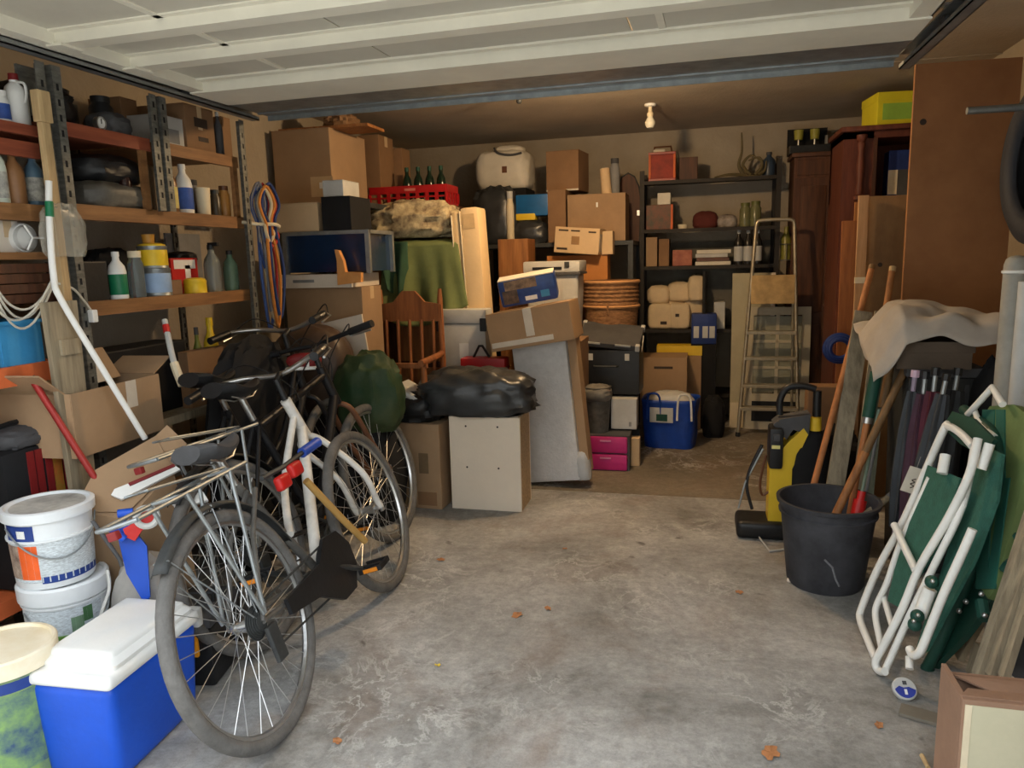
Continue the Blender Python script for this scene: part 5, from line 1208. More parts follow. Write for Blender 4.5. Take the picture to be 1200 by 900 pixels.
# ---------------- steel shelves right of centre
YS = 6.0
RK6 = mat('brown_black_steel', (44, 39, 34), .6, .3, var=.3)
xs0, xs1 = P(752, 300, Y=YS).x, P(910, 300, Y=YS).x
zs = [P(830, 209, Y=YS).z, P(830, 267, Y=YS).z, P(830, 311, Y=YS).z, P(800, 386, Y=YS).z, .25]
rk6 = thing('storage_rack', 'dark steel shelf unit on the back wall behind the ladder', 'shelving', (0, 0, 0))
for x in (xs0, xs1):
    for y in (YS + .015, 6.33): pbox('upright', RK6, rk6, x - .018, x + .018, y - .015, y + .015, 0, zs[0] + (.12 if x == xs1 else .08))
for z in zs:
    pbox('shelf_board', RK6, rk6, xs0, xs1, YS, 6.34, z - .006, z); pbox('shelf_lip', RK6, rk6, xs0, xs1, YS - .004, YS, z - .026, z + .001)
pbox('back_sheet', mat('grey_back_sheet', (110, 106, 96), .8), rk6, xs0, xs1, 6.34, 6.345, zs[3], zs[1] - .1)
def sx(px, y=YS + .1): return P(px, 300, Y=y).x
def sbox(label, px0, px1, py0, z, m, d=.16, y=YS + .02, name='small_box', cat='box', parts=(), tape=False):
    return carton(label, sx(px0, y), sx(px1, y), y, y + d, z, P((px0 + px1) / 2, py0, Y=y).z, m=m, tape=tape, flaps=False, name=name, cat=cat, prints=parts)
# lantern
p0, p1 = sx(760), sx(791); zt = P(775, 176, Y=YS + .08).z
t = thing('red_lantern', 'red framed lantern with a handle on the top steel shelf', 'lantern', ((p0 + p1) / 2, YS + .13, zs[0] + .001))
W = p1 - p0; H_ = zt - zs[0] - .02
LR = mat('lantern_red', (150, 40, 24), .4, var=.15)
pbox('base', LR, t, -W / 2, W / 2, -W / 2, W / 2, 0, .02, .003); pbox('roof', LR, t, -W / 2, W / 2, -W / 2, W / 2, H_ - .02, H_, .003)
for s in (-1, 1):
    for q in (-1, 1): pbox('post', ORANGE, t, s * (W / 2 - .01) - .008, s * (W / 2 - .01) + .008, q * (W / 2 - .01) - .008, q * (W / 2 - .01) + .008, .02, H_ - .02)
pbox('pane', mat('lantern_glass', (140, 40, 20), .6, var=.3, scale=12), t, -W / 2 + .01, W / 2 - .01, -W / 2 + .014, -W / 2 + .018, .02, H_ - .02)
plathe('candle', CREAM, t, [(0, .02), (.02, .02), (.02, .1), (0, .11)], 12); ptube('handle', BROWN, t, [(-W * .35, 0, H_), (-W * .3, 0, H_ + .05), (W * .3, 0, H_ + .05), (W * .35, 0, H_)], .008, 6)
pbox('flower', PAPER, t, -W * .35, W * .1, -.03, .03, H_, H_ + .03, .01)
sbox('dark brown lidded box beside the red lantern', 795, 816, 184, zs[0] + .001, WOODD)
# driftwood / wire ornament
p = P(880, 205, Y=YS + .12)
t = thing('antler_ornament', 'twisted olive branch ornament with a tall spike on the top steel shelf', 'ornament', (p.x, YS + .14, zs[0] + .001))
OLV = mat('olive_branch', (96, 86, 58), .7, var=.25)
plathe('base', OLV, t, [(0, 0), (.07, 0), (.06, .015), (0, .02)], 16)
for i, pts in enumerate((((-.05, 0, .02), (-.09, 0, .1), (-.07, 0, .2), (-.075, 0, .34)), ((.0, .01, .02), (-.06, .02, .1), (.0, .02, .17), (.07, .01, .12)), ((.03, 0, .02), (.08, .01, .08), (.06, .02, .15), (-.02, .02, .13)), ((-.03, -.01, .02), (-.16, -.02, .03), (-.27, -.02, .015)), ((.05, -.01, .02), (.1, 0, .05), (.11, 0, .12)))):
    ptube('branch', OLV, t, curve(pts, 6), [.016 - .011 * k / (6 * (len(pts) - 1)) for k in range(6 * (len(pts) - 1) + 1)], 8)
# shelf 2
sbox('red brown picture box at the left end of the second steel shelf', 757, 788, 240, zs[1] + .001, mat('picture_print', (130, 70, 40), .5, rgb2=(70, 60, 40), scale=20), parts=((.92, 1., 0, 1, ORANGE),))
sbox('small white card box lying on the red brown picture box', 770, 785, 226, P(772, 240, Y=YS + .02).z + .001, PAPER)
p = P(800, 266, Y=YS + .08); vessel('cup', 'little cream dish on the second steel shelf', (p.x, YS + .1, zs[1] + .001), .04, .035, CREAM, cat='dish')
bm = nb(); blob(bm, (0, 0, 0), (.19, .14, .13), 111, .1, 2.4); tag(obj('wool_bundle', bm, mat('maroon_wool', (88, 38, 32), .9), smooth=True, loc=(sx(826), YS + .12, zs[1] + .001)), 'dark maroon wool bundle on the second steel shelf', 'bundle')
bm = nb(); blob(bm, (0, 0, 0), (.15, .14, .1), 113, .1, 2.4); tag(obj('wool_bundle', bm, mat('grey_wool', (120, 108, 100), .9, rgb2=(180, 170, 160), scale=14), smooth=True, loc=(sx(851), YS + .12, zs[1] + .001)), 'grey patterned bundle right of the maroon bundle', 'bundle')
for i, (px, tp) in enumerate(((872, 238), (884, 236))):
    vessel('jar', ('left', 'right')[i] + ' greenish storage jar at the end of the second steel shelf', (sx(px), YS + .1, zs[1] + .001), .042, P(px, tp, Y=YS + .1).z - zs[1], mat('green_jar', (112, 112, 78), .25), cap=mat('olive_cap', (96, 100, 50), .5), cat='jar')
# tall items at the right end of the steel shelves
vessel('bottle', 'dark blue flask at the right end of the top steel shelf', (sx(899), YS + .2, zs[0] + .001), .05, .19, mat('flask_blue', (52, 66, 84), .35), cap=DGREY)
t = thing('bottle_caddy', 'steel wire caddy with a yellow green bottle hooked on the right shelf post', 'caddy', (xs1 + .07, YS + .05, P(915, 305, Y=YS).z))
for z in (0, .12): part('ring', CHROME, t, lambda bm: torus(bm, .052, .004, 24, 6, xf((0, 0, z), (PI / 2, 0, 0))), True)
for k in range(4): ptube('wire', CHROME, t, [(.052 * math.cos(k * PI / 2), .052 * math.sin(k * PI / 2), 0), (.052 * math.cos(k * PI / 2), .052 * math.sin(k * PI / 2), .12)], .003, 6)
plathe('base_plate', CHROME, t, [(0, 0), (.05, 0), (.05, .004), (0, .004)], 20); plathe('bottle', mat('olive_glass', (120, 116, 50), .3), t, [(0, .005), (.04, .005), (.04, .16), (.016, .21), (.016, .25), (0, .25)], 18)
# shelf 3
sbox('small tan box at the left end of the third steel shelf', 757, 770, 278, zs[2] + .001, CARD); sbox('second small tan box on the third steel shelf', 772, 784, 280, zs[2] + .001, CARD2)
sbox('red biscuit box on the third steel shelf', 788, 811, 293, zs[2] + .001, mat('red_tin', (150, 74, 54), .5, scale=14, rgb2=(180, 110, 80)))
for i in range(4):
    o = pbox('book', (PAPER, BROWN, LGREY, PAPER)[i], None, sx(815) + .01 * (i % 2), sx(856) - .012 * (i % 3), YS + .02, YS + .2, zs[2] + .001 + .03 * i, zs[2] + .029 + .03 * i, .002); tag(o, ('bottom', 'second', 'third', 'topmost')[i] + ' book of the flat stack on the third steel shelf', 'book', 'books on the steel shelf')
for i in range(3): vessel('bottle', ('left', 'middle', 'right')[i] + ' dark bottle with a pale neck behind the ladder top', (sx(865 + 11 * i), YS + .06, zs[2] + .001), .034, P(870, 270, Y=YS + .06).z - zs[2], mat('dark_flask', (40, 38, 36), .25), lab=LGREY, cap=LGREY, group='dark bottles behind the ladder')
# shelf 4: white sacks
SACK = mat('white_paper_sack', (214, 194, 160), .8, var=.1, scale=6)
for i, (px, w_, hh, yy, dz) in enumerate(((775, .2, .2, .04, 0), (797, .17, .2, .03, 0), (785, .3, .24, .16, 0), (812, .2, .25, .17, 0), (772, .18, .14, .12, .2), (797, .2, .15, .14, .215), (817, .14, .2, .1, .22))):
    if i in (0, 1):
        t = thing('paper_sack', ('left', 'right')[i] + ' front white paper sack with dark print on the lower steel shelf', 'sack', (sx(px), YS + .1, zs[3] + .001))
        part('body', SACK, t, lambda bm: blob(bm, (0, 0, 0), (w_, .12, hh), 120 + i, .03, 2, 5, 30, 18, -.95), True); pbox('print', INK, t, -.0 - .03 * i, .05 - .05 * i, -.064, -.055, .035 + .06 * i, .06 + .06 * i)
    else:
        bm = nb(); blob(bm, (0, 0, 0), (w_, .15, hh), 120 + i, .14, 2.2, 2.8, 30, 18, -.8); tag(obj('plastic_sack', bm, SACK, smooth=True, ang=70, loc=(sx(px), YS + .04 + yy, zs[3] + .001 + dz)), ('', '', 'large white sack behind the two printed sacks', 'white sack behind the blue pack on the lower steel shelf', 'knotted white bag on top at the left of the sacks', 'knotted white bag on top in the middle of the sacks', 'white bag at the top right of the sacks, under the books')[i], 'sack')
sbox('white carton behind the blue pack on the lower steel shelf', 838, 851, 354, zs[3] + .001, LGREY, .2)
x0, x1, z0, z1 = rect(810, 368, 840, 404, 5.82)
t = thing('drink_pack', 'blue and white shrink-wrapped pack in front of the white sacks', 'pack', ((x0 + x1) / 2, 5.91, 0))
carton_h = z0
pbox('lower_crate', BLACKM, t, -(x1 - x0) / 2, (x1 - x0) / 2, -.07, .07, 0, z0, .005); pbox('pack', DBLUE, t, -(x1 - x0) / 2, (x1 - x0) / 2, -.07, .07, z0 + .001, z1, .012)
for u in (-.3, .05, .32): pbox('label_patch', LGREY, t, (x1 - x0) * u - .02, (x1 - x0) * u + .02, -.072, -.069, z0 + .05, z0 + .14)
ptube('hanging_strap', BLACK, t, [(0, -.06, z1), (.0, -.02, P(832, 318, Y=5.9).z)], .016, 8)
sbox('dark box on the bottom steel shelf behind the yellow topped carton', 760, 800, 440, .252, BLACKM, .2)
bm = nb(); blob(bm, (0, 0, 0), (.16, .2, .3), 131, .15); tag(obj('shoe_bag', bm, BLACKM, smooth=True, loc=(P(836, 495, Y=5.6).x, 5.62, 0)), 'black bag on the floor right of the blue shopping bag', 'bag')
# ---------------- ladder and panels
YLd = 6.0
pw0, pw1 = P(857, 400, Y=5.93).x, P(907, 400, Y=5.93).x
t = thing('pale_board', 'pale grey green board leaning on the steel shelves behind the ladder', 'board', ((pw0 + pw1) / 2 + .0, 5.93, 0), (-.03, 0, 0))
PG = mat('pale_greygreen', (178, 170, 142), .7, var=.08); pz = P(880, 320, Y=5.93).z
if True:
    x_, y_ = pw0, pw1
    pbox('sheet', PG, t, -(y_ - x_) / 2, (y_ - x_) / 2, 0, .02, 0, pz, .002); pbox('foot_rail', CREAM, t, -(y_ - x_) / 2, (y_ - x_) / 2, -.02, .0, 0, .2, .003); pbox('edge_strip', OFFW, t, (y_ - x_) / 2 - .03, (y_ - x_) / 2, -.004, 0, .22, pz)
pw2 = P(950, 400, Y=5.89).x
t = thing('window_frame', 'old white window frame with small panes standing behind the ladder', 'window frame', ((pw0 + .1 + pw2) / 2, 5.885, 0), (-.03, 0, 0))
W = pw2 - pw0 - .1; H_ = P(910, 360, Y=5.89).z
WF = mat('old_white_frame', (190, 182, 160), .6, var=.1)
for s in (-1, 1): pbox('stile', WF, t, s * (W / 2 - .03) - .03, s * (W / 2 - .03) + .03, 0, .03, 0, H_)
for z in (0, .22, H_ - .06): pbox('rail', WF, t, -W / 2 + .06, W / 2 - .06, 0, .03, z, z + .06)
pbox('glazing_bar', WF, t, -.012, .012, .004, .026, .28, H_ - .06)
for i in range(1, 3): pbox('glazing_bar', WF, t, -W / 2 + .06, W / 2 - .06, .004, .026, .28 + (H_ - .34) * i / 3 - .01, .28 + (H_ - .34) * i / 3 + .01)
DP = mat('dirty_pane', (150, 150, 132), .3, var=.2, scale=4)
for i in range(3):
    for s in (-1, 1):
        za = .28 + (H_ - .34) * i / 3 + .01; zb__ = .28 + (H_ - .34) * (i + 1) / 3 - .01
        pbox('pane', DP, t, (.012 if s > 0 else -W / 2 + .06), (W / 2 - .06 if s > 0 else -.012), .012, .016, za, zb__)
pbox('pane', BLACK, t, -W / 2 + .06, W / 2 - .06, .012, .016, .06, .22)
# aluminium step ladder
ft = P(864, 498, Z=0); YL = 5.62
lx0, lx1 = P(865, 490, Y=YL).x, P(936, 490, Y=YL).x
tx0, tx1 = P(887, 262, Y=YL + .12).x, P(931, 262, Y=YL + .12).x
zt = P(908, 256, Y=YL + .12).z
LAD = mat('old_aluminium', (170, 160, 138), .4, .6, var=.2, scale=10)
t = thing('step_ladder', 'old aluminium step ladder with a plate near the top', 'ladder', ((lx0 + lx1) / 2, YL, 0))
ox = (lx0 + lx1) / 2
def lrail(s, v):   # point on the front rails at height fraction v
    xb_, xt_ = (lx0, tx0) if s < 0 else (lx1, tx1)
    return Vector((xb_ + (xt_ - xb_) * v - ox, .14 * v, zt * v))
for s in (-1, 1):
    bm = nb(); tube(bm, [lrail(s, 0), lrail(s, .97)], .014, 10); obj('rail', bm, LAD, t, True)
    bm = nb(); tube(bm, [Vector((lrail(s, 0).x * .9, .22, 0)), Vector((lrail(s, .7).x * .95, .15, zt * .7))], .01, 8); obj('rear_rail', bm, LAD, t, True)
    bm = nb(); tube(bm, [lrail(s, 0) - Vector((0, 0, 0)), lrail(s, .02)], .018, 8); obj('foot', bm, BLACK, t, True)
bm = nb(); a_ = lrail(-1, .96); b__ = lrail(1, .96); tube(bm, curve([a_, a_ + Vector((.008, 0, .04)), a_ + Vector((.05, 0, .055)), b__ + Vector((-.05, 0, .055)), b__ + Vector((-.008, 0, .04)), b__], 5), .014, 10); obj('hoop', bm, LAD, t, True)
for py in (390, 420, 452, 478):
    v = P(900, py, Y=YL + .05).z / zt
    a_, b__ = lrail(-1, v), lrail(1, v); bm = nb(); bb(bm, a_.x, b__.x, a_.y - .03, a_.y + .05, a_.z - .012, a_.z + .012, .003); obj('step', bm, LAD, t)
v0, v1 = P(903, 356, Y=YL + .08).z / zt, P(903, 322, Y=YL + .1).z / zt
a_, b__ = lrail(-1, v0), lrail(1, v0)
pl = nb(); bb(pl, a_.x + .01, b__.x - .01, 0, .006, 0, (v1 - v0) * zt, .003, xf((0, a_.y - .02, a_.z), (-.12, 0, 0))); pl_o = obj('platform', pl, mat('brass_plate', (178, 146, 96), .4, .5, var=.25, scale=12), t)
# ---------------- wardrobe and cabinet
YW = 5.98
x0, x1, _, z1 = rect(927, 178, 985, 440, YW)
t = thing('wardrobe', 'dark brown wooden wardrobe in the right back corner', 'wardrobe', ((x0 + XR - .3) / 2, YW + .2, 0))
W = XR - .3 - x0
DW = woodmat('wardrobe_wood', (70, 40, 24), (96, 58, 34))
pbox('carcass', DW, t, -W / 2, W / 2, -.18, .13, .06, z1 - .03, .003); pbox('plinth', DW, t, -W / 2 + .01, W / 2 - .01, -.17, .12, 0, .06); pbox('cornice', DW, t, -W / 2 - .02, W / 2 + .02, -.21, .13, z1 - .03, z1, .006)
pbox('frieze', DW, t, -W / 2 + .02, W / 2 - .02, -.186, -.18, z1 - .16, z1 - .05, .004)
for s in (-1, 1):
    d_ = pbox('door', DW, t, min(s * .003, s * (W / 2 - .004)), max(s * .003, s * (W / 2 - .004)), -.2, -.181, .08, z1 - .18, .002)
    xa_, xb_ = sorted((s * .05, s * (W / 2 - .05)))
    pbox('raised_panel', DW, d_, xa_, xb_, -.208, -.2, .9, z1 - .24, .006); pbox('raised_panel', DW, d_, xa_, xb_, -.208, -.2, .16, .8, .006); plathe('knob', BROWN, d_, [(0, 0), (.012, 0), (.016, .012), (0, .02)], 12, M=xf((s * .025, -.2, .95), (PI / 2, 0, 0)))
zwd = z1
x0b, x1b, _, z1b = rect(926, 142, 974, 177, YW + .05)
t = thing('slide_projector', 'black box of yellow and silver fittings on top of the wardrobe', 'box', ((x0b + x1b) / 2, YW + .15, zwd + .001))
W = x1b - x0b; H_ = min(z1b - zwd, .2)
pbox('tray', BLACK, t, -W / 2, W / 2, -.1, .1, 0, H_ * .3, .004); pbox('back_panel', BLACKM, t, -W / 2, W / 2, .08, .1, H_ * .3, H_)
for u in (-.25, .15): plathe('cup', mat('dull_yellow', (150, 146, 60), .5), t, [(0, H_ * .55), (.03, H_ * .55), (.035, H_ * .9), (0, H_ * .9)], 14, c=(W * u, 0, 0)); plathe('stem', CHROME, t, [(.008, H_ * .3), (.018, H_ * .32), (.008, H_ * .36), (.008, H_ * .56)], 12, c=(W * u, 0, 0))
pbox('clip', CHROME, t, W * .36, W * .42, -.1, -.08, H_ * .3, H_ * .6)
# cabinet with carved column and open niche
YC = 4.98
x0, x1, _, z1 = rect(984, 152, 1068, 440, YC)
x1 = XR - .02
t = thing('display_cabinet', 'dark red brown cabinet with a carved column and an open niche', 'cabinet', ((x0 + x1) / 2, YC + .25, 0))
W = x1 - x0; DW2 = woodmat('cabinet_wood', (78, 36, 24), (104, 54, 36))
zt = z1
zn = P(1045, 232, Y=YC).z
def cabf(bm):
    bb(bm, -W / 2, W / 2, -.2, .25, 0, zn); bb(bm, -W / 2, W / 2, .2, .25, zn, zt); bb(bm, -W / 2, -W / 2 + .17, -.2, .25, zn, zt); bb(bm, W / 2 - .03, W / 2, -.2, .25, zn, zt); bb(bm, -W / 2, W / 2, -.2, .25, zt - .04, zt)
part('carcass', DW2, t, cabf)
pbox('cornice', DW2, t, -W / 2 - .02, W / 2, -.24, .25, zt, zt + .03, .006)
plathe('carved_column', DW2, t, [(.03, 0), (.03, .02), (.018, .03), (.024, .06), (.016, .1), (.024, .2), (.016, .28), (.024, .32), (.018, .34), (.03, .36), (.03, .38), (0, .38)], 16, c=(-W / 2 + .1, -.215, zn + .0))
pbox('niche_frame', WOODD, t, -W / 2 + .17, -W / 2 + .19, -.21, -.2, zn, zt - .04)
pbox('niche_frame', WOODD, t, -W / 2 + .17, W / 2, -.21, -.2, zn - .02, zn)
cx_ = t.location.x
xb0, xb1 = P(1041, 200, Y=YC + .12).x, P(1053, 200, Y=YC + .12).x
carton('blue and cream packet standing in the niche of the dark cabinet', xb0, xb1 + .06, YC + .12, YC + .25, zn, P(1050, 176, Y=YC + .12).z, m=DBLUE, tape=False, flaps=False, prints=((0, .45, .1, .6, CREAM), (.45, 1, .05, .6, DGREY)))
x0, x1, z0, z1 = rect(1024, 108, 1070, 149, YC + .06)
t = thing('seed_box', 'bright yellow box with a green panel on top of the dark cabinet', 'box', ((x0 + x1) / 2 + .02, YC + .2, zt + .031), (0, 0, .12))
W = x1 - x0 + .04; H_ = min(z1 - zt - .03, ZC - zt - .06); YB_ = mat('lime_yellow', (206, 196, 40), .5, var=.08)
pbox('body', YB_, t, -W / 2, W / 2, -.14, .14, 0, H_, .003); pbox('panel', mat('lime_green', (140, 180, 70), .5), t, -W / 2 + .03, W / 2 - .02, -.142, -.14, .03, H_ * .66); pbox('lid', YB_, t, -W / 2 - .003, W / 2 + .003, -.144, .144, H_ * .76, H_ + .002, .002)

# ================================================================== RIGHT SIDE
def board(label, px0, px1, pyt, Y, th, m, z0=0., name='board', cat='board', lean=-.03, extra=None):
    xa_, xb_ = P(px0, (pyt + 380) / 2, Y=Y).x, P(px1, (pyt + 380) / 2, Y=Y).x; zt_ = P((px0 + px1) / 2, pyt, Y=Y).z
    t = thing(name, label, cat, ((xa_ + xb_) / 2, Y, z0), (lean, 0, 0))
    W = xb_ - xa_
    pbox('sheet', m, t, -W / 2, W / 2, 0, th, 0, zt_ - z0, .002)
    if extra: extra(t, W, zt_ - z0)
    return t
PLY = mat('stained_plywood', (164, 126, 82), .7, rgb2=(112, 82, 52), var=.1, scale=3.5, stretch=(1, 1, .5))
board('stained plywood sheet standing left of the tall brown panel', 1015, 1078, 228, 4.3, .018, PLY, name='plywood_sheet', cat='plywood', extra=lambda t, W, H: [plathe('knot', INK, t, [(0, 0), (.012, 0), (.012, .001), (0, .001)], 10, M=xf((-W * .2, 0, H * .78), (PI / 2, 0, 0))), pbox('rail', WOODM, t, -W / 2, W / 2, .018, .04, 0, .06)])
board('orange brown board standing at the far left of the leaning boards', 986, 1011, 258, 4.42, .02, woodmat('orange_brown_board', (132, 78, 38), (160, 98, 50)), extra=lambda t, W, H: [pbox('top_piece', WOODM, t, W * .1, W * .7, .022, .04, H - .02, H + .1), pbox('foot', WOODD, t, -W / 2, W / 2, .02, .035, 0, .05)])
board('narrow pale batten standing between the orange board and the plywood', 1005, 1017, 228, 4.26, .02, woodmat('pink_batten', (178, 134, 92), (198, 156, 112)), name='batten', cat='batten', extra=lambda t, W, H: pbox('end_grain', CREAM, t, -W / 2 - .001, W / 2 + .001, -.001, .021, H * .72, H * .74))
# tall brown chipboard panel
CHB = mat('brown_hardboard', (146, 98, 60), .7, rgb2=(166, 116, 74), var=.12, scale=2.2)
xa_, xb_ = P(1066, 220, Y=3.8).x, P(1192, 220, Y=3.8).x; zt = P(1120, 70, Y=3.8).z
t = thing('hardboard_panel', 'tall brown hardboard panel standing at the right wall', 'panel', (xa_, 3.8, 0), (-.01, 0, .06))
pbox('sheet', CHB, t, 0, xb_ - xa_, 0, .018, 0, zt, .002)
plathe('hole', INK, t, [(0, 0), (.014, 0), (.014, .0015), (0, .0015)], 14, M=xf((.045, 0, P(1082, 142, Y=3.8).z), (PI / 2, 0, 0)))
pbox('back_batten', WOODM, t, .02, .06, .018, .05, .1, zt - .1)
# car tyre on a wall bracket
Yt = 3.3; pc_ = P(1205, 128, Y=Yt)
rod0 = P(1133, 130, Y=Yt)
t = thing('wall_bracket', 'steel wall bracket bar sticking out through the hanging tyre', 'bracket', (XR, Yt, rod0.z))
ptube('bar', STEEL, t, [(0, 0, 0), (rod0.x - XR, 0, 0)], .014, 10); pbox('plate', STEEL, t, -.006, 0, -.05, .05, -.08, .08); ptube('brace', STEEL, t, [(-.005, 0, -.07), (-.3, 0, -.005)], .008, 8)
t = thing('hanging_tyre', 'worn dark tyre hanging on the wall bracket at the right edge', 'tyre', (1.30, Yt, rod0.z - .014 - .0))
TY = mat('dark_tyre', (44, 47, 54), .7, var=.2, bump=.1)
R1 = .29
def ty(bm):
    prof = [(-.06, .2), (-.085, .23), (-.09, .27), (-.07, .305), (-.03, .315), (.03, .315), (.07, .305), (.09, .27), (.085, .23), (.06, .2)]
    n = 48; rings = []
    for i in range(n):
        a = 2 * PI * i / n; rings.append([bm.verts.new((x, r * math.cos(a), r * math.sin(a) - .2 + .0)) for x, r in prof])
    for i in range(n):
        for k in range(len(prof) - 1): bm.faces.new((rings[i][k], rings[(i + 1) % n][k], rings[(i + 1) % n][k + 1], rings[i][k + 1]))
part('carcass', TY, t, ty, True, solid=.012)
for x in (-.03, .03): part('tread_groove', BLACKM, t, lambda bm: torus(bm, .316, .003, 48, 6, xf((x, 0, -.2), (0, 0, PI / 2))), True)
t.location.z += .2 - .014
t.location.z = rod0.z + .0
# white pipes at the right edge
p = P(1193, 300, Y=2.95)
t = thing('plastic_pipe', 'white plastic pipe with a rounded end standing at the right edge', 'pipe', (p.x, 2.95, 0))
plathe('pipe', mat('dirty_pvc', (150, 148, 140), .6, var=.2), t, [(0, 0), (.04, 0), (.04, p.z - .03), (.034, p.z - .01), (.02, p.z), (0, p.z + .003)], 20); plathe('collar', WHITE, t, [(.04, p.z - .06), (.045, p.z - .058), (.045, p.z - .05), (.04, p.z - .048)], 20)
p2_ = P(1206, 330, Y=2.84)
t = thing('plastic_pipe', 'thinner white pipe in front of the rounded pipe at the right edge', 'pipe', (p2_.x, 2.84, 0))
plathe('pipe', LGREY, t, [(0, 0), (.03, 0), (.03, p2_.z), (.024, p2_.z), (.024, p2_.z - .05), (0, p2_.z - .05)], 18); plathe('collar', WHITE, t, [(.03, .3), (.034, .305), (.034, .34), (.03, .345)], 18)
# dark bin carrying the lid and cloth
YD = 3.2
x0, x1, _, z1 = rect(1062, 432, 1150, 600, YD)
t = thing('garden_bin', 'dark grey plastic garden bin behind the folded parasols', 'bin', ((x0 + x1) / 2, YD + .2, 0))
W = x1 - x0; H_ = z1
def gb(bm):
    for v in bb(bm, -W / 2, W / 2, -.17, .17, 0, H_ - .04, .02):
        k = .85 + .15 * v.co.z / H_; v.co.x *= k; v.co.y *= k
part('body', mat('charcoal_bin', (46, 48, 48), .6, var=.2), t, gb, True); pbox('rim', DGREY, t, -W / 2 - .01, W / 2 + .01, -.18, .18, H_ - .04, H_, .008)
for u in (-.3, 0, .3): pbox('rib', DGREY, t, W * u - .01, W * u + .01, -.168, -.15, .1, H_ - .06, .003)
x0, x1, _, z2 = rect(1046, 400, 1140, 434, YD)
t = thing('wooden_crate', 'dark brown lid board on the garden bin under the grey cloth', 'lid', ((x0 + x1) / 2, YD + .17, H_ + .001))
W2 = x1 - x0
pbox('top', mat('taupe_board', (84, 72, 60), .8), t, -W2 / 2, W2 / 2, -.2, .2, (z2 - H_) * .6, z2 - H_, .003); 
for s in (-1, 1): pbox('side', mat('taupe_board', (84, 72, 60), .8), t, -W2 / 2 + .01, W2 / 2 - .01, s * .19 - .008, s * .19 + .008, 0, (z2 - H_) * .6)
zc_ = z2
p = P(1105, 392, Y=YD + .1)
CLO = mat('grey_beige_cloth', (168, 160, 150), .9, var=.12, scale=4)
t = thing('dust_sheet', 'grey beige dust sheet heaped on the lid board', 'cloth', (p.x, YD + .16, zc_ + .004))
hc = P(1075, 342, Y=YD + .1).z - zc_
def dsh(u, v):
    x = (u - .5) * .62; y = (v - .5) * .44
    r2 = (abs(u - .5) * 2) ** 3 + (abs(v - .5) * 2) ** 3
    n1 = noise.noise(Vector((u * 3.2, v * 3.2, 4.2))); n2 = noise.noise(Vector((u * 7, v * 6, 9.1)))
    z = hc * (.62 - .25 * (u - .35)) * (1 - .75 * min(1, r2)) + .05 * n1 + .022 * n2 + .012
    z = max(z, .003 + .02 * (1 + n2))
    if u < .22: z -= (.22 - u) * .75 * (1.1 - v); x += (.22 - u) * .12
    if u > .86: z -= (u - .86) * .45
    if v < .12: y -= .01; z -= (.12 - v) * .55 * (.4 + .6 * math.sin(u * 9) ** 2)
    return Vector((x, y, z))
part('cloth', CLO, t, lambda bm: sheet(bm, dsh, 64, 44), True, solid=.004, ang=85)
bm = nb(); blob(bm, (0, 0, 0), (.2, .2, .9), 141, .1, 2.4); tag(obj('dark_coat', bm, BLACKM, smooth=True, loc=(P(1163, 470, Y=3.15).x + .03, 3.2, 0)), 'black coat bundle between the dust sheet and the white pipe', 'coat')

# ---- bucket with tools
pb = P(968, 699, Z=0); rimw = P(1022, 590, Y=pb.y).x - P(918, 590, Y=pb.y).x
BKT = mat('black_rubber_bucket', (46, 47, 52), .7, rgb2=(70, 71, 76), var=.25, scale=7)
bc = Vector((pb.x + .015, pb.y + .145, 0)); rb_ = .19; hb2 = .36
t = thing('rubber_bucket', 'large black rubber bucket holding garden tools', 'bucket', bc)
plathe('body', BKT, t, [(0, 0), (rb_ * .74, 0), (rb_ * .78, .012), (rb_ * .97, hb2 - .02), (rb_ * 1.04, hb2 - .015), (rb_ * 1.05, hb2), (rb_ * .98, hb2), (rb_ * .94, hb2 - .02), (rb_ * .72, .014), (0, .014)], 44)
plathe('rim_band', BKT, t, [(rb_ * .95, hb2 - .06), (rb_ * .99, hb2 - .058), (rb_ * .995, hb2 - .05), (rb_ * .96, hb2 - .045)], 44)
part('scuff', mat('white_scuff', (120, 122, 126), .8, var=.3, scale=20), t, lambda bm: tube(bm, [Vector((-.03, -rb_ * .86, .16)), Vector((.0, -rb_ * .845, .13)), Vector((.015, -rb_ * .82, .08)), Vector((.03, -rb_ * .8, .05))], .004, 5))
def pole(name, label, cat, a, b_, Ya, Yb, r, m, parts=(), endfloor=False, r2=None):
    A, B = P(*a, Y=Ya), P(*b_, Y=Yb)
    t = thing(name, label, cat, B)
    ptube('shaft', m, t, [A - B, Vector((0, 0, 0))], [r2 or r, r], 10)
    for (u0, u1, rr, mm, nm) in parts: ptube(nm, mm, t, [(A - B) * u0, (A - B) * u1], rr, 12)
    return t
HAND = woodmat('orange_handle', (166, 104, 58), (186, 124, 74)); HANDB = woodmat('brown_handle', (104, 78, 48), (132, 100, 62))
pole('broom_handle', 'orange wooden handle leaning left of the pale planks', 'handle', (1022, 312), (951, 578), 3.75, 3.32, .014, HAND, ((.985, 1.005, .015, HANDB, 'tip'),))
pole('broom_handle', 'pale wooden handle whose tip rises above the leaning planks', 'handle', (1046, 314), (1000, 600), 3.7, 3.36, .014, WOODM, ((.985, 1.005, .015, WOODL, 'tip'),))
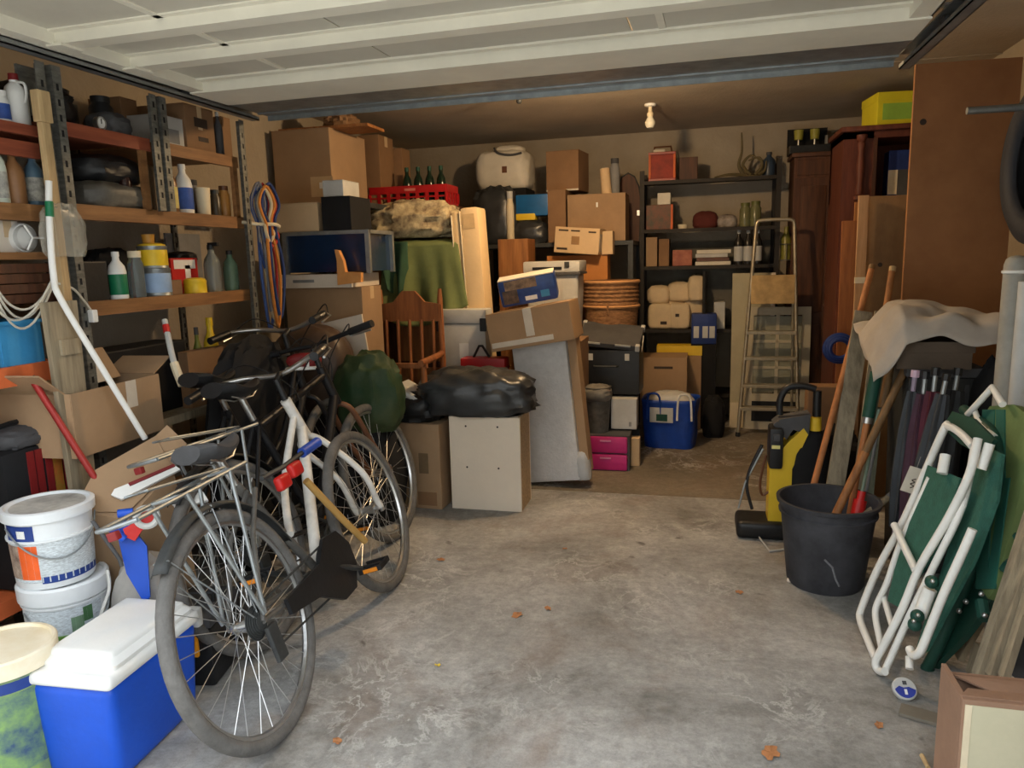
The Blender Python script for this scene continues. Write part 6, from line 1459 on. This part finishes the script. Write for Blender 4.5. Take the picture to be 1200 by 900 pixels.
def plankp(label, a, b_, Ya, Yb, w_, m, th=.015):
    A, B = P(*a, Y=Ya), P(*b_, Y=Yb); d = (A - B); L_ = d.length; d.normalize()
    sd = d.cross(Vector((0, 1, 0))).normalized(); nn = sd.cross(d).normalized()
    t = thing('old_plank', label, 'plank', B)
    Mx = Matrix((sd, nn, d)).transposed().to_4x4()
    bm = nb(); bb(bm, -w_ / 2, w_ / 2, -th / 2, th / 2, 0, L_, .002, Mx); obj('plank', bm, m, t)
    bm = nb(); bb(bm, -w_ / 2 - .001, w_ / 2 + .001, -th / 2 - .001, th / 2 + .001, L_ * .93, L_ * .95, 0, Mx); obj('cleat', bm, m, t)
    return t
plankp('wide weathered plank leaning behind the bucket', (1012, 365), (975, 592), 3.62, 3.36, .075, WOODG)
plankp('narrow weathered plank leaning right of the wide plank', (1030, 365), (1002, 590), 3.6, 3.34, .036, WOODG)
plankp('pale end of a plank showing right of the handle tips', (1036, 372), (1012, 590), 3.66, 3.4, .07, woodmat('grey_green_plank', (120, 122, 100), (150, 150, 126)))
pole('garden_tool', 'garden tool with a dark green sleeve and brown handle in the bucket', 'tool', (1027, 436), (994, 612), 3.3, 3.2, .013, HAND, ((.7, 1., .024, DGREEN, 'sleeve'), (.66, .7, .02, CHROME, 'collar')))
pole('garden_tool', 'slim tool with a brown metal grip beside the green sleeve', 'tool', (1043, 430), (1010, 600), 3.34, 3.22, .008, GREY, ((.72, 1., .017, HANDB, 'grip'),))
pole('garden_tool', 'brown wooden tool handle crossing down into the front of the bucket', 'tool', (1062, 430), (975, 612), 3.28, 3.1, .016, HANDB, ((.0, .45, .017, WOODM, 'worn_end'),))
pole('hedge_tool', 'thin green shaft ending in a red plastic head in the bucket', 'tool', (1030, 480), (1004, 606), 3.25, 3.14, .007, mat('sage_shaft', (110, 128, 112), .5), ((.0, .16, .026, REDP, 'head'), (.16, .24, .016, REDP, 'neck')))
pole('hand_rake', 'short pale stick leaning at the right rim of the bucket', 'stick', (1048, 578), (1010, 606), 3.2, 3.12, .014, WOODG, ((.8, 1., .015, GREY, 'tip'),))
# ---- folded parasols
PU = [mat('plum_fabric', (70, 42, 56), .75, var=.25), mat('maroon_fabric', (84, 32, 46), .75, var=.25), mat('slate_fabric', (58, 62, 66), .75, var=.25), mat('mauve_pole', (150, 136, 156), .4, var=.2), mat('charcoal_fabric', (36, 38, 40), .75, var=.25)]
def parasol(label, a, b_, Ya, Yb, r, m, hand=None, tipm=None):
    A, B = P(*a, Y=Ya), P(*b_, Y=Yb)
    if B.z < .02: B.z = .02
    t = thing('folded_parasol', label, 'parasol', B)
    d = (A - B); L_ = d.length; dn = d.normalized(); u = dn.orthogonal().normalized(); v = dn.cross(u)
    def f(bm):
        n = 28; prev = None
        for j in range(13):
            k = j / 12; rr = r * (.35 + .75 * math.sin(PI * (.15 + .75 * k))); c = d * (.12 + .8 * k); ring = []
            for i in range(n):
                a_ = 2 * PI * i / n; q = rr * (1 + .22 * math.cos(a_ * 7 + k * 1.5)); ring.append(bm.verts.new(c + (u * math.cos(a_) + v * math.sin(a_)) * q))
            if prev:
                for i in range(n): bm.faces.new((prev[i], prev[(i + 1) % n], ring[(i + 1) % n], ring[i]))
            else: bm.faces.new(ring[::-1])
            prev = ring
        bm.faces.new(prev)
    part('canopy', m, t, f, True, ang=70)
    ptube('pole', tipm or STEEL, t, [Vector((0, 0, 0)), d], .009, 8); ptube('handle', hand or BLACK, t, [d, d * 1.04], .016, 8)
    return t
parasol('mauve poled folded parasol with a pink knob next to the tool handles', (1072, 442), (1046, 640), 3.1, 3.08, .03, PU[2], mat('pink_knob', (206, 176, 196), .4), PU[3])
parasol('plum folded parasol beside the mauve poled one', (1084, 444), (1058, 660), 3.08, 3.04, .035, PU[0])
parasol('maroon folded parasol in the middle of the bundle', (1096, 440), (1068, 668), 3.06, 3.02, .036, PU[1])
parasol('slate folded parasol with a white tag', (1108, 446), (1066, 640), 3.0, 2.98, .034, PU[2])
parasol('charcoal folded parasol on the right of the bundle', (1122, 440), (1084, 650), 3.06, 3.0, .045, PU[4])
p = P(1068, 562, Y=2.93)
t = thing('paper_tag', 'white paper tag hanging on the slate parasol', 'tag', (p.x, 2.925, p.z), (0, .3, 0))
pbox('card', PAPER, t, -.024, .024, -.001, .001, -.05, .05); ptube('string', GREY, t, [(0, 0, .05), (.004, .02, .09)], .0015, 4)
part('handwriting', INK, t, lambda bm: tube(bm, curve([(.004, -.002, -.03), (.014, -.002, -.02), (.0, -.002, -.015), (.012, -.002, -.005), (.0, -.002, 0), (.012, -.002, .008)], 4), .0018, 4))

# ---- pressure washer
YPW = 3.62
pA = P(925, 600, Y=YPW)
def W_(px, py, y=YPW): return P(px, py, Y=y)
t = thing('pressure_washer', 'yellow and black pressure washer with hose and black handle', 'pressure washer', (pA.x, YPW, 0))
o_ = Vector((pA.x, YPW, 0))
sc_ = depth(pA) / F
PWY = mat('washer_yellow', (224, 188, 48), .45, var=.06)
def pz_(py): return P(915, py, Y=YPW).z
xb0, xb1 = W_(900, 560).x - o_.x, W_(926, 560).x - o_.x
part('front_shell', PWY, t, lambda bm: prism(bm, [(xb0, .04), (xb1, .04), (xb1, pz_(545)), (W_(945, 505).x - o_.x, pz_(505)), (W_(940, 498).x - o_.x, pz_(498)), (W_(922, 510).x - o_.x, pz_(515)), (xb0, pz_(540))], -.06, .06))
part('control_box', BLACK, t, lambda bm: bb(bm, xb0 - .005, W_(916, 520).x - o_.x, -.085, .05, pz_(545), pz_(498), .015), True)
pbox('label_patch', mat('pale_yellow', (230, 220, 140), .5), t, xb0 + .004, W_(912, 520).x - o_.x, -.087, -.084, pz_(521), pz_(517)); pbox('dial', DGREY, t, xb0 + .01, xb0 + .04, -.095, -.08, pz_(512), pz_(504), .004)
part('top_shell', DGREY, t, lambda bm: prism(bm, [(W_(905, 495).x - o_.x, pz_(495)), (W_(912, 492).x - o_.x, pz_(489)), (W_(948, 483).x - o_.x, pz_(482)), (W_(946, 505).x - o_.x, pz_(506)), (W_(928, 498).x - o_.x, pz_(500)), (W_(920, 512).x - o_.x, pz_(512))], -.055, .055))
part('motor_housing', BLACKM, t, lambda bm: blob(bm, (W_(945, 560).x - o_.x, .03, .05), (.2, .2, pz_(505) - .03), 151, .05, 2, 3, 28, 18, -.95), True)
ptube('hose_post', BLACK, t, [W_(957, 540) - o_ + Vector((0, 0, 0)), W_(957, 488) - o_, W_(958, 458) - o_], .019, 10); ptube('post_collar', PWY, t, [W_(955, 503) - o_ + Vector((0, -.02, 0)), W_(955, 488) - o_ + Vector((0, -.02, 0))], .026, 12)
ptube('handle', BLACK, t, curve([W_(914, 486) - o_, W_(914, 470) - o_, W_(922, 455) - o_, W_(940, 452) - o_, W_(956, 456) - o_], 6), .016, 10)
part('base', BLACK, t, lambda bm: bb(bm, W_(862, 600).x - o_.x, W_(930, 600).x - o_.x, -.1, .1, .0, .085, .03, seg=3), True)
for s in (-1, 1): plathe('wheel', BLACK, t, [(0, -.02), (.05, -.02), (.06, -.012), (.06, .012), (.05, .02), (0, .02)], 20, M=xf((W_(945, 600).x - o_.x, s * .11, .06), (PI / 2, 0, 0)))
ptube('lance', STEEL, t, [W_(893, 522) - o_ + Vector((0, -.06, 0)), W_(872, 560) - o_ + Vector((0, -.08, 0)), W_(864, 588) - o_ + Vector((0, -.1, 0))], .005, 8)
ptube('hose', BLACK, t, curve([W_(892, 518) - o_ + Vector((0, -.05, 0)), W_(878, 545) - o_ + Vector((0, -.07, 0)), W_(874, 565) - o_ + Vector((0, -.08, 0)), W_(880, 590) - o_ + Vector((0, -.08, 0))], 6), .008, 8)
ptube('hose', BROWN, t, curve([W_(897, 530) - o_ + Vector((0, -.05, 0)), W_(890, 560) - o_ + Vector((0, -.05, 0)), W_(892, 576) - o_ + Vector((0, -.05, 0)), W_(900, 572) - o_ + Vector((0, -.05, 0))], 6), .006, 8)
q0 = P(918, 620, Z=.02); q1 = P(884, 622, Z=.02); q2 = P(902, 646, Z=.006)
ptube('wire_stand', LGREY, t, [q0 - o_, q1 - o_, q2 - o_, P(918, 644, Z=.006) - o_], .005, 6)
for k in range(5): part('hose_coil', BLACKM, t, lambda bm: torus(bm, .075 + .006 * k, .009, 28, 8, xf((W_(958, 530).x - o_.x + .012 * k, -.0 + .01 * k, pz_(535)), (.0, .1 * k, .5))), True)
# blue hose ring and small clutter beside boards
p = P(983, 408, Y=4.05)
t = thing('blue_tape_ring', 'ring of dark blue hose hanging at the edge of the orange board', 'hose', (p.x, 4.38, P(983, 408, Y=4.38).z))
p = P(983, 408, Y=4.38); t.location = (p.x, 4.37, p.z)
for k in range(3): part('coil', DBLUE, t, lambda bm: torus(bm, .075 - .012 * k, .012, 30, 8, xf((0, -.01 * k, 0))), True)
bm = nb(); blob(bm, (0, 0, 0), (.22, .2, .42), 155, .2, 2.5); tag(obj('dark_machine', bm, BLACKM, smooth=True, loc=(P(985, 500, Y=4.1).x, 4.15, 0)), 'dark bundle on the floor behind the pressure washer', 'bundle')
bm = nb(); bb(bm, -.1, .1, -.06, .06, 0, .62, .006); tag(obj('brown_paper_sack', bm, CARD2, loc=(P(981, 440, Y=4.0).x, 4.32, 0)), 'small brown cardboard tube box under the blue hose ring', 'box')

# ================================================================== FOLDED CHAIRS
phi = math.radians(17)
n1 = Vector((-math.cos(phi), -.12, math.sin(phi))).normalized(); o1 = P(1037, 788, Z=.012)
def C1(px, py, off=0.): return P(px, py, n=n1, o=o1 + n1 * off)
CHW = mat('white_enamel_tube', (222, 221, 214), .4, var=.08, scale=12)
CHG = mat('green_mesh_fabric', (44, 92, 78), .8, var=.18, scale=30, bump=.2, bscale=140)
CHG2 = mat('green_moulding', (24, 66, 54), .5, var=.15)
ch1 = thing('folding_chair', 'folded white metal garden chair with green fabric leaning at the right', 'folding chair', Vector((o1.x, o1.y, 0)))
oc_ = Vector((o1.x, o1.y, 0))
def CT(name, pts, r, m=CHW, par=ch1, nseg=4, C=C1, oo=oc_):
    return ptube(name, m, par, curve([C(*p) - oo for p in pts], nseg), r, 10)
part('seat_fabric', CHG, ch1, lambda bm: polyslab(bm, [C1(1087, 545, .012), C1(1125, 560, .012), C1(1100, 640, .012), C1(1053, 712, .012), C1(1040, 704, .012), C1(1048, 668, .012)], n1, .006, oc_))
part('back_fabric', CHG, ch1, lambda bm: polyslab(bm, [C1(1150, 520, -.03), C1(1174, 532, -.03), C1(1168, 585, -.03), C1(1142, 655, -.03), C1(1085, 762, -.03), C1(1070, 770, -.03), C1(1112, 640, -.03)], n1, .01, oc_))
part('back_fabric', CHG2, ch1, lambda bm: polyslab(bm, [C1(1104, 500, -.02), C1(1116, 482, -.02), C1(1140, 490, -.02), C1(1165, 515, -.02), C1(1150, 535, -.02), C1(1125, 520, -.02)], n1, .012, oc_))
CT('frame_tube', [(1146, 514, .03), (1136, 556, .03), (1112, 606, .03), (1078, 664, .03), (1058, 712, .03), (1036, 756, .03), (1026, 776, .03), (1030, 786, .02), (1037, 787, .02)], .0125)
CT('frame_tube', [(1142, 524, .012), (1128, 592, .012), (1096, 660, .012), (1066, 722, .012), (1046, 766, .012), (1038, 784, .012)], .011)
CT('frame_tube', [(1140, 523, .0), (1126, 508, .0), (1112, 500, .0), (1104, 508, .0), (1060, 608, .0), (1030, 664, .0), (1010, 712, .0), (1008, 726, .0), (1016, 748, .0), (1026, 772, .0)], .0125)
CT('frame_tube', [(1090, 560, .006), (1056, 636, .006), (1040, 682, .006), (1028, 708, .006), (1026, 722, .006), (1030, 744, .006), (1034, 762, .006)], .011)
CT('frame_tube', [(1035, 696, -.005), (1040, 715, -.005), (1046, 735, -.005)], .010)
CT('cross_bar', [(1048, 615, .035), (1060, 641, .035), (1073, 668, .035)], .012)
CT('frame_tube', [(1140, 620, .02), (1126, 652, .02), (1106, 696, .02), (1086, 746, .02), (1078, 764, .02), (1070, 768, .02), (1066, 760, .02)], .0125)
CT('arm_stub', [(1108, 533, .03), (1104, 555, .03)], .016); CT('arm_stub', [(1160, 520, .0), (1150, 550, .0)], .014)
CT('lower_brace', [(1090, 690, .015), (1084, 706, .015), (1078, 722, .015)], .02)
for a in ((1092, 682), (1075, 722), (1072, 732)): ch = C1(*a, .035) - oc_; part('joint', CHG2, ch1, lambda bm: bmesh.ops.create_uvsphere(bm, u_segments=12, v_segments=8, radius=.02, matrix=Matrix.Translation(ch)), True)
for a in ((1093, 681), (1076, 721), (1071, 728)): ch = C1(*a, .055) - oc_; part('rivet', CHROME, ch1, lambda bm: bmesh.ops.create_uvsphere(bm, u_segments=10, v_segments=6, radius=.006, matrix=Matrix.Translation(ch)), True)
CT('foot', [(1066, 770, 0), (1066, 784, .0)], .012)
# green lounger behind
n2 = Vector((-math.cos(phi * .8), -.1, math.sin(phi * .8))).normalized(); o2 = o1 + Vector((.15, 0.0, 0))
def C2(px, py, off=0.): return P(px, py, n=n2, o=o2 + n2 * off)
lg = thing('folding_lounger', 'folded garden lounger with olive and green striped cushion at the right edge', 'lounger', Vector((o2.x, o2.y, 0)))
og = Vector((o2.x, o2.y, 0))
OLI = mat('olive_cushion', (98, 116, 68), .7, var=.15, scale=8); TEA = mat('teal_cushion', (34, 92, 78), .6, var=.15, scale=8)
part('cushion', OLI, lg, lambda bm: polyslab(bm, [C2(1150, 490), C2(1160, 476), C2(1188, 474), C2(1204, 486), C2(1202, 555), C2(1166, 690), C2(1158, 702), C2(1150, 690), C2(1164, 600)], n2, .05, og))
for (a, b_, w_, m_) in (((1158, 480), (1150, 690), 7, TEA), ((1178, 560), (1160, 690), 5, TEA), ((1172, 480), (1172, 560), 5, TEA)):
    part('stripe', m_, lg, lambda bm: polyslab(bm, [C2(a[0] - w_, a[1], .004), C2(a[0] + w_, a[1], .004), C2(b_[0] + w_, b_[1], .004), C2(b_[0] - w_, b_[1], .004)], n2, .006, og))
ptube('frame_tube', CHW, lg, [C2(1134, 486, .03) - og, C2(1163, 454, .03) - og, C2(1175, 474, .03) - og], .011, 10)
ptube('frame_tube', CHW, lg, [C2(1141, 478, .02) - og, C2(1146, 492, .02) - og, C2(1166, 512, .02) - og], .009, 10)
ptube('frame_tube', CHG2, lg, curve([C2(1130, 480, .0) - og, C2(1142, 490, .01) - og, C2(1166, 512, .01) - og, C2(1170, 560, .01) - og, C2(1150, 640, .0) - og, C2(1108, 740, 0) - og, C2(1085, 785, 0.) - og], 5), .018, 10)
part('fabric', CHG2, lg, lambda bm: polyslab(bm, [C2(1150, 640, -.02), C2(1172, 690, -.02), C2(1130, 745, -.02), C2(1080, 796, -.02), C2(1085, 770, -.02)], n2, .02, og))
for a in ((1163, 574), (1165, 590), (1150, 696), (1132, 705), (1124, 716), (1154, 721)): ch = C2(*a, .03) - og; part('rivet', CHROME, lg, lambda bm: bmesh.ops.create_uvsphere(bm, u_segments=10, v_segments=6, radius=.008, matrix=Matrix.Translation(ch)), True)
ptube('hinge', CHG2, lg, [C2(1150, 705, .02) - og, C2(1154, 726, .02) - og], .018, 8)
lwp = C2(1085, 785); ptube('foot', CHG2, lg, [lwp - og, Vector((lwp.x - og.x + .01, lwp.y - og.y, .012))], .02, 10)
# wooden folding chair at the far right
o3 = o1 + Vector((.2, -.03, 0)); n3 = n2
def C3(px, py, off=0.): return P(px, py, n=n3, o=o3 + n3 * off)
wc = thing('wooden_folding_chair', 'weathered wooden folding chair with green hinges at the right edge', 'folding chair', Vector((o3.x, o3.y, 0))); ow = Vector((o3.x, o3.y, 0))
def slat(a, b_, w_, off, nm='slat', th=.018, m=WOODG):
    A, B = C3(*a, off), C3(*b_, off); B = B if B.z > .0 else B + (A - B) * (-B.z / (A.z - B.z))
    d = (A - B).normalized(); s_ = d.cross(n3).normalized()
    part(nm, m, wc, lambda bm: polyslab(bm, [A - s_ * w_ / 2, A + s_ * w_ / 2, B + s_ * w_ / 2, B - s_ * w_ / 2], n3, th, ow))
slat((1204, 600), (1142, 790), .034, .1, 'leg'); slat((1214, 610), (1157, 790), .03, .09, 'leg'); slat((1222, 630), (1172, 792), .03, .08, 'leg'); slat((1236, 640), (1190, 795), .05, -.02, 'leg', m=DGREY)
slat((1150, 708), (1118, 765), .07, -.03, 'seat_slat'); slat((1146, 755), (1136, 790), .05, -.035, 'seat_slat')
for a in ((1176, 688), (1187, 690), (1183, 658)): ch = C3(*a, .035) - ow; part('bolt', CHROME, wc, lambda bm: bmesh.ops.create_uvsphere(bm, u_segments=10, v_segments=6, radius=.009, matrix=Matrix.Translation(ch)), True)
ptube('hinge', CHG2, wc, curve([C3(1192, 628, .04) - ow, C3(1199, 638, .04) - ow, C3(1199, 655, .04) - ow, C3(1183, 660, .04) - ow, C3(1176, 668, .04) - ow], 4), .013, 8)
# ---- corner box bottom right
hz = .33
pbk, pft = P(1103, 777, Z=hz), P(1126, 816, Z=hz)
xl_ = (pbk.x + pft.x) / 2
t = thing('open_carton', 'worn brown edged box with a pale green front at the bottom right corner', 'box', (xl_, pft.y, 0))
Dp = pbk.y - pft.y; Wp = .42
BRN = mat('worn_brown_board', (150, 118, 96), .8, var=.15, scale=5); PGR = mat('faded_green_card', (192, 188, 158), .8, rgb2=(206, 198, 170), var=.06, scale=3)
pbox('side_panel', BRN, t, 0, .012, 0, Dp, 0, hz, .001); pbox('side_panel', BRN, t, Wp - .012, Wp, 0, Dp, 0, hz, .001); pbox('back_panel', BRN, t, .012, Wp - .012, Dp - .012, Dp, 0, hz - .02)
pbox('front_panel', BRN, t, .0, Wp, -.012, 0, 0, hz, .002); pbox('front_card', PGR, t, .006, Wp - .02, -.0135, -.012, .01, hz - .012); pbox('torn_edge', CREAM, t, .006, .02, -.0145, -.0135, .01, hz - .012)
pbox('bottom_panel', BRN, t, .012, Wp - .012, 0, Dp - .012, .0, .01)
part('flap', BRN, t, lambda bm: polyslab(bm, [Vector((.02, Dp - .01, hz - .02)), Vector((.14, Dp * .35, hz - .03)), Vector((.3, Dp * .5, hz - .02)), Vector((.38, Dp - .01, hz - .02))], Vector((0, 0, 1)), .005))
part('flap', BRN, t, lambda bm: polyslab(bm, [Vector((.0, 0.0, hz + .004)), Vector((Wp, 0, hz + .004)), Vector((Wp - .03, .05, hz - .006)), Vector((.03, .05, hz - .006))], Vector((0, 0, 1)), .005))
# ---- tape roll / jar lid on the floor
p = P(1059, 816, Z=.0)
t = thing('jar_lid', 'round white and blue lid lying tilted on the floor', 'lid', (p.x, p.y, .024), (math.radians(38), 0, .1))
plathe('disc', LGREY, t, [(0, -.008), (.033, -.008), (.035, -.004), (.035, .006), (.032, .009), (0, .009)], 28)
part('blue_print', mat('print_blue', (48, 62, 150), .5), t, lambda bm: polyslab(bm, [Vector((.03 * math.cos(a), .03 * math.sin(a), .0102)) for a in [PI + .15 + (PI - .3) * i / 14 for i in range(15)]] + [Vector((.012, .004, .0102)), Vector((-.004, .001, .0102)), Vector((-.016, .006, .0102))], Vector((0, 0, 1)), .001), True)
pbox('mark', WHITE, t, -.004, .004, -.02, -.004, .0102, .0108); pbox('mark', DGREY, t, -.004, .008, .01, .022, .0092, .0098)
# ---- stick, stone and leaves on the floor
p = P(1080, 885, Z=.006); p2_ = P(1088, 900, Z=.006)
bm = nb(); tube(bm, [p - p, p2_ - p], .006, 8); tag(obj('wood_stick', bm, WOODL, smooth=True, loc=p), 'short pale stick on the floor near the bottom right box', 'stick')
p = P(1095, 845, Z=0); bm = nb(); bb(bm, -.09, .05, -.03, .03, 0, .012, .004, xf((0, 0, 0), (0, 0, -.35))); tag(obj('slate_shard', bm, mat('grey_shard', (116, 110, 98), .85), loc=p), 'flat grey tile shard beside the bottom right box', 'shard')
LEAF = mat('dry_leaf', (172, 118, 76), .8, var=.25, scale=30); LEAFY = mat('yellow_leaf', (226, 196, 70), .8)
for i, (px, py, s, m_, lb) in enumerate(((517, 657, .035, LEAF, 'dry orange leaf on the floor in front of the cream melamine box'), (606, 722, .045, LEAF, 'pale orange leaf in the middle of the floor'), (642, 714, .028, LEAF, 'small brown leaf right of the pale orange leaf'), (513, 781, .018, LEAFY, 'tiny yellow leaf on the left part of the floor'), (903, 884, .055, LEAF, 'large torn orange leaf at the bottom of the floor'), (395, 870, .03, LEAF, 'brown leaf near the bicycle rear wheel'), (662, 644, .02, LEAF, 'dark dry leaf behind the pale orange leaf'), (1030, 852, .028, LEAF, 'reddish leaf left of the round lid'), (866, 695, .03, LEAF, 'brown leaf left of the rubber bucket'))):
    def lf(bm):
        n = 14; c = bm.verts.new((0, 0, .006)); ring = []
        for k in range(n):
            a = 2 * PI * k / n; r = .62 * s * (.55 + .45 * abs(math.sin(a * 2.5 + i)) + .15 * random.random()); ring.append(bm.verts.new((r * math.cos(a), r * .7 * math.sin(a), .003 + .006 * random.random())))
        for k in range(n): bm.faces.new((c, ring[k], ring[(k + 1) % n]))
    bm = nb(); lf(bm); tag(obj('fallen_leaf', bm, m_, loc=P(px, py, Z=0), rot=(0, 0, i * 1.1), solid=.0008), lb, 'leaf', 'fallen leaves on the floor')
p = P(925, 682, Z=0); bm = nb(); bmesh.ops.create_icosphere(bm, subdivisions=1, radius=.012, matrix=Matrix.Translation((0, 0, .008))); tag(obj('pebble', bm, OFFW, loc=p), 'small white pebble beside the rubber bucket', 'pebble')
